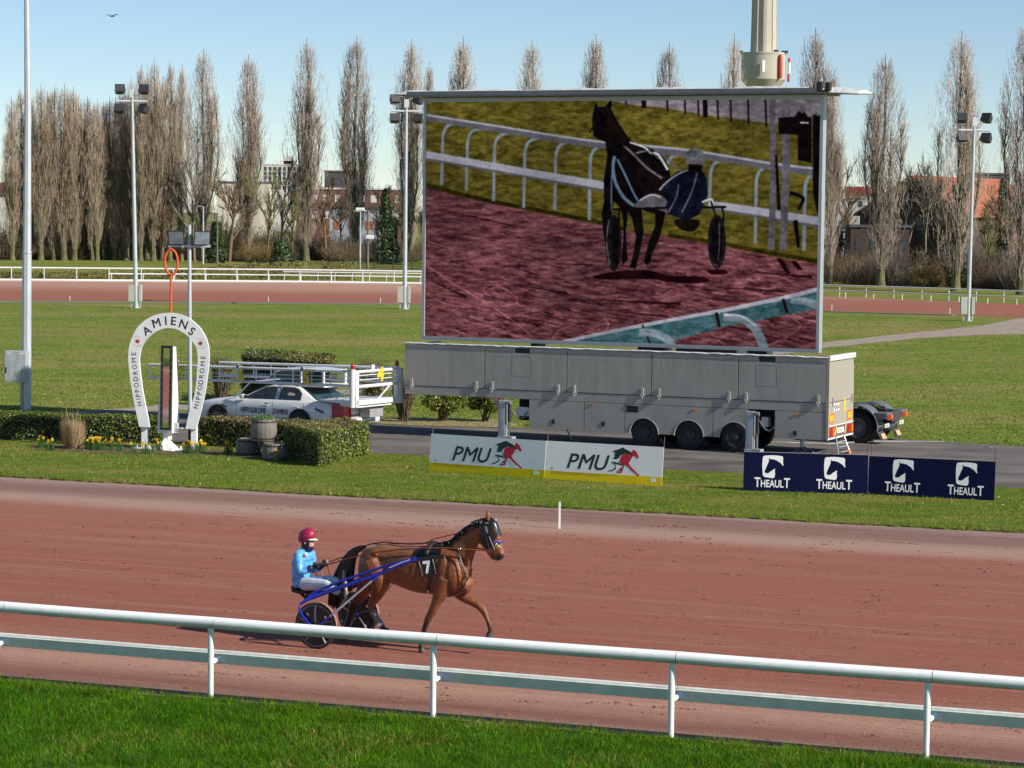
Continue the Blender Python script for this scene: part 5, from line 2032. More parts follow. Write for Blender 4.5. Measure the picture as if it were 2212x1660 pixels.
def mast(name, label, bx, by, ty, tx, r0, r1, group=None):
    b = P(bx, by)
    b = Vector((b.x, b.y, 0))
    h = HT(bx, by, ty)
    # sideways lean surveyed from the top of the mast
    topw = at_depth(tx, ty, b.y)
    t = thing(name, label, 'lamp post', b, 0, group)
    tp = Vector((topw.x - b.x, 0, topw.z))
    mb = MB()
    k = 7
    mb.tube([tp * (i / k) - Vector((0, 0, 0.15 if i == 0 else 0)) for i in range(k + 1)], [r0 + (r1 - r0) * i / k for i in range(k + 1)], 12)
    mb.tube([(0, 0, -0.05), (0, 0, 0.05)], r0 * 1.6, 12)
    mb.build('pole', M_POLE, t, smooth=40)
    return t, tp


for i, (bx, by, tx, ty, lab) in enumerate([(294, 666, 285, 196, 'slender floodlight mast on the infield nearest the left edge'), (874, 668, 878, 218, 'slender floodlight mast on the infield right beside the giant screen'), (2091, 694, 2105, 258, 'floodlight mast on the infield beyond the truck tractor, by the far turn')]):
    t, tp = mast('floodlight_mast', lab, bx, by, ty, tx, 0.17 if i < 2 else 0.15, 0.10, 'infield floodlight masts')
    s_ = FOC / t.location.y
    mb = MB()
    mb.tube([tp + Vector((-1.05, 0, -0.75)), tp + Vector((1.05, 0, -0.75))], 0.08, 8)
    mb.bbox(tp.x - 0.16, tp.x + 0.16, -0.12, 0.12, tp.z - 0.5, tp.z + 0.1, 0.02)
    mb.build('cross_arm', M_POLEW, t)
    for sx_ in (-1, 1):
        for zz in (0.05, -1.30):
            yaw = R(rnd.uniform(-30, 30) + (25 if sx_ < 0 else -15))
            M = Matrix.Translation(tp + Vector((sx_ * 0.86, 0.0, zz))) @ Matrix.Rotation(yaw, 4, 'Z') @ Matrix.Rotation(R(-32), 4, 'X')
            fl_mesh('floodlight', t, 0.72, 0.62, 0.50, M, lens=False)
    # switch cabinet strapped to the foot
    for sx_, w_ in ((-0.32, 0.42), (0.30, 0.22)):
        mb = MB()
        x0 = tp.x * 0.02
        mb.bbox(x0 + sx_ - w_ / 2, x0 + sx_ + w_ / 2, -0.15, 0.25, 0.45, 1.65, 0.02)
        mb.box(x0 + sx_ - 0.04, x0 + sx_ + 0.04, -0.05, 0.05, 0.0, 0.45)
        mb.build('cabinet', pm('cabinet_beige', (0.47, 0.46, 0.40), 0.55, var=0.1), t)

# finish-line lamp with two floods
t, tp = mast('finish_lamp', 'white pole with two square floodlights behind the horseshoe arch', 411, 962, 486, 409, 0.062, 0.055)
mb = MB()
sfl = FOC / t.location.y
zarm = HT(411, 962, 531)
mb.box(tp.x - 0.62, tp.x + 0.62, -0.05, 0.03, zarm - 0.05, zarm + 0.03)
mb.build('cross_arm', M_POLE, t)
for sx_ in (-1, 1):
    M = Matrix.Translation((tp.x + sx_ * 0.36, -0.05, zarm + 0.25)) @ Matrix.Rotation(R(12 * sx_ + 6), 4, 'Z') @ Matrix.Rotation(R(14), 4, 'X')
    fl_mesh('floodlight', t, 0.50, 0.44, 0.22, M)
mb = MB()
mb.box(-0.05, 0.05, -0.085, -0.06, 0.05, 0.55)
mb.build('dark_sleeve', BLK, t)

# tall pole with electric cabinet at the left edge
b = P(57, 886)
ep = thing('mast_with_cabinet', 'tall octagonal grey mast with a rusty electric cabinet at the left edge', 'pole', (b.x, b.y, 0))
hh = HT(57, 886, -160)
tx0 = at_depth(57.5, 0, b.y).x - b.x
mb = MB()
z1 = HT(57, 886, 545)
mb.tube([(0, 0, -0.1), (0.02, 0, z1)], [0.165, 0.158], 8)
mb.tube([(0.02, 0, z1), (0.05, 0, z1 + 4.6), (tx0, 0, HT(57, 886, 0)), (tx0, 0, hh)], [0.148, 0.115, 0.085, 0.075], 8)
mb.tube([(0.02, 0, z1 - 0.03), (0.02, 0, z1 + 0.03)], 0.175, 8)
mb.build('pole', M_POLE, ep, smooth=30)
mb = MB()
mb.tube([(-0.12, -0.12, -0.05), (-0.12, -0.12, 1.1)], 0.07, 8)
mb.build('cable_duct', pm('duct_tan', (0.34, 0.33, 0.29), 0.6, var=0.15), ep)
zc0, zc1 = HT(57, 886, 825), HT(57, 886, 757)
cbx = MB()
cbx.bbox(-0.62, 0.14, -0.52, -0.16, zc0, zc1, 0.012)
cb = cbx.build('cabinet', M_CAB, ep)
cb.rotation_euler = (0, 0, R(-6))
mb = MB()
mb.bbox(-0.60, 0.12, -0.535, -0.521, zc0 + 0.06, zc1 - 0.02, 0.004)
dr = mb.build('cabinet_door', M_CAB, cb)
mb = MB()
mb.bbox(-0.585, -0.535, -0.56, -0.537, zc0 + 0.32, zc0 + 0.52, 0.008)
mb.build('door_handle', BLK, cb)
mb = MB()
for x0, x1 in ((-0.52, -0.40), (-0.06, 0.08)):
    mb.box(x0, x1, -0.5385, -0.536, zc1 - 0.10, zc1 - 0.06)
mb.build('label_plate', M_WHITE, cb)
mb = MB()
mb.add([(-0.32, -0.538, zc0 + 0.52), (-0.22, -0.538, zc0 + 0.52), (-0.27, -0.538, zc0 + 0.60)], [(0, 1, 2)])
mb.build('warning_triangle', pm('triangle_yellow', (0.45, 0.42, 0.2), 0.6), cb)
mb = MB()
mb.tube([(-0.17, 0, z1 + 0.0), (0.19, 0.02, z1 + 0.03), (0.26, 0.02, z1 + 0.06)], 0.03, 6)
mb.tube([(-0.19, 0, z1 - 0.07), (0.19, 0, z1 - 0.07)], 0.012, 6)
mb.build('clamp', pm('rust', (0.13, 0.06, 0.03), 0.8), ep)

# marker peg beside the near track and three on the far one
for i, (bx, by, ty, lab) in enumerate([(1208.5, 1143, 1084, 'short white marker peg at the inner edge of the near track'), (151, 650, 640, 'tiny white peg on the far track near the left edge'), (580, 653, 641, 'tiny white peg on the far track between the lamp masts'), (822, 657, 643, 'tiny white peg on the far track close to the giant screen'), (1797, 671, 658, 'tiny white peg on the far track just right of the screen'), (2052, 680, 666, 'tiny white peg on the far track beside the far floodlight mast')]):
    b = P(bx, by)
    h = HT(bx, by, ty)
    mb = MB()
    mb.prism([(-0.024, -0.12), (0.024, -0.12), (0.024, h - 0.02), (0.01, h), (-0.024, h - 0.01)], lambda a, c, d: Vector((a, d, c)), -0.012, 0.012)
    o = mb.build('marker_peg', M_WHITE, fix=True)
    o.location = (b.x, b.y, 0)
    tag(o, lab, 'peg', 'white marker pegs' if i else None)

# ================================================================ starting-gate car
CTH = 31.0
CO = P(601, 930)
CSC = 1.06
car = thing('starting_gate_car', 'white saloon car carrying folded white starting gate wings, behind the hedge', 'car', CO, -R(CTH))
car.scale = (CSC, CSC, CSC)
CPAINT = pm('car_white', (0.74, 0.74, 0.72), 0.25, var=0.03, coat=0.6)
CGLASS = glass('car_glass', (0.015, 0.03, 0.035), 0.03, 0.72)
CHR = pm('car_chrome', (0.7, 0.7, 0.7), 0.12, metal=1.0)
st_ = [  # x, half width, sill z, belt z, centre rise
    (-2.48, 0.80, 0.36, 0.66, 0.02), (-2.44, 0.88, 0.32, 0.72, 0.03), (-2.30, 0.94, 0.28, 0.80, 0.04), (-1.9, 0.985, 0.26, 0.87, 0.055), (-1.2, 0.995, 0.25, 0.93, 0.07), (-0.75, 0.995, 0.25, 0.965, 0.07), (0.0, 0.995, 0.25, 0.985, 0.04),
    (1.0, 0.995, 0.25, 0.995, 0.04), (1.75, 0.99, 0.25, 1.00, 0.05), (2.3, 0.97, 0.28, 0.98, 0.05), (2.75, 0.94, 0.30, 0.95, 0.04), (2.92, 0.90, 0.34, 0.90, 0.02), (2.97, 0.84, 0.40, 0.80, 0.0)]
rg = []
for x, w_, z0, zb__, cr_ in st_:
    q = [(-0.02, z0), (w_ * 0.90, z0), (w_ * 0.97, z0 + 0.08), (w_, z0 + 0.25), (w_ * 1.0, zb__ - 0.22), (w_ * 0.965, zb__ - 0.06), (w_ * 0.90, zb__), (w_ * 0.6, zb__ + cr_ * 0.7), (0.0, zb__ + cr_)]
    full = [Vector((x, -a, b_)) for a, b_ in q[1:]] + [Vector((x, a, b_)) for a, b_ in reversed(q[1:-1])]
    rg.append(full)
mb = MB()
mb.loft(rg)
mb.build('body', CPAINT, car, smooth=35, fix=True)
# greenhouse
gh = [(-0.80, 0.86, 0.965, 0.90), (-0.30, 0.74, 1.235, 0.86), (0.02, 0.66, 1.375, 0.86), (0.35, 0.64, 1.43, 0.87), (0.95, 0.64, 1.44, 0.88), (1.25, 0.66, 1.41, 0.88), (1.55, 0.72, 1.25, 0.87), (1.98, 0.80, 1.005, 0.86)]
rg = []
for x, wt, zt_, wb in gh:
    zb0 = 0.95
    hgt = zt_ - zb0
    rg.append([Vector((x, -wb, zb0 - 0.02)), Vector((x, -(wb + (wt - wb) * 0.8), zb0 + hgt * 0.8)), Vector((x, -wt * 0.93, zt_ - 0.012)), Vector((x, -wt * 0.5, zt_ + 0.01)), Vector((x, 0, zt_ + 0.018)),
               Vector((x, wt * 0.5, zt_ + 0.01)), Vector((x, wt * 0.93, zt_ - 0.012)), Vector((x, (wb + (wt - wb) * 0.8), zb0 + hgt * 0.8)), Vector((x, wb, zb0 - 0.02))])
mb = MB()
mb.loft(rg, closed=True)
cab = mb.build('cabin', CPAINT, car, smooth=35, fix=True)


def side_pt(x, z, d=0.006):
    """point on the near flank of the cabin"""
    for (xa, wa, za, ba), (xb, wb_, zb2, bb) in zip(gh[:-1], gh[1:]):
        if xa <= x <= xb:
            f = (x - xa) / (xb - xa)
            wt, zt_, wb = wa + (wb_ - wa) * f, za + (zb2 - za) * f, ba + (bb - ba) * f
            break
    zb0 = 0.95
    hgt = max(zt_ - zb0, 0.02)
    s_ = (z - zb0) / (hgt * 0.8)
    y = -(wb + (wt - wb) * 0.8 * min(max(s_, 0), 1.0))
    return Vector((x, y - d, z))


def cwin(name, pts, d=0.008, m=None):
    mb = MB()
    pts = smooth_poly(pts, 1) if False else pts
    mb.add([side_pt(x, z, d) for x, z in pts], [tuple(range(len(pts)))])
    return mb.build(name, m or CGLASS, cab)


cwin('window_trim', [(-0.66, 0.985), (0.47, 0.995), (0.50, 1.36), (0.30, 1.37), (0.04, 1.33), (-0.28, 1.19)], 0.005, SEAM)
cwin('side_window', [(-0.60, 0.995), (0.42, 1.005), (0.46, 1.345), (0.28, 1.35), (0.05, 1.31), (-0.26, 1.17)], 0.012, pm('glass_dark', (0.02, 0.035, 0.045), 0.05, coat=0.8, var=0.4, vs=2.5))
cwin('window_trim', [(0.62, 0.995), (1.42, 1.005), (1.42, 1.20), (1.28, 1.33), (1.12, 1.375), (0.66, 1.375)], 0.005, SEAM)
cwin('side_window', [(0.66, 1.005), (1.38, 1.012), (1.38, 1.19), (1.25, 1.31), (1.10, 1.36), (0.69, 1.36)], 0.012, pm('glass_dark', (0.02, 0.035, 0.045), 0.05, coat=0.8, var=0.4, vs=2.5))
cwin('quarter_bar', [(1.20, 1.008), (1.225, 1.008), (1.235, 1.325), (1.21, 1.325)], 0.016, SEAM)
cwin('seat_glimpse', [(0.92, 1.14), (1.18, 1.13), (1.17, 1.20), (1.02, 1.215), (0.98, 1.27), (0.88, 1.26)], 0.015, pm('seat_tan', (0.50, 0.38, 0.24), 0.7))
cwin('door_pillar', [(0.47, 0.99), (0.62, 0.99), (0.65, 1.385), (0.51, 1.385)], 0.009, CHR)
# rear window
mb = MB()
q = []
for x, yy_, z in ((1.32, -0.60, 1.385), (1.32, 0.60, 1.385), (1.93, 0.74, 1.045), (1.93, -0.74, 1.045)):
    q.append(Vector((x + 0.012, yy_, z + 0.022)))
mb.add(q, [(0, 1, 2, 3)])
mb.build('rear_window', pm('glass_teal', (0.03, 0.07, 0.085), 0.05, coat=0.8, var=0.5, vs=2.0), cab)
mb = MB()
q = []
for x, yy_, z in ((-0.02, -0.58, 1.375), (-0.02, 0.58, 1.375), (-0.74, 0.78, 1.00), (-0.74, -0.78, 1.00)):
    q.append(Vector((x - 0.01, yy_, z + 0.022)))
mb.add(q, [(3, 2, 1, 0)])
mb.build('windscreen', CGLASS, cab)
# seams, handles, mirror, emblems
YS = -1.0
for x in (-0.82, 0.50, 1.62):
    mb = MB()
    mb.add([(x, YS - 0.004, 0.38), (x + 0.012, YS - 0.004, 0.38), (x + 0.012, -0.985, 0.94), (x, -0.985, 0.94)], [(0, 1, 2, 3)])
    mb.build('door_seam', SEAM, car)
mb = MB()
mb.box(-2.2, 2.7, YS - 0.006, YS - 0.001, 0.475, 0.49)
mb.build('side_moulding', CHR, car)
for x in (0.16, 1.26):
    mb = MB()
    mb.bbox(x, x + 0.20, -1.02, -0.99, 0.80, 0.835, 0.008)
    mb.build('door_handle', CPAINT, car)
mb = MB()
mb.box(0.22, 0.34, -1.001, -0.986, 0.865, 0.895)
mb.build('keypad', BLK, car)
mb = MB()
mb.bbox(-0.62, -0.46, -1.13, -0.93, 0.98, 1.12, 0.04)
mr_o = mb.build('wing_mirror', CPAINT, car)
mb = MB()
mb.box(-0.459, -0.455, -1.11, -0.95, 1.0, 1.10)
mb.build('mirror_glass', CHR, mr_o)
mb = MB()
put_text(mb, 'HIPPODROME', lambda a, b: Vector((-0.18 + a, YS - 0.008, 0.655 + b)), 0.17, bold=0.016, width=0.92)
mb.build('door_lettering', BLK, car)
mb = MB()
put_text(mb, "D'AMIENS", lambda a, b: Vector((0.81 + a, YS - 0.008, 0.665 + b)), 0.17, bold=0.016, width=0.54)
mb.build('door_lettering', BLK, car)
TROT = [(0, 20), (8, 30), (5, 38), (10, 48), (18, 54), (24, 46), (34, 40), (58, 40), (66, 36), (74, 24), (90, 30), (98, 20), (92, 6), (80, 10), (70, 18), (64, 26), (62, 12), (70, 0), (64, 0), (54, 14), (50, 26), (34, 24), (20, 12), (2, 2), (14, 14), (28, 26), (22, 32), (14, 40), (10, 34)]
for x, z, s_ in ((-1.42, 0.66, 0.0026), (2.02, 0.66, 0.0034)):
    mb = MB()
    mb.add([(x + a * s_, YS - 0.008 + (0.012 if x > 0 else 0.01), z + b_ * s_) for a, b_ in TROT], [tuple(range(len(TROT)))])
    mb.build('trotter_sticker', BLK, car)
for x in (-1.5, 1.5):
    mb = MB()
    pts = [(x + 0.40 * math.cos(math.pi * k / 16), 0.36 + 0.40 * math.sin(math.pi * k / 16)) for k in range(17)]
    mb.add([(a, YS - 0.005, b_) for a, b_ in pts], [tuple(range(17))])
    mb.build('wheel_well_shade', DARK, car)  # flat black half disc painting the shade of a wheel well
    w1 = wheel(car, x, -0.93, 0.34, 0.34, 0.22, rim=CHR)
    wheel(car, x, 0.86, 0.34, 0.34, 0.22, rim=CHR)
    mb = MB()
    pts = [(x + r_ * math.cos(math.pi * k / 16), 0.36 + r_ * math.sin(math.pi * k / 16)) for r_, rng in ((0.425, range(17)), (0.40, range(16, -1, -1))) for k in rng]
    mb.prism(pts, lambda a, b_, d: Vector((a, d, b_)), YS - 0.012, YS - 0.001)
    mb.build('arch_chrome', CHR, car, fix=True)
mb = MB()
mb.add([(-2.40, -0.90, 0.60), (-2.20, -0.965, 0.60), (-2.22, -0.96, 0.76), (-2.38, -0.89, 0.735)], [(0, 1, 2, 3)])
hl = mb.build('headlight', pm('headlight_glass', (0.45, 0.52, 0.60), 0.1, coat=0.8), car)
hl.location = (-0.012, -0.012, 0)
# tail: lamps, bumper, gap under the raised boot plate
mb = MB()
v = [(2.64, -0.99, 0.56), (2.99, -0.90, 0.56), (2.96, -0.88, 0.93), (2.60, -0.955, 0.96), (2.64, -0.5, 0.56), (3.0, -0.5, 0.58), (2.97, -0.5, 0.90), (2.6, -0.5, 0.93)]
mb.add(v, hexa(v))
mb.build('tail_light', REDL, car, fix=True)
mb = MB()
mb.bbox(2.55, 3.10, -0.97, 0.97, 0.36, 0.56, 0.06)
mb.build('rear_bumper', CPAINT, car, smooth=40)
# raised observation roof behind the driver's roof
mb = MB()
rg = []
for x, wt, zt_ in ((-0.15, 0.55, 1.52), (0.30, 0.58, 1.82), (0.60, 0.58, 1.92), (1.45, 0.58, 1.94), (2.1, 0.5, 1.90)):
    rg.append([Vector((x, -wt, zt_ - 0.05)), Vector((x, -wt * 0.9, zt_)), Vector((x, wt * 0.9, zt_)), Vector((x, wt, zt_ - 0.05))])
mb.loft(rg)
ob_ = mb.build('lookout_roof', CPAINT, car, smooth=35, fix=True)
mb = MB()
mb.add([(-0.1, -0.56, 1.48), (1.18, -0.58, 1.46), (1.16, -0.575, 1.86), (0.62, -0.575, 1.86), (0.32, -0.575, 1.77)], [(0, 1, 2, 3, 4)])
mb.add([(-0.1, 0.56, 1.48), (1.18, 0.58, 1.46), (1.16, 0.575, 1.86), (0.62, 0.575, 1.86), (0.32, 0.575, 1.77)], [(4, 3, 2, 1, 0)])
mb.build('lookout_glass', pm('glass_teal2', (0.05, 0.11, 0.12), 0.06, coat=0.8, var=0.4, vs=2), ob_)
mb = MB()
for x in (1.2, 2.0):
    mb.bbox(x, x + 0.07, -0.6, -0.53, 1.44, 1.90, 0.01)
    mb.bbox(x, x + 0.07, 0.53, 0.6, 1.44, 1.90, 0.01)
mb.bbox(1.15, 2.1, -0.62, 0.62, 1.40, 1.47, 0.01)
mb.build('lookout_frame', M_WHITE, ob_)

# gate: surveyed on the near flank plane
_gs = plane_solver(CO + Vector((-math.sin(R(CTH)) * 1.15 * CSC, -math.cos(R(CTH)) * 1.15 * CSC, 0)), R(CTH))


def gsol(q):
    a, z = _gs(q)
    return a / CSC, z / CSC


GW = pm('gate_white', (0.74, 0.74, 0.73), 0.4, var=0.05)
xa, zT = gsol(zA(640, 1300))
xe, _ = gsol(zC(1645, 172))
_, zTe = gsol(zC(1645, 172))
_, zBa = gsol(zA(640, 1585))
_, zBe = gsol(zC(1645, 332))


def wing(y, xs, xe_, za, ze, ba, be, nums):
    g = bpy.data.objects.new('gate_wing', None)
    col.objects.link(g)
    g.parent = car
    mb = MB()
    mb.tube([(xs, y, za), (xe_, y, ze)], 0.042, 10)
    mb.build('bar', GW, g, smooth=40)
    mb = MB()
    mb.tube([(xs, y, ba), (xe_, y, be)], 0.042, 10)
    mb.build('bar', GW, g, smooth=40)
    k = int((xe_ - xs) / 0.62)
    for i in range(k + 1):
        f = i / k
        x = xs + (xe_ - xs) * f
        mb = MB()
        mb.tube([(x, y, ba + (be - ba) * f), (x, y, za + (ze - za) * f)], 0.02 if i else 0.03, 6)
        mb.build('upright', GW, g)
    for f in (0.35, 0.62):
        mb = MB()
        mb.tube([(xs + 2.3, y, ba + (za - ba) * f), (xe_, y, be + (ze - be) * f)], 0.010, 5)
        mb.build('wire', GW, g)
    for (tx, ch) in nums:
        f = (tx - xs) / (xe_ - xs)
        zm = (ba + (be - ba) * f)
        # wire cage with its lane number
        mb = MB()
        for j in range(7):
            xx = tx - 0.30 + 0.1 * j
            mb.tube([(xx, y - 0.08, zm - 0.02), (xx, y - 0.08, za + 0.12)], 0.006, 4)
        for zz in (zm + 0.1, zm + 0.3, za + 0.1):
            mb.tube([(tx - 0.3, y - 0.08, zz), (tx + 0.3, y - 0.08, zz)], 0.006, 4)
        mb.build('cage', pm('cage_green', (0.03, 0.06, 0.04), 0.6), g, kind='stuff')
        mb = MB()
        put_text(mb, ch, lambda a, b_: Vector((tx + a, y - 0.10, zm + 0.20 + b_)), 0.40, bold=0.05, width=0.24)
        mb.build('lane_number', pm('number_yellow', (0.72, 0.52, 0.03), 0.5), g)
        mb = MB()
        mb.box(tx - 0.22, tx - 0.11, y - 0.075, y - 0.06, za + 0.02, za + 0.17)
        tg = mb.build('lane_tag', M_WHITE, g)
        mb = MB()
        put_text(mb, ch, lambda a, b_: Vector((tx - 0.165 + a, y - 0.078, za + 0.095 + b_)), 0.10, bold=0.02)
        mb.build('tag_print', pm('tag_blue', (0.02, 0.05, 0.2), 0.5), tg)
    return g


x7, x6, x5 = gsol(zA(1375, 1430))[0], gsol(zC(470, 245))[0], gsol(zC(1185, 240))[0]
wing(-1.15, xa, xe, zT, zTe, zBa, zBe, ((x7, '7'), (x6, '6'), (x5, '5')))
wing(1.15, xa + 0.9, xe + 0.1, zT, zTe, zBa, zBe, ())
# rear hinge frame
zPb = gsol(zC(1665, 570))[1]
zPt = gsol(zC(1665, 150))[1]
gf = bpy.data.objects.new('hinge_frame', None)
col.objects.link(gf)
gf.parent = car
x2 = xe + 0.10
for y in (-1.15, 1.15):
    mb = MB()
    mb.tube([(x2, y, zPb), (x2, y, zPt)], 0.085, 14)
    mb.bbox(x2 + 0.03, x2 + 0.12, y + 0.02, y + 0.16, zPb, zPt - 0.05, 0.01)
    mb.build('hinge_post', GW, gf, smooth=40)
    mb = MB()
    mb.lathe([(0.03, 0.0), (0.055, 0.03), (0.065, 0.08), (0.05, 0.14), (0.02, 0.17), (0.001, 0.175)], 12, M=Matrix.Translation((x2, y, zPt)))
    mb.build('beacon', REDL, gf, smooth=40)
for z, r_ in ((zPt - 0.08, 0.045), (zBe - 0.03, 0.05), (zBe + 0.16, 0.014), (zBe + 0.29, 0.014), (zBe + 0.42, 0.014)):
    mb = MB()
    mb.tube([(x2 + 0.05, -1.1, z), (x2 + 0.05, 1.1, z)], r_, 8)
    mb.build('cross_bar', GW, gf, smooth=40)
mb = MB()
v = [(x2 - 1.3, -1.08, zPb + 0.13), (x2 + 0.12, -1.08, zPb + 0.06), (x2 + 0.12, 1.08, zPb + 0.06), (x2 - 1.3, 1.08, zPb + 0.13), (x2 - 1.3, -1.08, zPb + 0.17), (x2 + 0.12, -1.08, zPb + 0.20), (x2 + 0.12, 1.08, zPb + 0.20), (x2 - 1.3, 1.08, zPb + 0.17)]
mb.add(v, hexa(v))
mb.build('deck_plate', GW, gf, fix=True)
mb = MB()
mb.add([(x2 - 0.6, -0.9, zPb + 0.0), (x2 + 0.05, -0.95, zPb - 0.02), (x2 + 0.05, 0.95, zPb - 0.02), (x2 - 0.6, 0.9, zPb), (x2 - 0.6, -0.9, zPb + 0.12), (x2 + 0.05, -0.95, zPb + 0.05), (x2 + 0.05, 0.95, zPb + 0.05), (x2 - 0.6, 0.9, zPb + 0.12)], hexa(None))
mb.build('deck_beam', GW, gf, fix=True)
mb = MB()
mb.tube([(x2 + 0.05, 0.1, zPb + 0.18), (x2 + 0.05, 1.0, zPt - 0.35)], 0.022, 6)
mb.build('brace', GW, gf)
mb = MB()
mb.tube([(x2 - 0.75, -1.0, zPb + 0.15), (x2 - 0.02, -1.14, zBe + 0.0)], 0.014, 6)
mb.build('brace', GW, gf)
mb = MB()
mb.tube([(-1.05, -0.75, 0.98), (-0.35, -0.9, zBa + 0.02), (0.3, -1.0, zBa + 0.05)], 0.025, 6)
mb.tube([(-0.35, -0.9, zBa + 0.02), (0.5, -0.6, zBa + 0.12)], 0.02, 6)
mb.build('front_support', GW, gf)
mb = MB()
put_text(mb, '4', lambda a, b_: Vector((x2 + 0.10, 0.15 + a, zBe + 0.30 + b_)), 0.42, bold=0.05, width=0.36)
mb.build('lane_number', pm('number_yellow', (0.72, 0.52, 0.03), 0.5), gf)
mb = MB()
mb.box(x2 + 0.04, x2 + 0.06, -0.25, -0.12, zPt - 0.06, zPt + 0.10)
mb.build('lane_tag', M_WHITE, gf)
mb = MB()
mb.bbox(x2 - 0.45, x2 - 0.1, -0.1, 0.6, 0.56, zPb - 0.02, 0.01)
mb.build('lift_arm', pm('lift_grey', (0.3, 0.3, 0.3), 0.5), gf)


# ================================================================ hedges, shrubs, flowers
def leaf_cloud(pos, nrm, size, jitter=0.6, wide=0.62):
    """one small folded-flat quad per point, roughly facing nrm"""
    n = len(pos)
    d = nrm + npr.randn(n, 3) * jitter
    d /= np.linalg.norm(d, axis=1)[:, None] + 1e-9
    t = npr.randn(n, 3)
    a = np.cross(d, t)
    a /= np.linalg.norm(a, axis=1)[:, None] + 1e-9
    b = np.cross(d, a)
    s_ = (size * (0.6 + 0.8 * npr.rand(n)))[:, None]
    V = np.stack([pos - a * s_ * 0.5, pos + b * s_ * wide * 0.5, pos + a * s_ * 0.5, pos - b * s_ * wide * 0.5], 1)
    return V.reshape(-1, 3), np.arange(4 * n).reshape(-1, 4)


L_DARK = pm('leaf_dark', (0.075, 0.115, 0.015), 0.45, var=0.3, vs=2, island=0.6, trans=0.2)
L_FRESH = pm('leaf_fresh', (0.185, 0.245, 0.028), 0.45, var=0.3, vs=2, island=0.6, trans=0.25)  # brighter green leaf tone, mixed in at random
L_YEL = pm('leaf_yellow', (0.20, 0.18, 0.03), 0.5, var=0.3, vs=2, island=0.6, trans=0.25)
L_BROWN = pm('leaf_brown', (0.21, 0.155, 0.07), 0.7, var=0.3, vs=2, island=0.6)
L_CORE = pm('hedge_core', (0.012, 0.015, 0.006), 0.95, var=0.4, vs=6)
TWIG = pm('shrub_twig', (0.11, 0.085, 0.05), 0.85, island=0.4)


def hedge(name, label, foot, h, dens, mats_w, size=0.06, cat='hedge', group=None, topdry=0.0, ragged=0.05):
    """clipped hedge over a ground polygon (world xy): dark core, leaf shell"""
    c = Vector((sum(p.x for p in foot) / len(foot), sum(p.y for p in foot) / len(foot), 0))
    t = thing(name, label, cat, c, 0, group)
    F = [Vector((p.x - c.x, p.y - c.y, 0)) for p in foot]
    n = len(F)
    area2 = sum(F[i].x * F[(i + 1) % n].y - F[(i + 1) % n].x * F[i].y for i in range(n))
    sg = 1 if area2 > 0 else -1
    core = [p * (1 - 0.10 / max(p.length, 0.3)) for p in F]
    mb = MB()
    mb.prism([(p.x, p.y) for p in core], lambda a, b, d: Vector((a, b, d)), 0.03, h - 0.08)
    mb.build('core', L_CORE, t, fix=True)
    P_, Nn, top = [], [], []
    for i in range(n):
        a, b = F[i], F[(i + 1) % n]
        d = b - a
        L_ = d.length
        nn = Vector((d.y, -d.x, 0)).normalized() * sg
        k = int(L_ * h * dens)
        u, v = npr.rand(k), npr.rand(k)
        off = npr.randn(k) * ragged * 0.6 - 0.02 + 0.07 * (vnoise(u * L_ + i * 7, v * h, 2.2, 21 + i) - 0.5)
        q = np.stack([a.x + d.x * u + nn.x * off, a.y + d.y * u + nn.y * off, 0.02 + v * (h - 0.02)], 1)
        P_.append(q)
        Nn.append(np.tile(np.array([nn.x, nn.y, 0.35]), (k, 1)))
        top.append(np.zeros(k, bool))
    xs_, ys_ = [p.x for p in F], [p.y for p in F]
    k = int((max(xs_) - min(xs_)) * (max(ys_) - min(ys_)) * dens * 1.3)
    X = min(xs_) + npr.rand(k) * (max(xs_) - min(xs_))
    Y = min(ys_) + npr.rand(k) * (max(ys_) - min(ys_))
    ok = inside([(p.x, p.y) for p in F], X, Y)
    X, Y = X[ok], Y[ok]
    q = np.stack([X, Y, h + npr.randn(len(X)) * ragged * 0.5 + 0.06 * (vnoise(X, Y, 2.5, 31) - 0.5)], 1)
    P_.append(q)
    Nn.append(np.tile(np.array([0, 0, 1.0]), (len(X), 1)))
    top.append(np.ones(len(X), bool))
    pos, nrm, tp_ = np.concatenate(P_), np.concatenate(Nn), np.concatenate(top)
    V, Fc = leaf_cloud(pos, nrm, size, 0.7)
    pr = npr.rand(len(pos))
    mi = np.zeros(len(pos), int)
    acc = 0
    for j, (m, w_) in enumerate(mats_w):
        mi[(pr >= acc) & (pr < acc + w_)] = j
        acc += w_
    if topdry:
        sel = tp_ & (npr.rand(len(pos)) < topdry)
        mi[sel] = len(mats_w) - 1
    npmesh('leaves', V, Fc, [m for m, _ in mats_w], t, mi=mi, kind='stuff')
    return t


MW = [(L_FRESH, 0.50), (L_DARK, 0.38), (L_BROWN, 0.12)]


def footprint(front, depth, th=None):
    a, b = P(*front[0]), P(*front[1])
    d = (b - a).normalized()
    nn = Vector((-d.y, d.x, 0))
    return [a, b, b + nn * depth, a + nn * depth]


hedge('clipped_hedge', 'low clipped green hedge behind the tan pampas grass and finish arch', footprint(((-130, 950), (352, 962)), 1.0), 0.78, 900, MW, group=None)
hedge('clipped_hedge', 'clipped hedge with a brown top standing in front of the white car', footprint(((424, 966), (628, 978)), 1.0), 0.84, 900, [(L_FRESH, 0.34), (L_DARK, 0.46), (L_BROWN, 0.20)], topdry=0.75)
hedge('clipped_hedge', 'corner block of clipped hedge with a lit green face, beside the barrels', [P(613, 990), P(690, 1013), P(799, 985), P(738, 975)], 0.96, 1000, [(L_FRESH, 0.52), (L_DARK, 0.33), (L_BROWN, 0.15)], topdry=0.6)


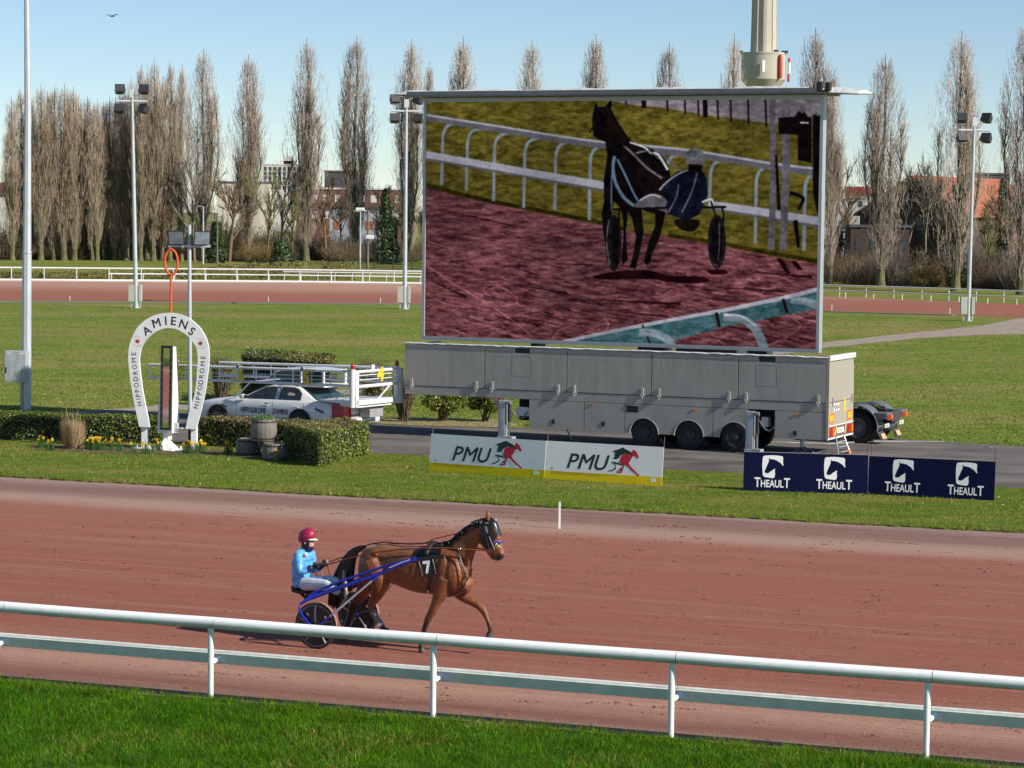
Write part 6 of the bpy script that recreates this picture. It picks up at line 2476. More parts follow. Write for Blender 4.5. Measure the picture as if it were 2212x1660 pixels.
def bush(name, label, bx, by, w_, h, mats_w, n, size=0.07, zlo=0.25, flat=False, twigs=40, seed=1, group=None, dd=None):
    """free growing shrub: several stems and a lumpy crown of leaves"""
    b = P(bx, by)
    t = thing(name, label, 'shrub', (b.x, b.y, 0), 0, group)
    rr_ = random.Random(seed)
    mb = MB()
    for k in range(twigs):
        a = rr_.uniform(0, 6.28)
        rr0 = rr_.uniform(0.2, 1.0)
        tip = Vector((math.cos(a) * w_ / 2 * rr0, math.sin(a) * (dd or w_) / 2 * rr0, h * rr_.uniform(0.75, 1.02)))
        base = Vector((rr_.uniform(-0.12, 0.12), rr_.uniform(-0.12, 0.12), 0))
        mid = base.lerp(tip, 0.5) + Vector((rr_.uniform(-.1, .1), rr_.uniform(-.1, .1), 0.1 * h))
        mb.tube([base, mid, tip], [0.022, 0.014, 0.004], 4, caps=False)
    mb.build('stems', TWIG, t)
    if n:
        pos = []
        lobes = [(rr_.uniform(-0.32, 0.32) * w_, rr_.uniform(-0.32, 0.32) * (dd or w_), zlo * h + (1 - zlo) * h * rr_.uniform(0.25, 0.75), rr_.uniform(0.22, 0.34) * w_) for _ in range(9)]
        per = n // 9
        nr = []
        for (x, y, z, r_) in lobes:
            d = npr.randn(per, 3)
            d /= np.linalg.norm(d, axis=1)[:, None]
            rad = r_ * (0.6 + 0.45 * npr.rand(per))
            q = np.array([x, y, z]) + d * rad[:, None] * np.array([1, 1, 0.9 * (1 - zlo) * h / w_ + 0.15])
            if flat:
                q[:, 2] = np.minimum(q[:, 2], h + npr.randn(per) * 0.03)
            q[:, 2] = np.clip(q[:, 2], zlo * h * 0.6, h * 1.05)
            pos.append(q)
            nr.append(d)
        pos, nr = np.concatenate(pos), np.concatenate(nr)
        V, Fc = leaf_cloud(pos, nr, size, 0.6)
        pr = npr.rand(len(pos))
        mi = np.zeros(len(pos), int)
        acc = 0
        for j, (m, wt) in enumerate(mats_w):
            mi[(pr >= acc) & (pr < acc + wt)] = j
            acc += wt
        npmesh('foliage', V, Fc, [m for m, _ in mats_w], t, mi=mi, kind='stuff')
    return t


DRYM = [(L_BROWN, 0.5), (L_DARK, 0.35), (L_YEL, 0.15)]
bush('bare_shrub', 'dark bare twiggy shrub behind the bonnet of the white car', 478, 878, 0.95, 1.85, DRYM, 2600, 0.05, 0.1, True, 160, 3)
hedge('shrub_block', 'clipped dark shrub block behind the roof of the white car', [P(522, 873), P(612, 880), P(622, 862), P(535, 856)], 1.75, 420, [(L_DARK, 0.75), (L_BROWN, 0.25)], 0.075, cat='shrub', ragged=0.07)
hedge('shrub_block', 'clipped yellowish shrub block behind the folded gate wings', [P(614, 880), P(716, 888), P(724, 868), P(624, 862)], 1.72, 420, [(L_YEL, 0.35), (L_DARK, 0.35), (L_BROWN, 0.30)], 0.075, cat='shrub', ragged=0.08)
bush('bare_shrub', 'yellowish twiggy shrub behind the gate frame of the white car', 803, 890, 1.35, 1.85, [(L_YEL, 0.4), (L_BROWN, 0.4), (L_DARK, 0.2)], 3800, 0.055, 0.12, True, 150, 5)
bush('bare_shrub', 'bare spiky dark shrub between the white car and the grey trailer', 872, 912, 1.0, 1.45, DRYM, 500, 0.05, 0.05, False, 330, 6)
bush('round_bush', 'round glossy green bush under the front of the grey trailer', 957, 911, 1.45, 1.25, [(L_FRESH, 0.45), (L_DARK, 0.33), (L_YEL, 0.22)], 4200, 0.085, 0.22, False, 26, 7)
bush('round_bush', 'round green bush close to the front leg of the grey trailer', 1048, 912, 1.25, 1.25, [(L_FRESH, 0.40), (L_DARK, 0.42), (L_YEL, 0.18)], 3400, 0.085, 0.22, False, 24, 8)

# pampas clump
b = P(158, 973)
pg = thing('pampas_grass', 'tan dry clump of pampas grass in front of the left hedge', 'grass clump', (b.x, b.y, 0))
V, Fc = [], []
for k in range(2600):
    a = rnd.uniform(0, 6.28)
    r0 = 0.20 * math.sqrt(rnd.random())
    sp = rnd.uniform(0.05, 1.0)
    h = rnd.uniform(0.35, 0.98) * (0.95 if k % 40 else 1.3)
    bx, by = r0 * math.cos(a), r0 * math.sin(a)
    ox, oy = bx + math.cos(a) * 0.27 * sp ** 0.8, by + math.sin(a) * 0.27 * sp ** 0.8
    w_ = rnd.uniform(0.003, 0.007)
    ca, sa = math.cos(a + 1.57) * w_, math.sin(a + 1.57) * w_
    mx, my = (bx * 0.35 + ox * 0.65), (by * 0.35 + oy * 0.65)
    base = len(V)
    V += [(bx - ca, by - sa, 0.02), (bx + ca, by + sa, 0.02), (mx + ca, my + sa, h * 0.6), (mx - ca, my - sa, h * 0.6), (ox + rnd.uniform(-.05, .05), oy + rnd.uniform(-.05, .05), h)]
    Fc += [(base, base + 1, base + 2), (base, base + 2, base + 3), (base + 3, base + 2, base + 4)]
npmesh('blades', V, Fc, pm('pampas_tan', (0.46, 0.33, 0.19), 0.8, island=0.35, trans=0.2), pg, kind='stuff')
mb = MB()
for k in range(16):
    a = rnd.uniform(0, 6.28)
    r0 = rnd.uniform(0.05, 0.3)
    mb.tube([(0.05 * math.cos(a), 0.05 * math.sin(a), 0.3), (r0 * math.cos(a), r0 * math.sin(a), rnd.uniform(1.0, 1.32))], [0.006, 0.002], 3, caps=False)
mb.build('seed_stems', pm('stem_tan', (0.30, 0.22, 0.11), 0.8), pg)

# daffodils
DY = pm('daffodil_yellow', (0.82, 0.62, 0.02), 0.5, var=0.1, island=0.15, trans=0.2)
DO = pm('daffodil_trumpet', (0.80, 0.42, 0.01), 0.5)
DL = pm('daffodil_leaf', (0.07, 0.15, 0.035), 0.5, island=0.3, trans=0.2)


def daffs(bx, by, nfl, spread, label):
    b = P(bx, by)
    t = thing('daffodils', label, 'flowers', (b.x, b.y, 0.045))
    lf = MB()
    fl = MB()
    tr_ = MB()
    for k in range(nfl * 5 + 8):
        a, r0 = rnd.uniform(0, 6.28), spread * math.sqrt(rnd.random())
        x, y = r0 * math.cos(a), r0 * 0.6 * math.sin(a)
        h = rnd.uniform(0.16, 0.30)
        lx_, ly_ = rnd.uniform(-0.07, 0.07), rnd.uniform(-0.05, 0.05)
        w_ = 0.008
        lf.add([(x - w_, y, 0), (x + w_, y, 0), (x + lx_ * 0.5 + w_, y + ly_ * 0.5, h * 0.6), (x + lx_ * 0.5 - w_, y + ly_ * 0.5, h * 0.6), (x + lx_, y + ly_, h)], [(0, 1, 2, 3), (3, 2, 4)])
    for k in range(nfl):
        a, r0 = rnd.uniform(0, 6.28), spread * math.sqrt(rnd.random())
        c = Vector((r0 * math.cos(a), r0 * 0.6 * math.sin(a), rnd.uniform(0.24, 0.36)))
        lf.tube([(c.x * 0.9, c.y, 0), c], 0.005, 3, caps=False)
        az = rnd.uniform(-1.2, 1.2)
        fw_ = Vector((math.sin(az), -math.cos(az), 0.15)).normalized()
        s1 = fw_.cross(Vector((0, 0, 1))).normalized()
        s2 = s1.cross(fw_)
        for j in range(6):
            an = 2 * math.pi * j / 6
            d0 = s1 * math.cos(an) + s2 * math.sin(an)
            d1 = s1 * math.cos(an + 1.57) + s2 * math.sin(an + 1.57)
            fl.add([c, c + d0 * 0.028 + d1 * 0.016, c + d0 * 0.052, c + d0 * 0.028 - d1 * 0.016], [(0, 1, 2, 3)])
        tr_.tube([c, c + fw_ * 0.03], [0.012, 0.02], 6, caps=False)
    lf.build('leaves', DL, t, kind='stuff')
    fl.build('petals', DY, t, kind='stuff')
    tr_.build('trumpets', DO, t, kind='stuff')


for a in [(88, 972, 5, 0.10, 'small daffodil clump left of the pampas grass'), (108, 978, 6, 0.12, 'daffodils with orange trumpets close in front of the pampas grass'), (199, 976, 14, 0.24, 'largest yellow daffodil clump just right of the pampas grass'),
          (215, 977, 12, 0.20, 'dense daffodil clump beside the largest one'), (241, 976, 3, 0.08, 'two or three daffodils between the big clump and the arch'), (257, 979, 3, 0.09, 'few daffodils just left of the arch foot'),
          (288, 982, 1, 0.09, 'daffodil leaves with hardly a bloom at the arch foot'), (318, 984, 6, 0.2, 'daffodils in front of the left arch foot'), (345, 978, 3, 0.10, 'few daffodils beside the mirror pillar base'), (412, 984, 14, 0.22, 'daffodil clump in front of the right arch foot'), (434, 982, 6, 0.12, 'daffodils at the corner of the brown topped hedge'),
          (493, 985, 6, 0.12, 'daffodils left of the barrels'), (527, 984, 11, 0.18, 'daffodils right in front of the lower barrels'), (597, 1000, 2, 0.10, 'two daffodils by the hedge corner block')]:
    daffs(*a)
# thin line of soil in front of the arch
M_SOIL = pm('flower_bed_soil', (0.11, 0.075, 0.05), 0.95, var=0.4, vs=7, bump=0.8, bs=25)
sheet('flower_bed', line([(60, 973), (200, 982), (360, 986), (470, 988), (600, 1000), (625, 992), (470, 975), (360, 971), (200, 968), (90, 963)], 0.25, 0.06, seed=21), 0.052, M_SOIL)

# barrels
M_OAK = pm('weathered_oak', (0.20, 0.175, 0.15), 0.75, var=0.3, vs=14, stretch=(1, 1, 0.12), bump=0.2, bs=40)
M_HOOP = pm('iron_hoop', (0.045, 0.043, 0.042), 0.6)


def barrel(label, loc, r, h, plant=False):
    t = thing('barrel', label, 'barrel', loc, rnd.uniform(0, 1), 'oak barrels')
    prof = [(r * 0.86, 0.0), (r * 0.95, h * 0.22), (r, h * 0.5), (r * 0.95, h * 0.78), (r * 0.87, h)]
    ns = 20
    for k in range(ns):
        a0, a1 = 2 * math.pi * (k + 0.03) / ns, 2 * math.pi * (k + 0.97) / ns
        mb = MB()
        rg_ = []
        for rr0, z in prof:
            rg_.append([Vector((rr0 * math.cos(a0), rr0 * math.sin(a0), z)), Vector((rr0 * math.cos(a1), rr0 * math.sin(a1), z)), Vector(((rr0 - 0.025) * math.cos(a1), (rr0 - 0.025) * math.sin(a1), z)), Vector(((rr0 - 0.025) * math.cos(a0), (rr0 - 0.025) * math.sin(a0), z))])
        mb.loft(rg_)
        mb.build('stave', M_OAK, t, smooth=30, fix=True)
    for f, rr0 in ((0.12, 0.918), (0.86, 0.918)):
        mb = MB()
        mb.lathe([(r * rr0 + 0.002, h * f - 0.022), (r * rr0 + 0.012, h * f - 0.022), (r * rr0 + 0.012, h * f + 0.022), (r * rr0 + 0.002, h * f + 0.022)], 28)
        mb.build('hoop', M_HOOP, t, smooth=30)
    mb = MB()
    mb.lathe([(0.001, h * 0.90), (r * 0.85, h * 0.90)], 24, caps=False)
    mb.build('soil', M_SOIL, t)
    if plant:
        k = 900
        a = npr.rand(k) * 6.28
        q = r * 0.9 * np.sqrt(npr.rand(k))
        pos = np.stack([q * np.cos(a), q * np.sin(a), h * 0.95 + npr.rand(k) * 0.13 * (1.15 - (q / r) ** 2)], 1)
        V, Fc = leaf_cloud(pos, np.tile(np.array([0, -0.4, 1.0]), (k, 1)), 0.05, 0.8)
        npmesh('planting', V, Fc, [pm('planter_leaf', (0.09, 0.19, 0.06), 0.5, island=0.5, trans=0.2)], t, kind='stuff')
    return t


pa, pb = P(536, 986), P(593, 997)
barrel('oak barrel in shade under the planted one, farther from the hedge corner', (pa.x, pa.y, 0.03), 0.36, 0.48)
barrel('oak barrel in shade under the planted one, touching the hedge corner', (pb.x, pb.y, 0.03), 0.36, 0.48)
pc = (pa + pb) / 2
barrel('weathered oak barrel planted with green herbs, stacked on two others', (pc.x + 0.06, pc.y + 0.02, 0.515), 0.385, 0.62, True)


# ================================================================ poplars
def cones(P0, P1, r0, r1):
    """many thin three-sided twigs"""
    n = len(P0)
    d = P1 - P0
    d /= np.linalg.norm(d, axis=1)[:, None] + 1e-9
    a = np.cross(d, np.array([0.31, 0.22, 0.1]))
    a /= np.linalg.norm(a, axis=1)[:, None] + 1e-9
    b = np.cross(d, a)
    V = []
    for P_, r_ in ((P0, r0), (P1, r1)):
        for k in range(3):
            t = 2 * math.pi * k / 3
            V.append(P_ + (a * math.cos(t) + b * math.sin(t)) * np.asarray(r_).reshape(-1, 1))
    V = np.stack(V, 1).reshape(-1, 3)
    o = np.arange(n)[:, None] * 6
    F_ = np.concatenate([o + np.array([[0, 1, 4, 3]]), o + np.array([[1, 2, 5, 4]]), o + np.array([[2, 0, 3, 5]])], 0)
    return V, F_


T_BARK = pm('poplar_bark', (0.070, 0.064, 0.045), 0.9, var=0.3, vs=3, stretch=(2, 2, 0.5), c2=(0.15, 0.14, 0.06))
T_PALE = pm('poplar_twig_pale', (0.46, 0.37, 0.315), 0.8, var=0.15, vs=0.4, island=0.35, objvar=0.14)
T_BROWN = pm('poplar_twig_brown', (0.46, 0.345, 0.26), 0.8, var=0.18, vs=0.4, island=0.35, objvar=0.12)


def poplar_mesh(seed, H=25.0, W=4.6, tops=3, tw=None, ntw=3900, zclear=0.10):
    """winter Lombardy poplar -> (branch mesh, twig mesh); many steep leaders, brush of fine upright twigs"""
    r = np.random.RandomState(seed)
    mb = MB()

    def env(f):                     # half width of the crown at height fraction f
        return W / 2 * np.interp(f, [0, zclear, 0.22, 0.42, 0.62, 0.82, 0.94, 1.0], [0.10, 0.26, 0.72, 1.0, 0.90, 0.60, 0.32, 0.04])
    # leaders
    leads = []
    nl = 9
    for k in range(nl):
        a = r.rand() * 6.28
        hi = 1.0 if k == 0 else (r.uniform(0.84, 0.99) if k < tops + 1 else r.uniform(0.5, 0.86))
        z0 = H * r.uniform(0.03, 0.24) if k else 0
        rr0 = r.uniform(0.25, 0.75)
        pts = []
        for f in np.linspace(0, 1, 7):
            z = z0 + (H * hi - z0) * f
            q = env(z / H) * rr0 * min(1, f * 2.2) if k else env(z / H) * 0.12 * math.sin(f * 5)
            pts.append(np.array([q * math.cos(a) + r.randn() * 0.06, q * math.sin(a) + r.randn() * 0.06, z]))
        rb = 0.40 if k == 0 else r.uniform(0.13, 0.21)
        rad = [max(0.02, rb * (1 - 0.93 * f)) for f in np.linspace(0, 1, 7)]
        mb.tube([Vector(p) for p in pts], rad, 7, caps=False)
        leads.append((pts, hi))
    mb.tube([(0, 0, -0.2), (0, 0, 0.4), (0, 0, 1.6)], [0.62, 0.48, 0.36], 9, caps=False)
    # side branches, steep
    B0, B1 = [], []
    for k in range(430):
        pts, hi = leads[r.randint(len(leads))]
        f = r.rand() ** 0.8 * 0.9
        i = min(int(f * 6), 5)
        g = f * 6 - i
        p = pts[i] * (1 - g) + pts[i + 1] * g
        a = r.rand() * 6.28
        L_ = r.uniform(1.2, 3.6) * (1.1 - 0.55 * f)
        ang = R(r.uniform(12, 30))
        q = p + np.array([math.cos(a) * math.sin(ang), math.sin(a) * math.sin(ang), math.cos(ang)]) * L_
        e_ = env(min(q[2] / H, 1))
        rad = math.hypot(q[0], q[1])
        if rad > e_:
            q[:2] *= e_ / rad
        q[2] = min(q[2], H * r.uniform(0.97, 1.01))
        B0.append(p)
        B1.append(q)
    B0, B1 = np.array(B0), np.array(B1)
    Vb, Fb = cones(B0, B1, np.full(len(B0), 0.045), np.full(len(B0), 0.014))
    base = len(mb.v)
    mb.v += [tuple(x) for x in Vb.tolist()]
    mb.f += [tuple(int(i) + base for i in f_) for f_ in Fb]
    # twigs: part along the branches, part filling the spindle evenly
    k = ntw
    kb = int(k * 0.45)
    id_ = r.randint(len(B0), size=kb)
    u = r.rand(kb) ** 0.6
    p = B0[id_] * (1 - u)[:, None] + B1[id_] * u[:, None] + r.randn(kb, 3) * np.array([0.14, 0.14, 0.2])
    kv = k - kb
    fz = 0.06 + 0.885 * r.beta(1.2, 1.2, kv)
    az = r.rand(kv) * 6.28
    lob = 0.74 + 0.40 * np.sin(az * 3 + seed) * np.sin(fz * 11 + seed * 1.7) + 0.16 * r.randn(kv)
    rv = env(fz) * np.clip(lob, 0.3, 1.15) * np.sqrt(r.rand(kv)) ** 0.8
    pv = np.stack([rv * np.cos(az), rv * np.sin(az), fz * H], 1)
    p = np.concatenate([p, pv])
    a = np.concatenate([r.rand(kb) * 6.28, az + r.randn(kv) * 0.9])
    ang = np.radians(np.abs(r.randn(k)) * 11 + 3)
    L_ = r.uniform(0.5, 1.5, k)
    q = p + np.stack([np.cos(a) * np.sin(ang), np.sin(a) * np.sin(ang), np.cos(ang)], 1) * L_[:, None]
    q[:, 2] = np.minimum(q[:, 2], H * (0.97 + 0.05 * r.rand(k)))
    Vt, Ft = cones(p, q, np.full(k, 0.017), np.full(k, 0.007))
    # short spurs
    k2 = ntw
    id2 = r.randint(k, size=k2)
    u2 = r.rand(k2)
    p2 = p[id2] * (1 - u2)[:, None] + q[id2] * u2[:, None]
    a2 = r.rand(k2) * 6.28
    an2 = np.radians(r.uniform(20, 55, k2))
    q2 = p2 + np.stack([np.cos(a2) * np.sin(an2), np.sin(a2) * np.sin(an2), np.cos(an2)], 1) * r.uniform(0.15, 0.45, k2)[:, None]
    V2, F2 = cones(p2, q2, np.full(k2, 0.014), np.full(k2, 0.009))
    Vt, Ft = np.concatenate([Vt, V2]), np.concatenate([Ft, F2 + len(Vt)])
    return mb, Vt, Ft


POP = []
for i, (sd, W_, tp_, pale) in enumerate([(11, 6.0, 2, 1), (12, 5.4, 1, 1), (13, 6.2, 3, 1), (14, 4.8, 2, 1), (15, 4.8, 2, 0), (16, 4.2, 1, 0), (17, 5.2, 3, 0)]):
    mbp_, Vt, Ft = poplar_mesh(sd, 25.0, W_, tp_, ntw=3900 if pale else 2700)
    ob = mbp_.build('trunk', T_BARK, None, smooth=50)
    oc = npmesh('crown', Vt, Ft, [T_PALE if pale else T_BROWN], None)
    POP.append((ob.data, oc.data))
    col.objects.unlink(ob)
    col.objects.unlink(oc)
    bpy.data.objects.remove(ob)
    bpy.data.objects.remove(oc)


def base_y(x):
    return 565 + max(0, x - 900) * 0.055


def poplar(x, ty, v, label, group, wide=1.0, by=None):
    by = by or base_y(x)
    b = P(x, by)
    h = HT(x, by, ty)
    t = thing('poplar_tree', label, 'tree', (b.x, b.y, 0), rnd.uniform(0, 6.28), group)
    s_ = h / 25.0
    t.scale = (s_ * wide, s_ * wide, s_)
    for nm, me in zip(('trunk', 'crown'), POP[v]):
        o = bpy.data.objects.new(nm, me)
        col.objects.link(o)
        o.parent = t
        if nm == 'crown':
            o['kind'] = 'stuff'
    return t


ORD = 'first second third fourth fifth sixth seventh eighth ninth tenth eleventh twelfth thirteenth fourteenth fifteenth sixteenth seventeenth eighteenth nineteenth twentieth twenty-first'.split()
for i, (x, ty) in enumerate([(26, 208), (44, 192), (66, 196), (88, 182), (102, 196), (116, 184), (138, 180), (152, 198), (160, 188), (174, 214), (188, 206), (200, 222), (210, 214), (224, 220), (234, 208), (248, 210), (258, 196), (272, 190), (283, 168), (318, 160), (350, 165)]):
    poplar(x, ty, 4 + i % 3, 'brown bare poplar in the dense stand, %s from the left edge' % ORD[i], 'dense poplar stand at the left edge', rnd.uniform(0.85, 1.05), 562 + rnd.uniform(-1.5, 1.5))
for i, (x, ty, v, lab, wd) in enumerate([
        (303, 140, 5, 'bare poplar right behind the slender floodlight mast', 0.8), (331, 126, 4, 'bare poplar just right of the slender floodlight mast', 0.85), (367, 131, 5, 'bare poplar in line above the orange ring', 0.75), (392, 140, 3, 'narrow bare poplar between the ring and the finish lamp', 0.7),
        (438, 106, 0, 'tall bare poplar above the finish lamp floodlights', 0.95), (535, 118, 1, 'lone bare poplar, first clear of the dense stand', 1.02), (660, 84, 0, 'lone bare poplar in front of the white tower block', 1.0), (766, 76, 1, 'tall pointed bare poplar left of the mast by the screen', 1.0),
        (886, 84, 2, 'bare poplar behind the floodlight mast beside the giant screen', 0.9), (924, 134, 3, 'short bare poplar top at the left corner of the screen', 0.6),
        (995, 80, 3, 'bare poplar top above the screen, first from its left corner', 1.05), (1143, 86, 1, 'bare poplar top above the screen, second from its left corner', 0.95), (1280, 74, 3, 'bare poplar top above the screen, above the horse on the screen', 1.0), (1437, 91, 1, 'bare poplar top above the screen, next left of the water tower group', 0.9),
        (1578, 72, 4, 'reddish bare poplar top touching the concrete tower', 0.9), (1750, 60, 2, 'bare poplar rising at the right corner of the screen', 0.95), (1792, 150, 3, 'lower bare poplar half hidden by the right edge of the screen', 0.8),
        (1902, 116, 0, 'lone bare poplar in front of the brown gabled house', 1.05), (2064, 66, 2, 'tall bare poplar behind the right floodlight mast', 1.0), (2206, 46, 0, 'bare poplar cut by the right edge', 1.0)]):
    poplar(x, ty, v, lab, 'row of lone poplars', wd)


# ---------------------------------------------------------------- broad bare trees and shrubs
def bare_tree(seed, H, spread, levels=4, r0=0.16, nbr=5, up=0.5):
    r = random.Random(seed)
    P0, P1, R0, R1 = [], [], [], []

    def grow(p, d, L_, rad, lev):
        q = p + d * L_
        P0.append(p[:])
        P1.append(q[:])
        R0.append(rad)
        R1.append(rad * 0.62)
        if lev == 0:
            return
        for k in range(nbr if lev > 1 else nbr + 1):
            f = r.uniform(0.35, 1.0)
            nd = d + Vector((r.gauss(0, 1), r.gauss(0, 1), r.gauss(0, 0.5))) * spread + Vector((0, 0, up * 0.4))
            nd.normalize()
            grow(p + d * L_ * f, nd, L_ * r.uniform(0.45, 0.72), rad * (0.62 - 0.15 * (1 - f)), lev - 1)
    grow(Vector((0, 0, -0.1)), Vector((r.uniform(-.08, .08), r.uniform(-.08, .08), 1)), H * 0.42, r0, levels)
    V, F_ = cones(np.array(P0), np.array(P1), np.array(R0), np.array(R1))
    zm = V[:, 2].max()
    V *= H / zm
    return V, F_


def thicket(seed, w_, h, n):
    r = np.random.RandomState(seed)
    a = r.rand(n) * 6.28
    q = np.sqrt(r.rand(n)) * w_ / 2
    p0 = np.stack([q * np.cos(a) * 0.7, q * np.sin(a) * 0.7, np.zeros(n)], 1)
    p1 = p0 + np.stack([np.cos(a) * 0.25 * w_ * r.rand(n) + r.randn(n) * 0.2, np.sin(a) * 0.25 * w_ * r.rand(n) + r.randn(n) * 0.2, h * (0.35 + 0.65 * r.rand(n)) * (1 - 0.55 * (2 * q / w_) ** 2)], 1)
    V, F_ = cones(p0, p1, np.full(n, 0.026), np.full(n, 0.010))
    k = n * 5
    i = r.randint(n, size=k)
    u = 0.2 + 0.8 * r.rand(k)
    s0 = p0[i] * (1 - u)[:, None] + p1[i] * u[:, None]
    s1 = s0 + r.randn(k, 3) * np.array([0.35, 0.35, 0.28]) + np.array([0, 0, 0.2])
    s1[:, 2] = np.maximum(s1[:, 2], 0.05)
    V2, F2 = cones(s0, s1, np.full(k, 0.014), np.full(k, 0.007))
    return np.concatenate([V, V2]), np.concatenate([F_, F2 + len(V)])


S_BROWN = pm('thicket_brown', (0.15, 0.105, 0.062), 0.9, var=0.25, vs=0.5, island=0.4)
S_OCHRE = pm('thicket_ochre', (0.22, 0.155, 0.055), 0.9, var=0.25, vs=0.5, island=0.4)
S_GREY = pm('bare_bark_grey', (0.17, 0.15, 0.115), 0.9, var=0.25, vs=0.5, island=0.3)
S_OLIVE = pm('bare_bark_olive', (0.16, 0.15, 0.055), 0.9, var=0.25, vs=0.5, island=0.3)
BT = []
for i, (sd, sp, lv, m) in enumerate([(1, 0.34, 4, S_GREY), (2, 0.46, 4, S_BROWN), (3, 0.40, 4, S_OLIVE), (4, 0.55, 4, S_GREY)]):
    V, F_ = bare_tree(sd, 10.0, sp, lv)
    o = npmesh('crown', V, F_, [m])
    BT.append(o.data)
    col.objects.unlink(o)
    bpy.data.objects.remove(o)
TH = []
for i, (sd, w_, h, m) in enumerate([(5, 6, 3.2, S_BROWN), (6, 5, 2.6, S_OCHRE), (7, 7, 3.6, S_BROWN), (8, 5, 4.2, S_GREY)]):
    V, F_ = thicket(sd, w_, h, 260)
    o = npmesh('twigs', V, F_, [m])
    TH.append(o.data)
    col.objects.unlink(o)
    bpy.data.objects.remove(o)


def place(name, me, x, by, h, h0, label, cat, group, part, wide=1.0):
    b = P(x, by)
    t = thing(name, label, cat, (b.x, b.y, 0), rnd.uniform(0, 6.28), group)
    s_ = h / h0
    t.scale = (s_ * wide, s_ * wide, s_)
    o = bpy.data.objects.new(part, me)
    col.objects.link(o)
    o.parent = t
    o['kind'] = 'stuff'
    return t


for x in list(range(-5, 470, 26)):
    place('thicket', TH[rnd.choice((0, 2, 2, 3))], x + rnd.uniform(-8, 8), 559 + rnd.uniform(-3, 3), rnd.uniform(3.0, 6.5), 3.4, 'brown bare thicket under the dense poplar stand', 'thicket', 'thickets under the poplar stand', 'twigs', 1.1)
for x in list(range(478, 930, 21)):
    place('thicket', TH[rnd.choice((0, 1, 2, 3))], x + rnd.uniform(-8, 8), 563 + rnd.uniform(-4, 4), rnd.uniform(2.6, 5.5), 3.4, 'bare ochre and brown thicket between the lone poplars left of the screen', 'thicket', 'thickets left of the screen', 'twigs', 1.0)
for x in list(range(1772, 2225, 15)):
    place('thicket', TH[rnd.choice((0, 1, 2, 3))], x + rnd.uniform(-8, 8), 609 + (x - 1772) * 0.035 + rnd.uniform(-5, 4), rnd.uniform(2.4, 5.2), 3.4, 'bare thicket in front of the houses right of the screen', 'thicket', 'thickets right of the screen', 'twigs', 0.9)
for x, ty, v, lab in ((577, 350, 2, 'thin bare tree with olive bark, left of the lone poplar before the tower block'), (604, 330, 0, 'thin bare tree nearest the white apartment block'), (632, 400, 2, 'leaning small bare tree under the white tower'), (705, 372, 1, 'small bare tree in front of the brick block'), (735, 400, 3, 'low spreading bare tree between two tall poplars'),
                      (495, 330, 1, 'bare tree behind the trunk of the first lone poplar'), (868, 400, 2, 'bare tree beside the mast next to the screen'), (915, 420, 3, 'spreading bare tree at the foot of the screen frame'), (820, 395, 1, 'bare tree behind the ivy covered trunk'),
                      (1822, 330, 1, 'thin bare tree next to the right screen frame'), (1960, 350, 0, 'bare tree before the gable, left of two'), (1998, 322, 3, 'bare tree before the gable, right of two'), (2030, 345, 0, 'tall bare tree close to the right floodlight mast'), (2132, 430, 2, 'pale sapling in front of the orange roof'), (2172, 362, 1, 'bare tree at the right edge of the orange roof'), (1935, 480, 2, 'low golden twiggy tree before the brown house'), (420, 330, 0, 'bare tree behind the finish lamp'), (350, 360, 1, 'bare tree inside the dense stand near the ring')):
    by = base_y(x) + rnd.uniform(-3, 2) - (14 if x > 1700 else 0)
    place('bare_tree', BT[v], x, by, HT(x, by, ty), 10.0, lab, 'tree', 'bare trees among the poplars', 'crown', 0.9)


# ivy covered trunks
def ivy(x, by, ty, w_, lab, lean=0.0, n=2600):
    b = P(x, by)
    h = HT(x, by, ty)
    t = thing('ivy_tree', lab, 'tree', (b.x, b.y, 0))
    mb = MB()
    mb.tube([(0, 0, -0.1), (lean * h * 0.5, 0, h * 0.5), (lean * h, 0, h)], [0.22, 0.16, 0.05], 7, caps=False)
    mb.build('trunk', T_BARK, t)
    z = npr.rand(n) ** 0.9 * h
    a = npr.rand(n) * 6.28
    rad = w_ / 2 * (0.35 + 0.65 * npr.rand(n)) * (1 - 0.65 * (z / h) ** 2) * (0.7 + 0.5 * vnoise(z, a * 0.6, 0.9, int(x)))
    pos = np.stack([rad * np.cos(a) + lean * z, rad * np.sin(a), z], 1)
    V, Fc = leaf_cloud(pos, np.stack([np.cos(a), np.sin(a), np.full(n, 0.3)], 1), 0.34, 0.7)
    npmesh('foliage', V, Fc, [pm('ivy_leaf', (0.035, 0.062, 0.014), 0.5, island=0.6, var=0.3)], t, kind='stuff')


ivy(833, 572, 408, 2.6, 'dark ivy covered tree left of the mast beside the screen')
ivy(846, 572, 470, 2.2, 'low ivy covered trunk touching the mast beside the screen')
ivy(1797, 608, 478, 1.8, 'leaning ivy covered trunk right of the screen frame', 0.14, 1500)
ivy(2163, 618, 386, 2.2, 'tall ivy covered trunk in front of the orange roof', 0.0, 2000)
ivy(2062, 622, 400, 2.3, 'ivy on the trunk of the tall poplar behind the right floodlight mast', 0.0, 1800)
ivy(468, 569, 480, 3.2, 'dark evergreen shrub behind the finish lamp', 0.0, 1800)
ivy(606, 569, 520, 3.5, 'low dark evergreen clump between the lone poplars', 0.0, 1600)
ivy(1985, 612, 545, 4.0, 'dark evergreen clump before the brown house', 0.0, 1500)

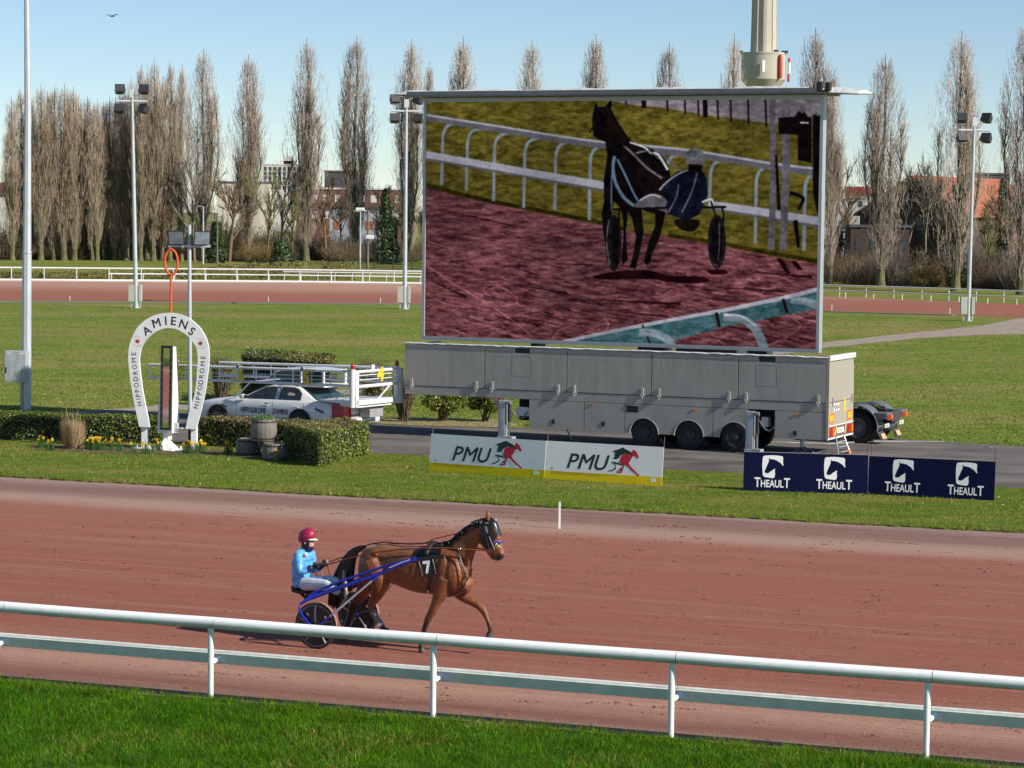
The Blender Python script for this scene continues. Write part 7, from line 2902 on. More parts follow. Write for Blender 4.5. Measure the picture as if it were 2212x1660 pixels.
# long clipped hedge behind the far rail
def far_hedge(pts, label):
    W = [P(x, y) for x, y, _ in pts]
    hs = [HT(x, y, ty) for x, y, ty in pts]
    t = thing('long_hedge', label, 'hedge', (W[0].x, W[0].y, 0))
    o0 = W[0]
    rg_ = []
    n = 60
    for k in range(n + 1):
        f = k / n * (len(W) - 1)
        i = min(int(f), len(W) - 2)
        g = f - i
        p = W[i].lerp(W[i + 1], g) - o0
        h = hs[i] + (hs[i + 1] - hs[i]) * g + npr.randn() * 0.04
        rg_.append([Vector((p.x, p.y, 0)), Vector((p.x, p.y + npr.randn() * 0.06, h * 0.6)), Vector((p.x, p.y + 0.15, h)), Vector((p.x, p.y + 1.6, h)), Vector((p.x, p.y + 1.8, 0))])
    mb = MB()
    mb.loft(rg_)
    mb.build('body', pm('hedge_olive', (0.10, 0.105, 0.022), 0.8, var=0.35, vs=1.4, bump=1.0, bs=6, c2=(0.135, 0.125, 0.03)), t, smooth=50, fix=True)
    A = np.array([[p.x, p.y, p.z] for r_ in rg_ for p in r_[:4]])
    k = 9000
    i = npr.randint(len(rg_) - 1, size=k)
    u, v_ = npr.rand(k), npr.rand(k)
    q = []
    RG = np.array([[list(p) for p in r_] for r_ in rg_])
    lo = RG[i, 0] * (1 - u)[:, None] + RG[i + 1, 0] * u[:, None]
    hi = RG[i, 2] * (1 - u)[:, None] + RG[i + 1, 2] * u[:, None]
    pos = lo * (1 - v_)[:, None] + hi * v_[:, None] + npr.randn(k, 3) * 0.07
    V, Fc = leaf_cloud(pos, np.tile(np.array([0, -1, 0.5]), (k, 1)), 0.2, 0.8)
    npmesh('leaves', V, Fc, [pm('hedge_far_leaf', (0.125, 0.125, 0.025), 0.7, island=0.5, var=0.3)], t, kind='stuff')


far_hedge([(-40, 601, 588), (200, 603, 590), (380, 603.5, 585), (480, 603.5, 573), (600, 604, 568), (768, 605, 566)], 'long clipped olive hedge behind the far white rail')

# ================================================================ street lamps and poles far back
M_GREYP = pm('far_pole', (0.42, 0.47, 0.52), 0.5)
M_WOODP = pm('wood_pole', (0.16, 0.13, 0.10), 0.8)
for x, by, ty, sgn, m, lab in ((438.6, 571, 446, -1, M_GREYP, 'grey street lamp with short arm right of the finish lamp'), (469, 571, 461, -1, M_WOODP, 'dark street lamp behind the first lone poplar'), (777.6, 585, 457, -1, M_GREYP, 'grey street lamp at the end of the long hedge')):
    b = P(x, by)
    h = HT(x, by, ty)
    t = thing('street_lamp', lab, 'street lamp', (b.x, b.y, 0))
    mb = MB()
    mb.tube([(0, 0, -0.1), (0, 0, h)], [0.13, 0.08], 8)
    mb.build('pole', m, t, smooth=40)
    mb = MB()
    mb.tube([(0, 0, h - 0.05), (sgn * 0.9, 0, h + 0.05)], 0.05, 6)
    mb.build('arm', m, t)
    mb = MB()
    mb.bbox(sgn * 1.5 if sgn < 0 else 0.8, -0.8 if sgn < 0 else 1.5, -0.12, 0.12, h + 0.0, h + 0.12, 0.03)
    mb.build('lamp_head', M_LAMP, t)
b = P(794, 592)
h = HT(794, 592, 455)
t = thing('utility_pole', 'dark wooden utility pole with lamp beside the ivy covered tree', 'pole', (b.x, b.y, 0))
mb = MB()
mb.tube([(0, 0, -0.1), (0, 0, h)], [0.16, 0.12], 8)
mb.build('pole', M_WOODP, t, smooth=40)
mb = MB()
mb.bbox(-1.4, -0.4, -0.2, 0.2, h - 0.05, h + 0.3, 0.05)
mb.tube([(-0.6, 0, h), (0.1, 0, h - 0.1)], 0.05, 6)
mb.build('lamp_head', M_WHITE, t)
mb = MB()
mb.bbox(-0.2, 0.7, -0.3, -0.13, h * 0.55, h * 0.55 + 0.45, 0.05)
mb.build('sign_box', M_WHITE, t)

# wooden paddock fence at far left
t = thing('paddock_fence', 'brown wooden paddock fence under the poplars at the left edge', 'fence', P(0, 561) * 1.0)
t.location.z = 0
for i, x in enumerate((-20, 2, 23, 48, 70, 95, 118, 140, 163)):
    p_ = P(x, 561) - t.location
    mb = MB()
    mb.tube([(p_.x, p_.y, 0), (p_.x, p_.y, 1.35)], 0.09, 6)
    mb.build('post', M_WOODP, t)
for z in (0.5, 0.9, 1.25):
    a_, b_ = P(-20, 561) - t.location, P(163, 561) - t.location
    mb = MB()
    mb.tube([(a_.x, a_.y, z), (b_.x, b_.y, z)], 0.06, 5)
    mb.build('rail', M_WOODP, t)

# green mesh fence at the end of the hedge
a_, b_ = P(768, 590), P(930, 594)
t = thing('mesh_fence', 'dark green mesh fence behind the rail left of the screen', 'fence', (a_.x, a_.y, 0))
M_GFEN = pm('green_fence', (0.01, 0.05, 0.035), 0.6)
d = b_ - a_
for k in range(5):
    mb = MB()
    q = d * (k / 4)
    mb.tube([(q.x, q.y, 0), (q.x, q.y, 1.7)], 0.05, 6)
    mb.build('post', M_GFEN, t)
mb = MB()
for k in range(9):
    z = 0.1 + k * 0.19
    mb.tube([(0, 0, z), (d.x, d.y, z)], 0.03, 4)
mb.build('mesh', M_GFEN, t, kind='stuff')

# ================================================================ buildings
M_PLAS = pm('plaster_white', (0.62, 0.60, 0.56), 0.85, var=0.08, vs=0.2)
M_PLAS2 = pm('plaster_cream', (0.60, 0.55, 0.46), 0.85, var=0.1, vs=0.2)
M_BLUEW = pm('wall_bluegrey', (0.36, 0.39, 0.45), 0.8, var=0.08, vs=0.2)
M_BRICK = pm('brick_dark', (0.16, 0.075, 0.06), 0.9, var=0.25, vs=1.5)
M_BRICK2 = pm('brick_brown', (0.062, 0.042, 0.032), 0.9, var=0.25, vs=1.0)
M_SLATE = pm('roof_slate', (0.07, 0.075, 0.09), 0.7, var=0.15)
M_TILE = pm('roof_tile_orange', (0.34, 0.115, 0.055), 0.85, var=0.2, vs=0.5, stretch=(0.3, 0.3, 3))
M_WIN = pm('far_window', (0.05, 0.06, 0.075), 0.2, coat=0.3)
M_REDB = pm('red_cladding', (0.42, 0.05, 0.07), 0.6, var=0.25, vs=1.5)


def block(name, label, x0, x1, ty, dist, depth, mat, yaw=0.0, roof=None, wins=None, base=0.0, cat='building', wm=None, top=None):
    """building whose front spans surveyed x0..x1 at a given distance, roof line at ty"""
    pa_, pb_ = at_depth(x0, ty, dist), at_depth(x1, ty, dist)
    w_ = (pb_ - pa_).length
    h = (pa_.z + pb_.z) / 2
    t = thing(name, label, cat, ((pa_.x + pb_.x) / 2, dist, base), yaw)
    mb = MB()
    mb.box(-w_ / 2, w_ / 2, 0, depth, -0.5, h)
    mb.build('wall', mat, t)
    mb = MB()
    mb.box(-w_ / 2 - 0.15, w_ / 2 + 0.15, -0.15, depth + 0.15, h, h + 0.3)
    mb.build('roof', roof or M_SLATE, t)
    if wins:
        nx, rows, wf, hf = wins
        me_w = None
        for r_ in range(len(rows)):
            z = rows[r_] * h
            for k in range(nx):
                xx = -w_ / 2 + w_ * (k + 0.5) / nx
                ww, hh_ = w_ / nx * wf, hf
                if me_w is None:
                    mb = MB()
                    mb.box(-ww / 2, ww / 2, -0.02, 0.05, -hh_ / 2, hh_ / 2)
                    o = mb.build('window', wm or M_WIN, t)
                    me_w = o.data
                else:
                    o = bpy.data.objects.new('window', me_w)
                    col.objects.link(o)
                    o.parent = t
                o.location = (xx, -0.035, z)
    return t, w_, h


block('warehouse', 'long plain white building behind the poplars left of the white block', 470, 583, 396, 470, 12, M_PLAS2, 0.05)
t, w_, h = block('apartment_block', 'white apartment block with rows of dark windows far behind the poplars', 568, 682, 357, 900, 14, M_PLAS, 0.0, M_PLAS, (11, (0.94, 0.87, 0.80, 0.73, 0.66), 0.62, 1.35))
mb = MB()
for x0, x1, z in ((-3.5, 2.5, 1.2), (-2.2, 1.2, 2.8), (4, 6, 1.0)):
    mb.bbox(x0, x1, 2, 8, h + 0.3, h + 0.3 + z, 0.05)
mb.build('roof_plant', M_PLAS, t)
block('tower_block', 'tall narrow white tower glimpsed through the lone poplar', 648, 669, 246, 1100, 8, M_PLAS, 0.0, M_PLAS)
block('brick_block', 'long dark brick building with white framed windows left of the screen', 640, 872, 410, 430, 11, M_BRICK, 0.02, M_PLAS, (9, (0.86, 0.60), 0.5, 1.2), wm=M_PLAS)
block('brick_block', 'taller dark building standing above the brick building', 701, 766, 372, 520, 10, M_SLATE, 0.0, M_BRICK)
block('shed', 'low shed with orange doors in front of the brick building', 712, 850, 452, 400, 6, M_BLUEW, 0.0, M_SLATE, (4, (0.66,), 0.5, 1.3), wm=M_TILE)
block('house', 'reddish brick house at the left edge behind the poplar stand', -60, 62, 398, 420, 10, M_BRICK, 0.1, M_TILE)
block('house', 'small white walled house at the left edge under the poplars', -30, 17, 424, 390, 6, M_PLAS, 0.0, M_SLATE)
block('house', 'pale house hidden among the thickets of the dense stand', 180, 250, 430, 470, 8, M_PLAS2, 0.0, M_TILE)
block('blue_grey_hall', 'blue grey walled hall right behind the screen frame', 1740, 1832, 432, 400, 10, M_BLUEW, 0.0, M_BRICK)
t, w_, h = block('red_white_tower', 'white building topped by a red box right of the screen', 1828, 1870, 428, 460, 7, M_PLAS, -0.25, M_PLAS, (2, (0.9,), 0.4, 1.0))
mb = MB()
mb.bbox(-w_ / 2 - 0.2, w_ / 2 + 0.2, -0.2, 7.2, h + 0.31, h + 2.0, 0.05)
mb.build('red_box', M_REDB, t)
block('slate_house', 'dark slate roofed building behind the orange roof', 2100, 2182, 378, 420, 10, M_SLATE, 0.0, M_SLATE)
block('pink_house', 'pinkish house at the right edge behind the poplar trunk', 2172, 2260, 480, 300, 9, pm('wall_pink', (0.5, 0.33, 0.28), 0.85, var=0.15, vs=0.5), -0.1, M_TILE, (4, (0.75, 0.4), 0.4, 1.3))
block('brown_annex', 'low dark brown annex below the gabled house', 1838, 1965, 492, 283, 5, M_BRICK2, 0.0, M_SLATE, (4, (0.3, 0.7), 0.35, 1.1))


def gable_house(name, label, ax, ay, ex, ey, dist, length, wall, roofm, yaw, wins=()):
    """house seen on its gable: apex pixel, eave pixel"""
    ap = at_depth(ax, ay, dist)
    ev = at_depth(ex, ey, dist)
    hw = abs(ap.x - ev.x)
    t = thing(name, label, 'house', (ap.x, dist, 0), yaw)
    ze, za = ev.z, ap.z
    mb = MB()
    mb.prism([(-hw * 0.96, -0.3), (hw * 0.96, -0.3), (hw * 0.96, ze), (0, za - 0.15), (-hw * 0.96, ze)], lambda a, b_, d: Vector((a, d, b_)), 0, length)
    mb.build('wall', wall, t, fix=True)
    for s_ in (-1, 1):
        mb = MB()
        e0 = (s_ * hw * 1.06, ze - 0.25)
        v = [(0, -0.4, za), (e0[0], -0.4, e0[1]), (e0[0], length + 0.4, e0[1]), (0, length + 0.4, za), (0, -0.4, za + 0.22), (e0[0], -0.4, e0[1] + 0.22), (e0[0], length + 0.4, e0[1] + 0.22), (0, length + 0.4, za + 0.22)]
        mb.add(v, hexa(v))
        mb.build('roof', roofm, t, fix=True)
    for x, z, ww, hh_ in wins:
        mb = MB()
        mb.box(x - ww / 2, x + ww / 2, -0.04, 0.05, z - hh_ / 2, z + hh_ / 2)
        mb.build('window', M_WIN, t)
    return t


gable_house('gabled_house', 'large brown gabled house with a bright orange tiled roof', 1970, 383, 1842, 462, 292, 26, M_BRICK2, M_TILE, R(-33), ((-2, 5.6, 2.5, 1.6), (1.5, 5.6, 1.6, 2.2), (-3.2, 2.2, 1.4, 1.6)))
gable_house('small_house', 'small white gabled house right beside the screen frame', 1789, 508, 1777, 520, 310, 5, M_PLAS2, M_PLAS2, R(-15))

# ---------------------------------------------------------------- concrete tower with antennas
M_CONC = pm('tower_concrete', (0.47, 0.43, 0.36), 0.9, var=0.12, vs=0.3, stretch=(1, 1, 0.25))
DT = 640.0
s_t = DT / FOC
c0 = at_depth(1649, 150, DT)
tw = thing('concrete_tower', 'concrete water tower with drum, fluted shaft and red antennas behind the screen', 'tower', (c0.x, DT, 0), R(12))


def zz(y):
    return at_depth(1649, y, DT).z


rd = 47.5 * s_t
mb = MB()
mb.lathe([(rd * 0.66, zz(200)), (rd * 0.70, zz(191)), (rd, zz(173)), (rd, zz(120)), (rd * 1.02, zz(119)), (rd * 1.02, zz(115)), (rd * 0.6, zz(114.5))], 40)
mb.build('drum', M_CONC, tw, smooth=25)
mb = MB()
for z0, z1, r0, r1 in ((zz(115.2), zz(-140), 28.8 * s_t, 25.5 * s_t),):
    rg_ = []
    for f in (0, 1):
        r_ = r0 + (r1 - r0) * f
        z = z0 + (z1 - z0) * f
        ring = []
        for k in range(8):
            a = 2 * math.pi * k / 8 + R(10)
            for da, q in ((-0.36, 0.985), (-0.24, 0.985), (-0.22, 0.93), (0.22, 0.93), (0.24, 0.985), (0.36, 0.985)):
                ring.append(Vector((r_ * q * math.cos(a + da), r_ * q * math.sin(a + da), z)))
        rg_.append(ring)
    mb.loft(rg_)
mb.build('upper_shaft', M_CONC, tw, fix=True)
mb = MB()
mb.lathe([(rd * 0.72, -0.5), (rd * 0.64, zz(200))], 16)
mb.build('lower_shaft', M_CONC, tw, smooth=25)


def tw_pt(x, y, out):
    p_ = at_depth(x, y, DT)
    lx_ = (p_.x - c0.x)
    return lx_, p_.z


REDP = pm('antenna_red', (0.62, 0.06, 0.05), 0.5)
inv = Matrix.Rotation(-R(12), 4, 'Z')
for segs, xx in ((((1682.5, 121, 172, REDP),), 1682), (((1703.5, 127, 136, REDP), (1703, 136.2, 161, M_WHITE), (1702, 161.2, 178, REDP)), 1703)):
    for (x, y0, y1, m) in segs:
        lx_, z1 = tw_pt(x, y0, 0)
        _, z0 = tw_pt(x, y1, 0)
        yy_ = -math.sqrt(max(0.2, rd * rd - min(lx_, rd * 0.98) ** 2)) - 0.6
        mb = MB()
        mb.tube([inv @ Vector((lx_, yy_, z0)), inv @ Vector((lx_, yy_, z0 + (z1 - z0) * 0.1)), inv @ Vector((lx_, yy_, z0 + (z1 - z0) * 0.9)), inv @ Vector((lx_, yy_, z1))], [0.35, 0.5, 0.5, 0.35] if m is REDP and len(segs) == 1 else [0.33] * 4, 12)
        mb.build('antenna', m, tw, smooth=40)
lx_, z1 = tw_pt(1644, 134, 0)
_, z0 = tw_pt(1644, 159, 0)
mb = MB()
mb.bbox(-0.35, 0.35, -0.25, 0.25, z0, z1, 0.05)
o = mb.build('panel_antenna', M_WHITE, tw)
o.location = inv @ Vector((lx_, -rd - 0.7, 0))
for x, y0, y1, w_ in ((1675, 109, 117, 0.9), (1690, 111, 117, 0.8), (1697, 111, 117, 0.6), (1600, 111, 116, 0.5)):
    lx_, z1 = tw_pt(x, y0, 0)
    _, z0 = tw_pt(x, y1, 0)
    mb = MB()
    mb.bbox(-w_ / 2, w_ / 2, -0.4, 0.4, z0, z1, 0.05)
    o = mb.build('roof_unit', M_LAMP, tw)
    o.location = inv @ Vector((lx_, -rd * 0.4, 0))

# bird
c = at_depth(448 * 0.5416, 66 * 0.5416, 120)
mb = MB()
mb.tube([(-0.12, 0, 0), (0, 0, 0.01), (0.14, 0, 0.02)], [0.01, 0.04, 0.012], 6)
mb.add([(0, 0, 0.03), (-0.16, -0.05, 0.08), (-0.32, 0.0, 0.06), (-0.14, 0.08, 0.06)], [(0, 1, 2, 3)])
mb.add([(0, 0, 0.03), (0.16, -0.05, 0.1), (0.34, 0.0, 0.1), (0.14, 0.08, 0.07)], [(0, 1, 2, 3)])
o = mb.build('bird', pm('bird_dark', (0.06, 0.06, 0.07), 0.8))
o.location = c
tag(o, 'small dark bird flying high in the sky near the left', 'bird')


# ================================================================ trotter, sulky and driver
HTH = R(26.0)


def z1(a, b):
    return ((1100 + a / 2.212) * 0.5416, (1980 + b / 2.212) * 0.5416)


_Y = Vector((math.sin(HTH), math.cos(HTH), 0))
_X = Vector((math.cos(HTH), -math.sin(HTH), 0))
_h0 = P(*z1(1290, 1383))
HO = Vector((_h0.x, _h0.y, 0)) + _Y * 0.15
_HS = {}


def hs(zx, zy, v=0.0):
    """survey point of the close-up -> local (along, across, up) for a chosen distance across"""
    key = round(v, 3)
    if key not in _HS:
        _HS[key] = plane_solver(HO + _Y * v, HTH)
    u, z = _HS[key](z1(zx, zy))
    return Vector((u, v, z))


def remesh(mb, name, mats, parent, voxel, smooth_it=6, disp=0.0):
    me = bpy.data.meshes.new(name)
    me.from_pydata(mb.v, [], mb.f)
    bm = bmesh.new()
    bm.from_mesh(me)
    bmesh.ops.recalc_face_normals(bm, faces=bm.faces)
    bm.to_mesh(me)
    bm.free()
    tmp = bpy.data.objects.new('tmp', me)
    col.objects.link(tmp)
    md = tmp.modifiers.new('r', 'REMESH')
    md.mode = 'VOXEL'
    md.voxel_size = voxel
    sm = tmp.modifiers.new('s', 'SMOOTH')
    sm.iterations = smooth_it
    sm.factor = 0.5
    bpy.context.view_layer.update()
    dg = bpy.context.evaluated_depsgraph_get()
    out = bpy.data.meshes.new_from_object(tmp.evaluated_get(dg))
    col.objects.unlink(tmp)
    bpy.data.objects.remove(tmp)
    out.materials.clear()
    for m in (mats if isinstance(mats, (list, tuple)) else [mats]):
        out.materials.append(m)
    out.polygons.foreach_set('use_smooth', [True] * len(out.polygons))
    out.update()
    o = bpy.data.objects.new(name, out)
    col.objects.link(o)
    o.parent = parent
    return o


def sect(t, b, w_, v=0.0, n=20, p=2.2):
    T, B = hs(t[0], t[1], v), hs(b[0], b[1], v)
    c = (T + B) / 2
    a = (T - B) / 2
    out = []
    for k in range(n):
        f = 2 * math.pi * k / n
        cs, sn = math.cos(f), math.sin(f)
        cs_ = math.copysign(abs(cs) ** (2 / p), cs)
        sn_ = math.copysign(abs(sn) ** (2 / p), sn)
        out.append(c + a * cs_ + Vector((0, w_ * sn_, 0)))
    return out


def interp_secs(S, m=4):
    """Catmull-Rom resample of (top, bottom, width) sections"""
    flat = [(*t, *b, w_) for t, b, w_ in S]
    q = smooth_poly(flat, m, False)
    return [((a[0], a[1]), (a[2], a[3]), a[4]) for a in q]


horse = thing('horse', 'bay trotter in black harness pulling a blue sulky at the trot', 'horse', HO, -HTH)
M_HORSE = bpy.data.materials.new('bay_coat')
n_, b_ = nodes_of(M_HORSE)
N_, L_ = n_.nodes, n_.links
b_.inputs['Roughness'].default_value = 0.40
b_.inputs['Specular IOR Level'].default_value = 0.40
b_.inputs['Sheen Weight'].default_value = 0.15
tc_ = N_.new('ShaderNodeTexCoord')
sp_ = N_.new('ShaderNodeSeparateXYZ')
L_.new(tc_.outputs['Object'], sp_.inputs[0])
no_ = N_.new('ShaderNodeTexNoise')
no_.inputs['Scale'].default_value = 3.2
no_.inputs['Detail'].default_value = 5
L_.new(tc_.outputs['Object'], no_.inputs['Vector'])
rp_ = N_.new('ShaderNodeValToRGB')
rp_.color_ramp.elements[0].position, rp_.color_ramp.elements[1].position = 0.3, 0.72
rp_.color_ramp.elements[0].color, rp_.color_ramp.elements[1].color = (0.110, 0.030, 0.009, 1), (0.290, 0.092, 0.027, 1)
L_.new(no_.outputs['Fac'], rp_.inputs[0])
# black points: lower legs darken
ma_ = N_.new('ShaderNodeMath')
ma_.operation = 'MULTIPLY_ADD'
ma_.inputs[1].default_value = 0.25
L_.new(no_.outputs['Fac'], ma_.inputs[0])
L_.new(sp_.outputs['Z'], ma_.inputs[2])
mr_ = N_.new('ShaderNodeMapRange')
mr_.inputs['From Min'].default_value = 0.50
mr_.inputs['From Max'].default_value = 0.86
L_.new(ma_.outputs[0], mr_.inputs['Value'])
mx_ = N_.new('ShaderNodeMix')
mx_.data_type = 'RGBA'
L_.new(mr_.outputs[0], mx_.inputs[0])
mx_.inputs[6].default_value = (0.016, 0.010, 0.008, 1)
L_.new(rp_.outputs[0], mx_.inputs[7])
# dark muzzle and a lighter, redder breast and neck as in the coat of a bay
mz_ = N_.new('ShaderNodeVectorMath')
mz_.operation = 'DISTANCE'
L_.new(tc_.outputs['Object'], mz_.inputs[0])
mzr_ = N_.new('ShaderNodeMapRange')
mzr_.inputs['From Min'].default_value = 0.05
mzr_.inputs['From Max'].default_value = 0.115
L_.new(mz_.outputs['Value'], mzr_.inputs['Value'])
mx2_ = N_.new('ShaderNodeMix')
mx2_.data_type = 'RGBA'
L_.new(mzr_.outputs[0], mx2_.inputs[0])
mx2_.inputs[6].default_value = (0.016, 0.011, 0.010, 1)
L_.new(mx_.outputs[2], mx2_.inputs[7])
L_.new(mx2_.outputs[2], b_.inputs['Base Color'])
HMZ = mz_
nb_ = N_.new('ShaderNodeTexNoise')
nb_.inputs['Scale'].default_value = 7
nb_.inputs['Detail'].default_value = 8
nb_.inputs['Roughness'].default_value = 0.6
L_.new(tc_.outputs['Object'], nb_.inputs['Vector'])
bp_ = N_.new('ShaderNodeBump')
bp_.inputs['Strength'].default_value = 0.7
bp_.inputs['Distance'].default_value = 0.05
L_.new(nb_.outputs['Fac'], bp_.inputs['Height'])
L_.new(bp_.outputs[0], b_.inputs['Normal'])

TOR = [((765, 545), (755, 660), 0.10), ((790, 478), (775, 745), 0.20), ((835, 443), (825, 775), 0.255), ((900, 422), (900, 772), 0.275), ((980, 420), (980, 762), 0.268), ((1060, 432), (1060, 776), 0.268), ((1140, 447), (1140, 808), 0.285),
       ((1220, 455), (1220, 838), 0.295), ((1300, 458), (1300, 856), 0.285), ((1380, 448), (1380, 866), 0.265), ((1450, 436), (1450, 878), 0.24), ((1520, 428), (1515, 888), 0.215), ((1590, 450), (1580, 885), 0.20), ((1645, 500), (1640, 862), 0.18), ((1690, 580), (1690, 825), 0.14), ((1712, 640), (1712, 770), 0.08)]
TORs = interp_secs(TOR, 4)
NECK = [((1440, 432), (1640, 820), 0.17), ((1500, 420), (1705, 710), 0.145), ((1570, 382), (1728, 600), 0.115), ((1640, 318), (1757, 500), 0.098), ((1710, 262), (1785, 430), 0.088), ((1775, 222), (1808, 385), 0.084), ((1830, 205), (1830, 350), 0.08)]
HEAD = [((1838, 196), (1806, 330), 0.070), ((1880, 192), (1812, 390), 0.090), ((1930, 222), (1826, 440), 0.098), ((1957, 275), (1848, 474), 0.092), ((1975, 345), (1868, 505), 0.078), ((1990, 415), (1886, 530), 0.064), ((2005, 470), (1900, 550), 0.058), ((2016, 515), (1930, 566), 0.054), ((2008, 548), (1965, 571), 0.03)]
mb = MB()
mb.loft([sect(*s_, p=2.35) for s_ in TORs])
mb.loft([sect(*s_, p=2.1) for s_ in interp_secs(NECK, 4)])
mb.loft([sect(*s_, p=2.3) for s_ in interp_secs(HEAD, 4)])


def limb(pts, v, vs=None):
    q = smooth_poly([(a, b, r_) for a, b, r_ in pts], 3, False)
    n_l = len(q)
    P_ = [hs(a, b, v if vs is None else vs[0] + (vs[1] - vs[0]) * i / (n_l - 1)) for i, (a, b, _) in enumerate(q)]
    mb.tube(P_, [r_ for _, _, r_ in q], 12, upv=(0, 1, 0))


LEGS = {
    'nf': ([(1500, 720, 0.13), (1470, 800, 0.125), (1450, 870, 0.11), (1408, 970, 0.086), (1362, 1055, 0.066), (1345, 1088, 0.064), (1326, 1130, 0.048), (1302, 1205, 0.040), (1286, 1268, 0.044), (1278, 1312, 0.036), (1284, 1344, 0.048)], -0.15),
    'ff': ([(1560, 740, 0.13), (1600, 820, 0.12), (1650, 875, 0.10), (1722, 918, 0.086), (1790, 962, 0.068), (1828, 1002, 0.062), (1850, 1045, 0.048), (1874, 1102, 0.040), (1890, 1148, 0.044), (1892, 1182, 0.036), (1888, 1208, 0.046)], 0.15),
    'nh': ([(850, 560, 0.21), (885, 650, 0.21), (918, 735, 0.180), (915, 805, 0.138), (890, 872, 0.100), (856, 932, 0.074), (838, 972, 0.058), (852, 1016, 0.046), (892, 1082, 0.038), (924, 1130, 0.045), (940, 1156, 0.037), (952, 1176, 0.046)], -0.15),
    'fh': ([(850, 600, 0.20), (830, 700, 0.185), (800, 790, 0.145), (752, 872, 0.104), (702, 945, 0.072), (684, 975, 0.058), (660, 1035, 0.044), (632, 1120, 0.038), (606, 1196, 0.045), (592, 1238, 0.038), (598, 1266, 0.05)], 0.15),
}
for k, (pts, v) in LEGS.items():
    limb(pts, v)


def blob(zx, zy, v, ru, rv, rz):
    c = hs(zx, zy, v)
    rg_ = []
    for i in range(9):
        t = math.pi * i / 8
        rg_.append([c + Vector((ru * math.sin(t) * math.cos(2 * math.pi * j / 12), rv * math.sin(t) * math.sin(2 * math.pi * j / 12), rz * math.cos(t))) for j in range(12)])
    rg_[0] = [v_ + Vector((0.001 * math.cos(j), 0.001 * math.sin(j), 0)) for j, v_ in enumerate(rg_[0])]
    rg_[-1] = [v_ + Vector((0.001 * math.cos(j), 0.001 * math.sin(j), 0)) for j, v_ in enumerate(rg_[-1])]
    mb.loft(rg_)


for s_ in (-1, 1):
    blob(1560, 690, 0.13 * s_, 0.17, 0.12, 0.27)      # shoulder
    blob(1480, 660, 0.16 * s_, 0.12, 0.10, 0.25)
    blob(865, 590, 0.15 * s_, 0.23, 0.145, 0.27)      # haunch
    blob(1845, 395, 0.05 * s_, 0.09, 0.05, 0.10)      # jowl
    blob(1985, 515, 0.035 * s_, 0.035, 0.025, 0.035)  # nostril
    # ear
    e0, e1, e2 = hs(1872, 215, 0.055 * s_), hs(1870, 165, 0.062 * s_), hs(1876, 116, 0.055 * s_)
    mb.tube([e0, e1, e2], [0.034, 0.036, 0.008], 10, upv=(0, 1, 0))
blob(1690, 780, 0.0, 0.10, 0.16, 0.14)                 # breast
HMZ.inputs[1].default_value = hs(1985, 548, -0.02)
body = remesh(mb, 'body', M_HORSE, horse, 0.013, 4)

M_HOOF = pm('hoof_horn', (0.055, 0.05, 0.045), 0.6, var=0.3, vs=20)
for tz, bz, v, tilt in (((1284, 1340), (1296, 1384), -0.15, 0.02), ((1888, 1204), (1882, 1262), 0.15, -0.01), ((950, 1172), (978, 1200), -0.15, 0.05), ((598, 1262), (612, 1302), 0.15, 0.02)):
    a, b = hs(*tz, v), hs(*bz, v)
    mb = MB()
    mb.tube([a, a.lerp(b, 0.3), b], [0.046, 0.052, 0.066], 14, upv=(0, 1, 0))
    mb.build('hoof', M_HOOF, horse, smooth=40)

M_HAIR = pm('black_hair', (0.010, 0.008, 0.007), 0.38, var=0.4, vs=6, island=0.5)
# mane: locks from the crest falling on the near side
rr = random.Random(4)
crest = smooth_poly([(1440, 428), (1500, 408), (1570, 372), (1640, 308), (1710, 252), (1775, 212), (1836, 192)], 12, False)
mb = MB()
for i, (a, b) in enumerate(crest):
    for j in range(3):
        side = -1 if rr.random() < 0.75 else 1
        p0 = hs(a + rr.uniform(-6, 6), b + 10, 0.0)
        drop = rr.uniform(30, 85) if a > 1530 else rr.uniform(20, 45)
        p1 = hs(a - 16 + rr.uniform(-12, 8), b + drop * 0.35 - 4, side * rr.uniform(0.05, 0.09))
        p2 = hs(a - 34 + rr.uniform(-20, 10), b + drop, side * rr.uniform(0.10, 0.125))
        mb.tube([p0, p1, p2], [0.016, 0.014, 0.003], 5, caps=False)
for k in range(9):                                     # wind-blown ends over the withers
    a = 1600 - k * 14
    mb.tube([hs(a, 385 + k * 4, -0.03), hs(a - 50, 400 + k * 3, -0.05), hs(a - 105 - rr.uniform(0, 30), 398 + k * 4, -0.06)], [0.014, 0.012, 0.002], 5, caps=False)
for k in range(7):                                     # forelock
    mb.tube([hs(1860, 190, 0.01 * (k - 3)), hs(1905, 200, 0.012 * (k - 3)), hs(1935, 235, 0.014 * (k - 3))], [0.012, 0.01, 0.002], 5, caps=False)
mb.build('mane', M_HAIR, horse, smooth=0)
mb = MB()
for k in range(150):
    v = rr.uniform(-0.04, 0.14)
    s_ = rr.uniform(-1, 1)
    path = [(785, 448), (735, 462 + 12 * s_), (675 + 30 * s_, 515 + 18 * s_), (628 + 62 * s_, 610), (598 + 84 * s_, 720), (566 + 86 * s_, 830), (535 + 62 * s_ + rr.uniform(-15, 15), 930 + rr.uniform(-30, 75))]
    if s_ > 0.3:
        path = path[:5] + [(610 + 66 * s_, 800 + rr.uniform(-40, 60))]
    q_ = smooth_poly(path, 2, False)
    mb.tube([hs(a, b, 0.0 if i == 0 else v * min(1, i / 3)) for i, (a, b) in enumerate(q_)], [0.032] * 2 + [0.027] * (len(q_) - 4) + [0.014, 0.003], 5, caps=False)
mb.build('tail', M_HAIR, horse, smooth=0)

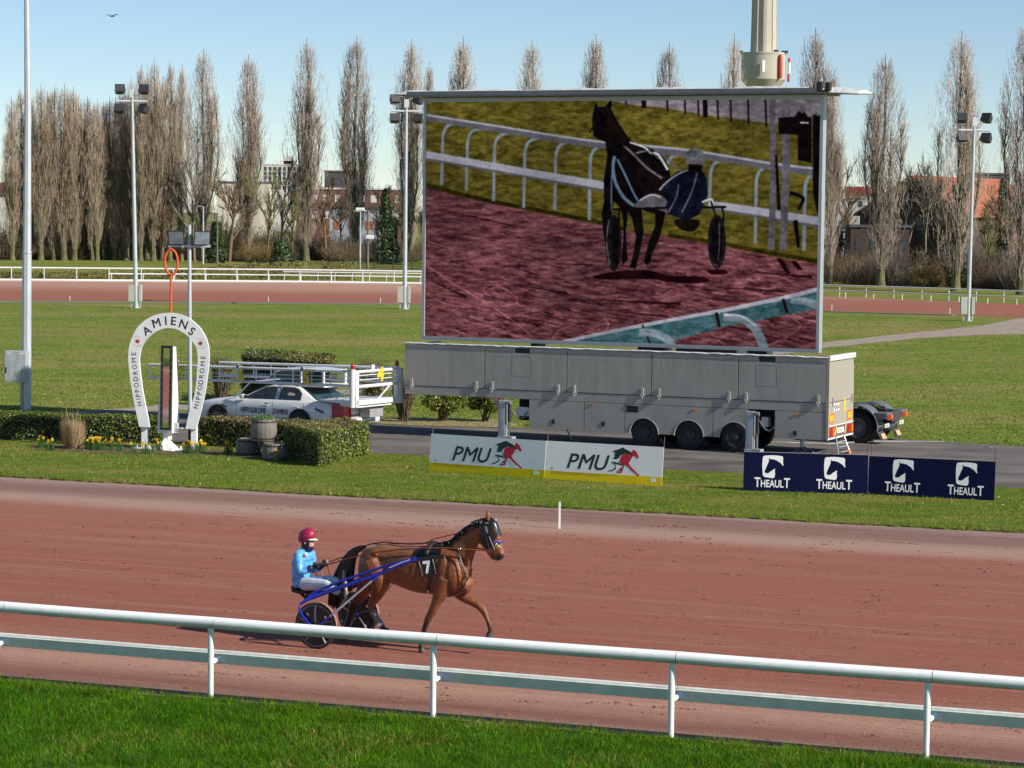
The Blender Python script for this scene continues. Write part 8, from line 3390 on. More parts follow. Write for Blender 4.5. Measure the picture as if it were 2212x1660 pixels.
# ---- harness (worn by the horse)
LEA = pm('black_leather', (0.012, 0.012, 0.013), 0.45, var=0.2, vs=12)
LEB = pm('brown_leather', (0.20, 0.062, 0.022), 0.5, var=0.25, vs=12)
CHM = pm('harness_metal', (0.75, 0.75, 0.74), 0.18, metal=1.0)


def tor_at(zx):
    for i in range(len(TORs) - 1):
        a, b = TORs[i], TORs[i + 1]
        xa, xb = (a[0][0] + a[1][0]) / 2, (b[0][0] + b[1][0]) / 2
        if xa <= zx <= xb:
            f = (zx - xa) / (xb - xa)
            return ((zx, a[0][1] + (b[0][1] - a[0][1]) * f), (zx, a[1][1] + (b[1][1] - a[1][1]) * f), a[2] + (b[2] - a[2]) * f)
    return TORs[-1]


def tor_pt(zx, phi, off=0.015):
    """point on the barrel: phi 0 top, -90 near flank, -180 belly"""
    t, b, w_ = tor_at(zx)
    T, B = hs(*t), hs(*b)
    c, a = (T + B) / 2, (T - B) / 2
    cs, sn = math.cos(R(phi)), math.sin(R(phi))
    p = 2.35
    cs_ = math.copysign(abs(cs) ** (2 / p), cs)
    sn_ = math.copysign(abs(sn) ** (2 / p), sn)
    q = c + a * cs_ + Vector((0, w_ * sn_, 0))
    n_o = (a.normalized() * cs_ + Vector((0, sn_, 0))).normalized()
    return q + n_o * off


def patch(mbx, x0, x1, f0, f1, off=0.018, nx=8, nf=14, slant=0.0, mi=0):
    rg_ = []
    for i in range(nx + 1):
        row = []
        for j in range(nf + 1):
            ph = f0 + (f1 - f0) * j / nf
            row.append(tor_pt(x0 + (x1 - x0) * i / nx + slant * (j / nf), ph, off))
        rg_.append(row)
    mbx.loft(rg_, mi, caps=False, closed=False)


def phi_of(zx, zy):
    """barrel angle on the near side whose survey height is zy"""
    best = min(range(-170, 1, 2), key=lambda f: abs(hs_inv(tor_pt(zx_fix(zx, f), f, 0.02))[1] - zy))
    return best


def hs_inv(p):
    """local point -> close-up survey pixel"""
    wpt = HO + _X * p.x + _Y * p.y + Vector((0, 0, p.z))
    d = wpt - CAM
    k = d.dot(_f)
    xr, yr = d.dot(_r) / k * FOC, d.dot(_u) / k * FOC
    dx = xr * math.cos(ROLL) + yr * math.sin(ROLL)
    dy = xr * math.sin(ROLL) - yr * math.cos(ROLL)
    X_, Y_ = (1106 + dx) / 0.5416, (830 + dy) / 0.5416
    return (X_ - 1100) * 2.212, (Y_ - 1980) * 2.212


def zx_fix(zx, f):
    return zx


def tor_px(zx, zy, off=0.02):
    """near-side surface point of the barrel that shows at survey (zx, zy)"""
    x, f = zx + 60, -80
    for _ in range(14):
        q = hs_inv(tor_pt(x, f, off))
        x += (zx - q[0]) * 0.9
        f += -(zy - q[1]) * 0.16
        f = min(-3, max(-176, f))
        x = min(1700, max(780, x))
    return tor_pt(x, f, off)


def surf_strap(mbx, path, wd, off=0.022, n=8):
    """flat strap hugging the near side along survey points"""
    q = smooth_poly(path, n, False)
    pts = [tor_px(a, b, off) for a, b in q]
    mbx.tube(pts, wd / 2, 6, flat=0.35)


mb = MB()
rg_ = []
patch(mb, 1275, 1500, 34, -64, 0.020, 8, 16)
mb.build('saddle_pad', LEA, horse, smooth=50)
mb = MB()
# gear saddle: roll on the withers
rg_ = []
for i in range(13):
    ph = 52 - 104 * i / 12
    rg_.append(tor_pt(1392, ph, 0.045))
mb.tube(rg_, [0.03] + [0.045] * 11 + [0.03], 10)
mb.build('gear_saddle', LEA, horse, smooth=50)
mb = MB()
quad = []
nx, ny = 6, 8
rows = []
for i in range(nx + 1):
    rows.append([tor_px(1278 + 128 * i / nx + 12 * j / ny, 548 + 142 * j / ny, 0.026) for j in range(ny + 1)])
mb.loft(rows, caps=False, closed=False)
ncl = mb.build('number_cloth', LEA, horse, smooth=50)
mb = MB()
seven = [(1294, 574), (1358, 566), (1360, 590), (1345, 680), (1320, 683), (1335, 596), (1296, 600)]


def sub_poly(pts, k=3):
    out = []
    for a, b in zip(pts, pts[1:] + pts[:1]):
        for i in range(k):
            out.append((a[0] + (b[0] - a[0]) * i / k, a[1] + (b[1] - a[1]) * i / k))
    return out


sv = sub_poly(seven, 2)
mb.add([tor_px(a, b, 0.034) for a, b in sv], [tuple(range(len(sv)))])
mb.build('number_seven', pm('print_white', (0.72, 0.72, 0.74), 0.5), ncl)
mb = MB()
for q in ([(1262, 570), (1278, 630), (1294, 696)], [(1380, 540), (1396, 610), (1412, 680)]):
    surf_strap(mb, q, 0.012, 0.036, 4)
mb.build('cloth_rods', pm('rod_cream', (0.62, 0.58, 0.48), 0.4), ncl)
for q in ((1264, 572), (1295, 698), (1412, 676)):
    mb = MB()
    c = tor_px(*q, 0.04)
    mb.tube([c + Vector((0, 0.006, 0)), c - Vector((0, 0.008, 0))], 0.016, 10)
    mb.build('stud', CHM, ncl)
mb = MB()
surf_strap(mb, [(1356, 690), (1350, 760), (1343, 838)], 0.05)
for i in range(9):
    pass
mb.build('girth', LEA, horse, smooth=50)
mb = MB()
c = tor_px(1343, 830, 0.05)
mb.tube([c, c - Vector((0, 0, 0.06))], 0.013, 6)
mb.build('girth_buckle', CHM, horse)
mb = MB()
mb.tube([hs(a, b, 0.0) + Vector((0, -0.02, 0.012)) for a, b in [(770, 450), (840, 428), (950, 410), (1060, 420), (1180, 428), (1300, 425), (1390, 398)]], 0.010, 6)
mb.tube([hs(a, b, 0.0) + Vector((0, -0.05, 0.004)) for a, b in [(870, 420), (1000, 428), (1130, 440), (1260, 445), (1345, 440)]], 0.007, 6)
mb.build('back_strap', LEA, horse)
mb = MB()
mb.tube([hs(1368, 385, 0), hs(1500, 352, 0), hs(1600, 330, 0.02), hs(1760, 225, 0.03), hs(1850, 190, 0.03)], 0.007, 6)
mb.build('check_rein', LEA, horse)
# breast strap
mb = MB()
mb.tube([hs(1515, 470, -0.20), hs(1600, 480, -0.19), hs(1625, 540, -0.20), hs(1650, 620, -0.215), hs(1672, 700, -0.20), hs(1690, 745, -0.17)], 0.012, 6)
mb.tube([hs(1612, 470, -0.19), hs(1608, 540, -0.205), hs(1640, 660, -0.215), hs(1668, 745, -0.19)], 0.008, 6)
mb.tube([hs(1735, 640, -0.10), hs(1700, 720, -0.165), hs(1660, 790, -0.19), hs(1600, 850, -0.2), hs(1520, 888, -0.18)], 0.010, 6)
mb.build('breast_strap', LEA, horse, smooth=50)
# hood over head with eye opening
mb = MB()
HS_ = interp_secs(HEAD, 4)
rg_ = []
for (t, b, w_) in HS_[2:17]:
    ring = sect(t, b, w_, p=2.3)
    c = sum(ring, Vector()) / len(ring)
    # only the upper two thirds of each ring (forehead and cheeks)
    n_r = len(ring)
    sel = [ring[(k) % n_r] for k in range(-7, 8)]
    rg_.append([c + (q - c) * 1.06 + (q - c).normalized() * 0.012 for q in sel])
mb.loft(rg_, caps=False, closed=False)
hood = mb.build('hood', pm('hood_black', (0.014, 0.015, 0.019), 0.35, var=0.2, vs=9), horse, smooth=50)
ec = hs(1925, 310, -0.115)
mb = MB()
Me = Matrix.Translation(ec) @ Matrix.Rotation(R(90), 4, 'X')
mb.lathe([(0.001, 0.010), (0.036, 0.008), (0.044, 0.0)], 18, M=Me, caps=False)
eye_p = mb.build('eye_opening', pm('bay_patch', (0.22, 0.07, 0.025), 0.5), hood, smooth=50)
mb = MB()
mb.lathe([(0.001, 0.020), (0.012, 0.017), (0.018, 0.008)], 14, M=Me @ Matrix.Scale(1.2, 4, (1, 0, 0)), caps=False)
mb.build('eye', pm('eye_dark', (0.01, 0.008, 0.008), 0.1, coat=0.8), horse, smooth=50)
mb = MB()
for pth, r_ in (([(1830, 225), (1850, 300), (1862, 380), (1876, 440), (1885, 480)], 0.012), ([(1845, 232), (1870, 330), (1898, 400), (1930, 470)], 0.009), ([(1835, 215), (1885, 232), (1935, 214)], 0.010)):
    mb.tube([hs(a, b, -0.112 if i else -0.10) for i, (a, b) in enumerate(pth)], r_, 6)
mb.tube([hs(1900, 545, -0.06), hs(1925, 548, -0.07), hs(1945, 560, -0.05)], 0.010, 6)
mb.build('bridle', LEA, horse, smooth=50)
mb = MB()
mb.tube([hs(1850, 240, -0.115), hs(1895, 230, -0.11), hs(1935, 212, -0.05), hs(1945, 208, 0.05)], 0.010, 6)
mb.build('browband', pm('cream_band', (0.62, 0.58, 0.50), 0.6), horse)
mb = MB()
mb.tube([hs(1918, 420, -0.085), hs(1955, 408, -0.08), hs(1988, 404, -0.04), hs(1996, 402, 0.03)], 0.016, 8)
mb.build('noseband', pm('blue_band', (0.03, 0.06, 0.42), 0.6), horse, smooth=50)
for q, r_ in (((1890, 482), 0.024), ((1942, 425), 0.018), ((1958, 442), 0.016), ((1828, 235), 0.014), ((1804, 270), 0.014)):
    mb = MB()
    mb.ring(hs(q[0], q[1], -0.105), r_, 0.005, 'y', 14, 6)
    mb.build('ring', CHM, horse, smooth=50)
# boots on the hind legs
for (pts, v, idx, m) in ((LEGS['nh'][0], -0.15, (8, 9), pm('boot_grey', (0.17, 0.165, 0.15), 0.6)), (LEGS['fh'][0], 0.15, (5, 8), LEA)):
    q = [(a, b, r_) for a, b, r_ in pts][idx[0] - 1:idx[1] + 2]
    q = smooth_poly(q, 3, False)
    mb = MB()
    mb.tube([hs(a, b, v) for a, b, _ in q], [r_ + 0.012 for _, _, r_ in q], 12, caps=False, upv=(0, 1, 0))
    mb.build('leg_boot', m, horse, smooth=50)
mb = MB()
mb.tube([hs(915, 1120, -0.15), hs(932, 1142, -0.15)], 0.058, 12, upv=(0, 1, 0))
mb.build('boot_strap', M_WHITE, horse, smooth=50)

# ---------------------------------------------------------------- sulky
SO_ = HO
sul = thing('sulky', 'two wheeled blue racing sulky with black disc wheels behind the bay horse', 'sulky', SO_, -HTH)
SBL = pm('sulky_blue', (0.012, 0.030, 0.42), 0.25, var=0.1, coat=0.6)
SSV = pm('sulky_silver', (0.62, 0.65, 0.72), 0.2, metal=0.7)
SBK = pm('sulky_black', (0.020, 0.020, 0.022), 0.4, var=0.2)
VW = 0.68
for s_ in (-1, 1):
    hub = hs(352, 1160, -VW)
    wr = 0.372
    hub = Vector((hub.x, VW * s_, wr + 0.004))
    if s_ > 0:
        hub.x += 0.0
    w_e = bpy.data.objects.new('wheel', None)
    col.objects.link(w_e)
    w_e.parent = sul
    w_e.location = hub
    Mx = Matrix.Rotation(R(90), 4, 'X')
    mb = MB()
    mb.ring((0, 0, 0), wr - 0.018, 0.020, 'y', 48, 10)
    mb.build('tyre', pm('tyre_dusty', (0.05, 0.042, 0.038), 0.8, var=0.4, vs=6), w_e, smooth=50)
    mb = MB()
    mb.ring((0, 0, 0), wr - 0.045, 0.014, 'y', 48, 6)
    mb.build('rim', pm('rim_grey', (0.20, 0.20, 0.20), 0.35), w_e, smooth=50)
    # disc cover with slots and raised spokes
    mb = MB()
    nseg = 40
    for k in range(nseg):
        a0, a1 = 2 * math.pi * k / nseg, 2 * math.pi * (k + 1) / nseg
        slot = k % 10 == 4
        for r0, r1 in (((0.0, 0.20), (0.255, wr - 0.04)) if slot else ((0.0, wr - 0.04),)):
            for y in (-0.012, 0.012):
                mb.add([(r_ * math.cos(a), y * (1 - 0.7 * r_ / wr) * 1.6, r_ * math.sin(a)) for r_, a in ((r0, a0), (r1, a0), (r1, a1), (r0, a1))], [(0, 1, 2, 3)])
    mb.build('disc_cover', SBK, w_e)
    for k in range(5):
        a = 2 * math.pi * k / 5 + 0.3
        mb = MB()
        mb.tube([(0.06 * math.cos(a), -0.022, 0.06 * math.sin(a)), (0.2 * math.cos(a + 0.04), -0.020, 0.2 * math.sin(a + 0.04)), ((wr - 0.05) * math.cos(a), -0.012, (wr - 0.05) * math.sin(a))], [0.012, 0.016, 0.022], 6)
        mb.build('spoke', pm('spoke_grey', (0.085, 0.085, 0.085), 0.35), w_e, smooth=50)
    mb = MB()
    mb.tube([(0, -0.05, 0), (0, 0.05, 0)], 0.026, 12)
    mb.build('hub', SBL, w_e, smooth=50)

    def sp(zx, zy, vv=VW):
        """near-side survey point, mirrored for the far side"""
        q = hs(zx, zy, -vv)
        return Vector((q.x, vv * s_, q.z))
    # upper and lower shaft tubes
    mb = MB()
    mb.tube([sp(262, 918, 0.60), sp(330, 890, 0.58), sp(560, 808, 0.52), sp(900, 690, 0.46), sp(1120, 600, 0.42), sp(1250, 556, 0.40)], [0.030, 0.034, 0.034, 0.030, 0.026, 0.024], 12)
    sh = mb.build('shaft', SBL, sul, smooth=50)
    mb = MB()
    mb.tube([sp(310, 866, 0.54), sp(420, 812, 0.52), sp(570, 752, 0.50), sp(800, 672, 0.46), sp(1000, 604, 0.43), sp(1235, 545, 0.40)], [0.018, 0.021, 0.021, 0.021, 0.020, 0.020], 10)
    mb.build('shaft_upper', SBL, sul, smooth=50)
    mb = MB()
    mb.tube([sp(1255, 553, 0.40), sp(1330, 548, 0.39), sp(1400, 542, 0.385)], [0.018, 0.020, 0.022], 10)
    mb.tube([sp(1400, 542, 0.385), sp(1490, 538, 0.38)], [0.026, 0.017], 10)
    mb.build('shaft_tip', SBK, sul, smooth=50)
    mb = MB()
    mb.tube([sp(1455, 540, 0.38), sp(1492, 538, 0.38)], [0.019, 0.012], 10)
    mb.build('tip_cap', SSV, sul, smooth=50)
    # stripe print along the shaft
    mb = MB()
    mb.tube([sp(1000, 632, 0.488), sp(1110, 585, 0.462), sp(1180, 562, 0.452)], 0.008, 6)
    mb.build('shaft_stripe', M_WHITE, sh)
    # rear fork arch, front stay
    mb = MB()
    mb.tube([sp(330, 888, 0.58), sp(255, 925, 0.64), sp(212, 955, 0.66), sp(206, 1000, 0.70), sp(238, 1060, 0.73), sp(310, 1146, 0.735)], [0.030, 0.027, 0.024, 0.022, 0.021, 0.018], 10)
    mb.build('rear_fork', SBL, sul, smooth=50)
    mb = MB()
    mb.tube([sp(372, 1150, 0.735), sp(480, 1060, 0.70)], [0.018, 0.018], 10)
    mb.tube([sp(905, 700, 0.47), sp(850, 745, 0.50)], [0.022, 0.018], 10)
    mb.build('stay_end', SBL, sul, smooth=50)
    mb = MB()
    mb.tube([sp(480, 1060, 0.70), sp(850, 745, 0.50)], [0.018, 0.018], 10)
    mb.build('front_stay', SSV, sul, smooth=50)
    # mudguard strip over the wheel
    mb = MB()
    rg_ = []
    for k in range(9):
        a = R(78 - 9 * k)
        q0 = hub + Vector((math.cos(a) * (wr + 0.016), 0, math.sin(a) * (wr + 0.016)))
        rg_.append([q0 + Vector((0, -0.03, 0)), q0 + Vector((0, 0.03, 0)), q0 + Vector((math.cos(a) * 0.006, 0.03, math.sin(a) * 0.006)), q0 + Vector((math.cos(a) * 0.006, -0.03, math.sin(a) * 0.006))])
    mb.loft(rg_)
    mb.build('mudguard', pm('mudguard_dust', (0.28, 0.15, 0.12), 0.8), sul, smooth=50)
    # foot rest
    mb = MB()
    c = sp(600, 800, 0.36)
    mb.tube([sp(560, 800, 0.50), c], 0.012, 8)
    mb.bbox(c.x - 0.015, c.x + 0.02, min(c.y - 0.06, c.y + 0.06), max(c.y - 0.06, c.y + 0.06), c.z - 0.10, c.z + 0.10, 0.008)
    mb.build('foot_rest', SBK, sul)
# rear crossbar and seat
a, b = hs(300, 885, -0.56), hs(300, 885, -0.56)
mb = MB()
mb.tube([Vector((a.x, -0.60, a.z)), Vector((a.x - 0.04, -0.3, a.z + 0.01)), Vector((a.x - 0.04, 0.3, a.z + 0.01)), Vector((a.x, 0.60, a.z))], 0.024, 10)
mb.build('crossbar', SBL, sul, smooth=50)
c = hs(262, 818, 0.0)
mb = MB()
rg_ = []
for i, (du, w_, dz) in enumerate(((-0.20, 0.10, 0.05), (-0.17, 0.17, 0.02), (-0.05, 0.19, 0.0), (0.08, 0.17, 0.0), (0.17, 0.10, -0.01))):
    rg_.append([c + Vector((du, -w_, dz)), c + Vector((du, 0, dz + 0.015)), c + Vector((du, w_, dz)), c + Vector((du, w_ * 0.9, dz - 0.06)), c + Vector((du, -w_ * 0.9, dz - 0.06))])
mb.loft(rg_)
mb.build('seat', SBK, sul, smooth=50, fix=True)
mb = MB()
for s_ in (-1, 1):
    mb.tube([c + Vector((0.0, 0.1 * s_, -0.05)), Vector((a.x - 0.03, 0.12 * s_, a.z))], 0.02, 8)
mb.tube([c + Vector((-0.1, 0, -0.06)), c + Vector((-0.02, 0, -0.13)), Vector((a.x - 0.03, 0, a.z))], 0.03, 8)
mb.build('seat_bracket', SBK, sul)

# ---------------------------------------------------------------- driver
drv = thing('person', 'driver in light blue star jacket and dark red cap seated on the sulky', 'person', HO, -HTH)
SKIN = pm('skin', (0.55, 0.33, 0.25), 0.5, var=0.06)
JBLUE = pm('jacket_blue', (0.11, 0.40, 0.80), 0.38, var=0.12, vs=5, bump=0.35, bs=9)
JWHT = pm('trousers_white', (0.60, 0.62, 0.70), 0.55, var=0.1, vs=6, bump=0.3, bs=14)
JRED = pm('cap_red', (0.30, 0.012, 0.055), 0.42, var=0.25, vs=7, bump=0.4, bs=14)
GLV = pm('glove_black', (0.012, 0.012, 0.013), 0.55)
NAVYT = pm('trim_navy', (0.012, 0.018, 0.07), 0.5)

# joints (near = toward the camera)
J = dict(hipN=hs(250, 772, -0.10), hipF=hs(262, 766, 0.12), waist=hs(225, 735, 0.0), chest=hs(232, 580, 0.0), neck=hs(258, 470, 0.0), headc=hs(284, 395, 0.0),
         shN=hs(195, 520, -0.20), elN=hs(218, 672, -0.27), wrN=hs(318, 632, -0.18), shF=hs(305, 512, 0.18), elF=hs(340, 650, 0.24), wrF=hs(402, 612, 0.10),
         knN=hs(446, 780, -0.22), anN=hs(585, 862, -0.36), knF=hs(478, 742, 0.02), anF=hs(570, 760, -0.14))


def body_parts(mbx, grow=0.0, which=('torso', 'head', 'arms', 'legs', 'hands', 'feet')):
    g = grow
    if 'torso' in which:
        pel = (J['hipN'] + J['hipF']) / 2
        secs = [(pel + Vector((-0.02, 0, -0.06)), 0.13, 0.155), (pel + Vector((-0.02, 0, 0.03)), 0.145, 0.165), (J['waist'], 0.125, 0.15), (J['waist'].lerp(J['chest'], 0.55), 0.135, 0.17), (J['chest'] + Vector((-0.01, 0, 0.02)), 0.135, 0.185), (J['chest'].lerp(J['neck'], 0.55), 0.115, 0.18), (J['chest'].lerp(J['neck'], 0.85), 0.075, 0.10), (J['neck'] + Vector((0.0, 0, 0.02)), 0.058, 0.058)]
        rg_ = []
        for c, a_, b_ in secs:
            rg_.append([c + Vector(((a_ + g) * math.cos(2 * math.pi * k / 16), (b_ + g) * math.sin(2 * math.pi * k / 16), 0)) for k in range(16)])
        mbx.loft(rg_)
    if 'arms' in which:
        for s_ in 'NF':
            mbx.tube([J['sh' + s_].lerp(J['neck'], 0.35), J['sh' + s_], J['sh' + s_].lerp(J['el' + s_], 0.5), J['el' + s_], J['el' + s_].lerp(J['wr' + s_], 0.5), J['wr' + s_]], [0.06 + g, 0.066 + g, 0.056 + g, 0.047 + g, 0.042 + g, 0.030 + g], 12)
    if 'legs' in which:
        for s_ in 'NF':
            mbx.tube([J['hip' + s_], J['hip' + s_].lerp(J['kn' + s_], 0.5), J['kn' + s_], J['kn' + s_].lerp(J['an' + s_], 0.4), J['an' + s_]], [0.100 + g, 0.086 + g, 0.062 + g, 0.058 + g, 0.040 + g], 12)
    if 'head' in which:
        hc = J['headc']
        rg_ = []
        for dz, du, a_, b_ in ((-0.125, 0.015, 0.035, 0.035), (-0.115, 0.025, 0.060, 0.050), (-0.085, 0.020, 0.078, 0.062), (-0.04, 0.010, 0.092, 0.072), (0.01, 0.0, 0.100, 0.077), (0.06, -0.006, 0.095, 0.074), (0.10, -0.008, 0.07, 0.055), (0.12, -0.008, 0.02, 0.02)):
            rg_.append([hc + Vector((du + (a_ + g) * math.cos(2 * math.pi * k / 16), (b_ + g) * math.sin(2 * math.pi * k / 16), dz)) for k in range(16)])
        mbx.loft(rg_)
        mbx.tube([J['neck'] + Vector((0, 0, -0.06)), J['neck'].lerp(hc, 0.5) + Vector((-0.01, 0, 0)), hc + Vector((-0.02, 0, -0.06))], 0.054 + g, 12)
        # nose, chin, lips, ears
        mbx.tube([hc + Vector((0.085, 0, 0.012)), hc + Vector((0.112, 0, -0.022)), hc + Vector((0.095, 0, -0.035))], [0.010, 0.015, 0.012], 8)
        mbx.tube([hc + Vector((0.075, 0, -0.10)), hc + Vector((0.09, 0, -0.10))], [0.02, 0.016], 8)
        mbx.tube([hc + Vector((0.092, -0.02, -0.062)), hc + Vector((0.10, 0, -0.060)), hc + Vector((0.092, 0.02, -0.062))], 0.008, 6)
        for s_ in (-1, 1):
            mbx.tube([hc + Vector((-0.005, 0.076 * s_, 0.0)), hc + Vector((-0.012, 0.088 * s_, -0.02)), hc + Vector((-0.005, 0.080 * s_, -0.045))], [0.012, 0.016, 0.010], 8)


def hand(mbx, wr, fw, up, side, sc=1.0):
    """palm and five fingers curled round the rein"""
    fw = fw.normalized()
    lat = fw.cross(up).normalized()
    up = lat.cross(fw).normalized()
    pc_ = wr + fw * 0.05
    rg_ = []
    for t, w_, h_ in ((0.0, 0.026, 0.020), (0.03, 0.036, 0.019), (0.07, 0.040, 0.017), (0.088, 0.036, 0.013)):
        c = wr + fw * t
        rg_.append([c + up * (w_ * math.cos(2 * math.pi * k / 10)) + lat * (h_ * math.sin(2 * math.pi * k / 10)) for k in range(10)])
    mbx.loft(rg_)
    for i, (o, L_) in enumerate(((0.029, 0.068), (0.010, 0.076), (-0.010, 0.071), (-0.028, 0.056))):
        k0 = wr + fw * 0.085 + up * o
        k1 = k0 + fw * L_ * 0.42 + lat * side * 0.010
        k2 = k1 + fw * L_ * 0.05 + lat * side * L_ * 0.42
        k3 = k2 - fw * L_ * 0.30 + lat * side * 0.004
        mbx.tube([k0 - fw * 0.02, k0, k1, k2, k3], [0.0095, 0.0095, 0.009, 0.0085, 0.0075], 8)
    t0 = wr + fw * 0.03 + up * 0.030
    mbx.tube([t0 - up * 0.01, t0 + up * 0.022 + fw * 0.02, t0 + up * 0.034 + fw * 0.048 + lat * side * 0.012, t0 + up * 0.028 + fw * 0.07 + lat * side * 0.02], [0.013, 0.0115, 0.010, 0.0085], 8)


fwN = (hs(392, 606, -0.12) - J['wrN'])
fwF = (hs(455, 588, 0.05) - J['wrF'])
mb = MB()
body_parts(mb)
hand(mb, J['wrN'], fwN, Vector((0, 0, 1)), 1)
hand(mb, J['wrF'], fwF, Vector((0, 0, 1)), -1)
for s_ in 'NF':
    f0 = J['an' + s_]
    mb.tube([f0 + Vector((-0.02, 0, -0.03)), f0 + Vector((0.03, 0, 0.03)), f0 + Vector((0.05, 0, 0.15))], [0.035, 0.04, 0.028], 10)
bod = remesh(mb, 'body', SKIN, drv, 0.0065, 2)
mb = MB()
body_parts(mb, 0.020, ('torso', 'arms'))
jk = remesh(mb, 'jacket', JBLUE, drv, 0.009, 2)
co_ = np.zeros(len(jk.data.vertices) * 3, np.float32)
no_v = np.zeros(len(jk.data.vertices) * 3, np.float32)
jk.data.vertices.foreach_get('co', co_)
jk.data.vertices.foreach_get('normal', no_v)
co_, no_v = co_.reshape(-1, 3), no_v.reshape(-1, 3)
fold = (vnoise(co_[:, 0] * 1.0 + co_[:, 2] * 0.8, co_[:, 2] * 1.6 - co_[:, 0], 11.0, 51) - 0.5) + 0.6 * (vnoise(co_[:, 0] - co_[:, 2], co_[:, 2] + co_[:, 1], 23.0, 52) - 0.5)
low = np.clip((1.25 - co_[:, 2]) / 0.35, 0.35, 1.0)
co_ += no_v * (fold * 0.034 * low)[:, None]
jk.data.vertices.foreach_set('co', co_.ravel())
jk.data.update()
mb = MB()
body_parts(mb, 0.018, ('legs',))
trs = remesh(mb, 'trousers', JWHT, drv, 0.010, 3)
mb = MB()
hand(mb, J['wrN'], fwN, Vector((0, 0, 1)), 1)
hand(mb, J['wrF'], fwF, Vector((0, 0, 1)), -1)
gm = MB()


def fat(mbx, g):
    """gloves: the same hands grown by a little"""
    me = bpy.data.meshes.new('g')
    me.from_pydata(mbx.v, [], mbx.f)
    bm = bmesh.new()
    bm.from_mesh(me)
    bmesh.ops.recalc_face_normals(bm, faces=bm.faces)
    bm.normal_update()
    for v in bm.verts:
        v.co += v.normal * g
    out = MB()
    bm.verts.index_update()
    out.add([v.co for v in bm.verts], [[v.index for v in f.verts] for f in bm.faces])
    bm.free()
    return out


fat(mb, 0.0035).build('gloves', GLV, drv, smooth=60)
# cuffs
mb = MB()
for s_ in 'NF':
    a, b = J['el' + s_].lerp(J['wr' + s_], 0.62), J['wr' + s_]
    mb.tube([a, b], [0.060, 0.053], 14)
mb.build('cuffs', NAVYT, drv, smooth=50)
# boots with pale soles
for s_ in 'NF':
    f0 = J['an' + s_]
    mb = MB()
    mb.tube([J['kn' + s_].lerp(f0, 0.72), f0 + Vector((-0.02, 0, -0.01)), f0 + Vector((0.015, 0, 0.01))], [0.056, 0.052, 0.054], 12)
    rg_ = []
    for t, w_, d_ in ((-0.07, 0.030, 0.03), (-0.04, 0.040, 0.045), (0.05, 0.044, 0.05), (0.13, 0.046, 0.036), (0.18, 0.034, 0.026), (0.20, 0.012, 0.012)):
        c = f0 + Vector((0.035 - d_ * 0.4 + 0.01, 0, t))
        rg_.append([c + Vector((d_ * math.cos(2 * math.pi * k / 12), w_ * math.sin(2 * math.pi * k / 12), 0)) for k in range(12)])
    mb.loft(rg_)
    bt = mb.build('boot', GLV, drv, smooth=60)
    mb = MB()
    out = []
    for k in range(20):
        a = 2 * math.pi * k / 20
        out.append((0.046 * math.cos(a) * (1.0 if math.sin(a) > 0 else 0.86), 0.065 + 0.145 * math.sin(a)))
    mb.prism(out, lambda a, b, d: f0 + Vector((0.058 + d, a, b)), 0.0, 0.016)
    mb.build('sole', pm('sole_grey', (0.42, 0.41, 0.37), 0.7), bt, fix=True)
# helmet, peak, balaclava, goggles
hc = J['headc']
mb = MB()
rg_ = []
for dz, du, a_, b_ in ((-0.040, -0.026, 0.128, 0.104), (0.0, -0.022, 0.146, 0.118), (0.05, -0.018, 0.152, 0.123), (0.10, -0.014, 0.138, 0.112), (0.14, -0.012, 0.104, 0.088), (0.168, -0.012, 0.056, 0.05), (0.177, -0.012, 0.008, 0.008)):
    rg_.append([hc + Vector((du + a_ * math.cos(2 * math.pi * k / 24), b_ * math.sin(2 * math.pi * k / 24), dz + 0.035 + 0.022 * math.cos(2 * math.pi * k / 24) * (1 if dz < 0.06 else 0.4))) for k in range(24)])
mb.loft(rg_)
mb.build('helmet', JRED, drv, smooth=60)
mb = MB()
rg_ = []
for k in range(13):
    a = R(-58 + 116 * k / 12)
    i_ = hc + Vector((0.108 * math.cos(a), 0.102 * math.sin(a), 0.048))
    o_ = hc + Vector((0.108 * math.cos(a) + 0.070 * max(0.15, math.cos(a * 1.4)), 0.105 * math.sin(a), 0.032))
    rg_.append([i_, o_, o_ + Vector((0, 0, -0.008)), i_ + Vector((0, 0, -0.012))])
mb.loft(rg_)
mb.build('cap_peak', M_WHITE, drv, smooth=40, fix=True)
mb = MB()
rg_ = []
for dz, du, a_, b_ in ((-0.165, -0.012, 0.085, 0.085), (-0.13, 0.004, 0.086, 0.076), (-0.10, 0.012, 0.088, 0.074), (-0.083, 0.012, 0.088, 0.072)):
    rg_.append([hc + Vector((du + a_ * math.cos(2 * math.pi * k / 18), b_ * math.sin(2 * math.pi * k / 18), dz)) for k in range(18)])
mb.loft(rg_, caps=False)
mb.build('neck_warmer', NAVYT, drv, smooth=60)
mb = MB()
rg_ = []
for k in range(15):
    a = R(52 + 256 * k / 14)
    rg_.append([hc + Vector((0.108 * math.cos(a) - 0.004, 0.085 * math.sin(a), z)) for z in (-0.11, -0.07, -0.02, 0.03)])
mb.loft(rg_, caps=False, closed=False)
mb.build('hood_lining', GLV, drv, smooth=60)
mb = MB()
rg_ = []
for k in range(9):
    a = R(-60 + 120 * k / 8)
    rg_.append([hc + Vector((0.112 * math.cos(a), 0.086 * math.sin(a), z)) for z in (0.004, 0.022, 0.034)])
mb.loft(rg_, caps=False, closed=False)
mb.build('goggles', pm('goggle_lens', (0.02, 0.018, 0.012), 0.1, coat=0.6), drv, smooth=60)
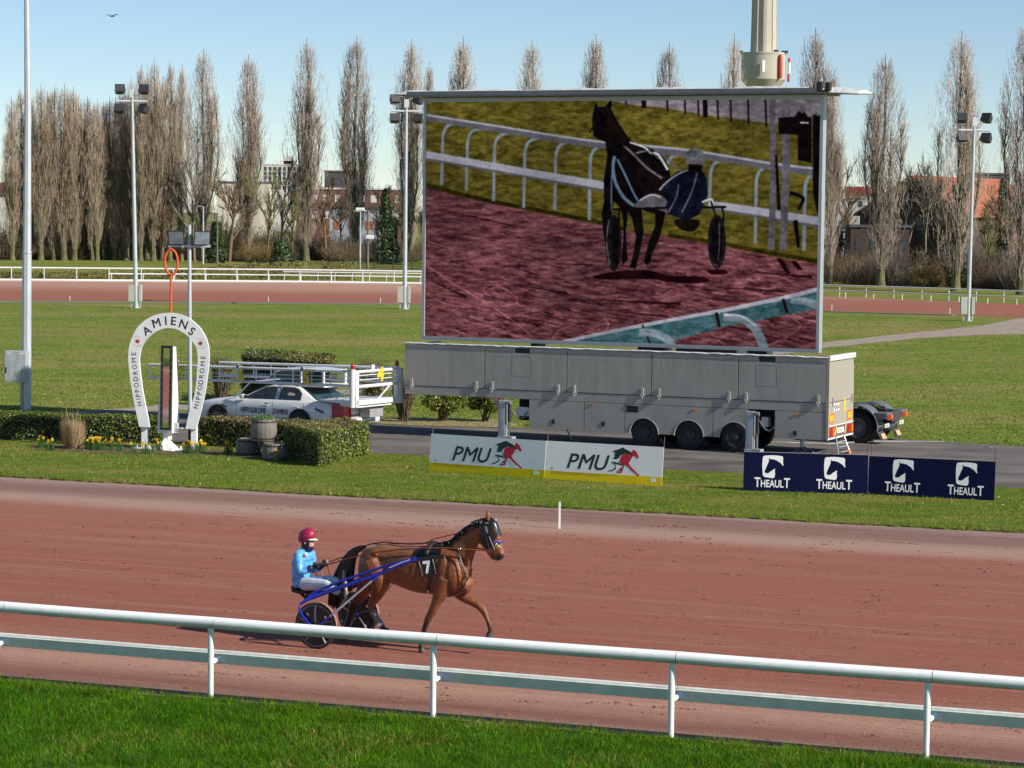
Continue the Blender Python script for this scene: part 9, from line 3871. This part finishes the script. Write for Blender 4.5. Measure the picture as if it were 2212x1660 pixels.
# collar and stars printed on the jacket
mb = MB()
nk = J['neck']
mb.lathe([(0.092, -0.035), (0.088, 0.0), (0.080, 0.022), (0.074, 0.022)], 18, M=Matrix.Translation(nk + Vector((0.0, 0, -0.005))), caps=False)
mb.build('collar', JBLUE, jk, smooth=50)


def jacket_hit(zx, zy):
    """where the sight line of a survey point meets the jacket"""
    d = ray(*z1(zx, zy)).normalized()
    inv_ = Matrix.Rotation(HTH, 4, 'Z')
    o_l = inv_ @ (CAM - HO)
    d_l = (inv_ @ d.to_4d()).to_3d() if False else inv_.to_3x3() @ d
    st0 = o_l + d_l * 36.0
    ok_, loc, nr, _ = jk.ray_cast(st0, d_l, distance=14.0)
    return (loc - d_l * 0.006) if ok_ else None


mb = MB()
for cx, cy, r_ in ((252, 525, 24), (320, 548, 17), (268, 628, 24), (176, 505, 12), (150, 645, 14), (205, 690, 0)):
    if not r_:
        continue
    pts = []
    for k in range(10):
        a = math.pi / 2 + 2 * math.pi * k / 10 + 0.25
        q = r_ * (1 if k % 2 == 0 else 0.42)
        h_ = jacket_hit(cx + q * math.cos(a), cy - q * math.sin(a))
        if h_ is None:
            break
        pts.append(h_)
    else:
        ctr = sum(pts, Vector()) / 10
        mb.add(pts + [ctr - Vector((0, 0.004, 0))], [(k, (k + 1) % 10, 10) for k in range(10)])
mb.build('stars', pm('star_red', (0.36, 0.015, 0.06), 0.5), jk)

# ---------------------------------------------------------------- reins
rn = thing('driving_reins', 'brown leather driving reins from the driver hands to the bit', 'reins', HO, -HTH)
mb = MB()
mb.tube([hs(368, 600, -0.15), hs(480, 596, -0.16), hs(700, 534, -0.20), hs(900, 492, -0.27), hs(1100, 468, -0.27), hs(1340, 458, -0.235), hs(1500, 458, -0.21), hs(1620, 466, -0.19), hs(1760, 474, -0.13), hs(1885, 482, -0.115)], 0.012, 8)
mb.build('near_rein', LEB, rn, smooth=50)
mb = MB()
mb.tube([hs(452, 584, 0.06), hs(700, 500, 0.12), hs(1000, 420, 0.15), hs(1360, 415, 0.16), hs(1620, 440, 0.15), hs(1870, 470, 0.1)], 0.010, 8)
mb.build('far_rein', LEB, rn, smooth=50)
mb = MB()
mb.tube([hs(372, 630, -0.15), hs(420, 700, -0.12), hs(470, 780, -0.10)], 0.006, 6)
mb.tube([hs(452, 610, 0.05), hs(486, 720, 0.06)], 0.006, 6)
mb.tube([hs(350, 660, -0.16), hs(365, 710, -0.14), hs(350, 760, -0.12)], 0.007, 6)
mb.build('rein_ends', LEA, rn)
mb = MB()
mb.ring(hs(1620, 466, -0.20), 0.02, 0.006, 'y', 14, 6)
mb.build('rein_ring', CHM, rn, smooth=50)
mb = MB()
mb.tube([hs(448, 560, 0.02), hs(455, 590, 0.03)], 0.02, 8)
mb.build('rein_grip', STEEL, rn)
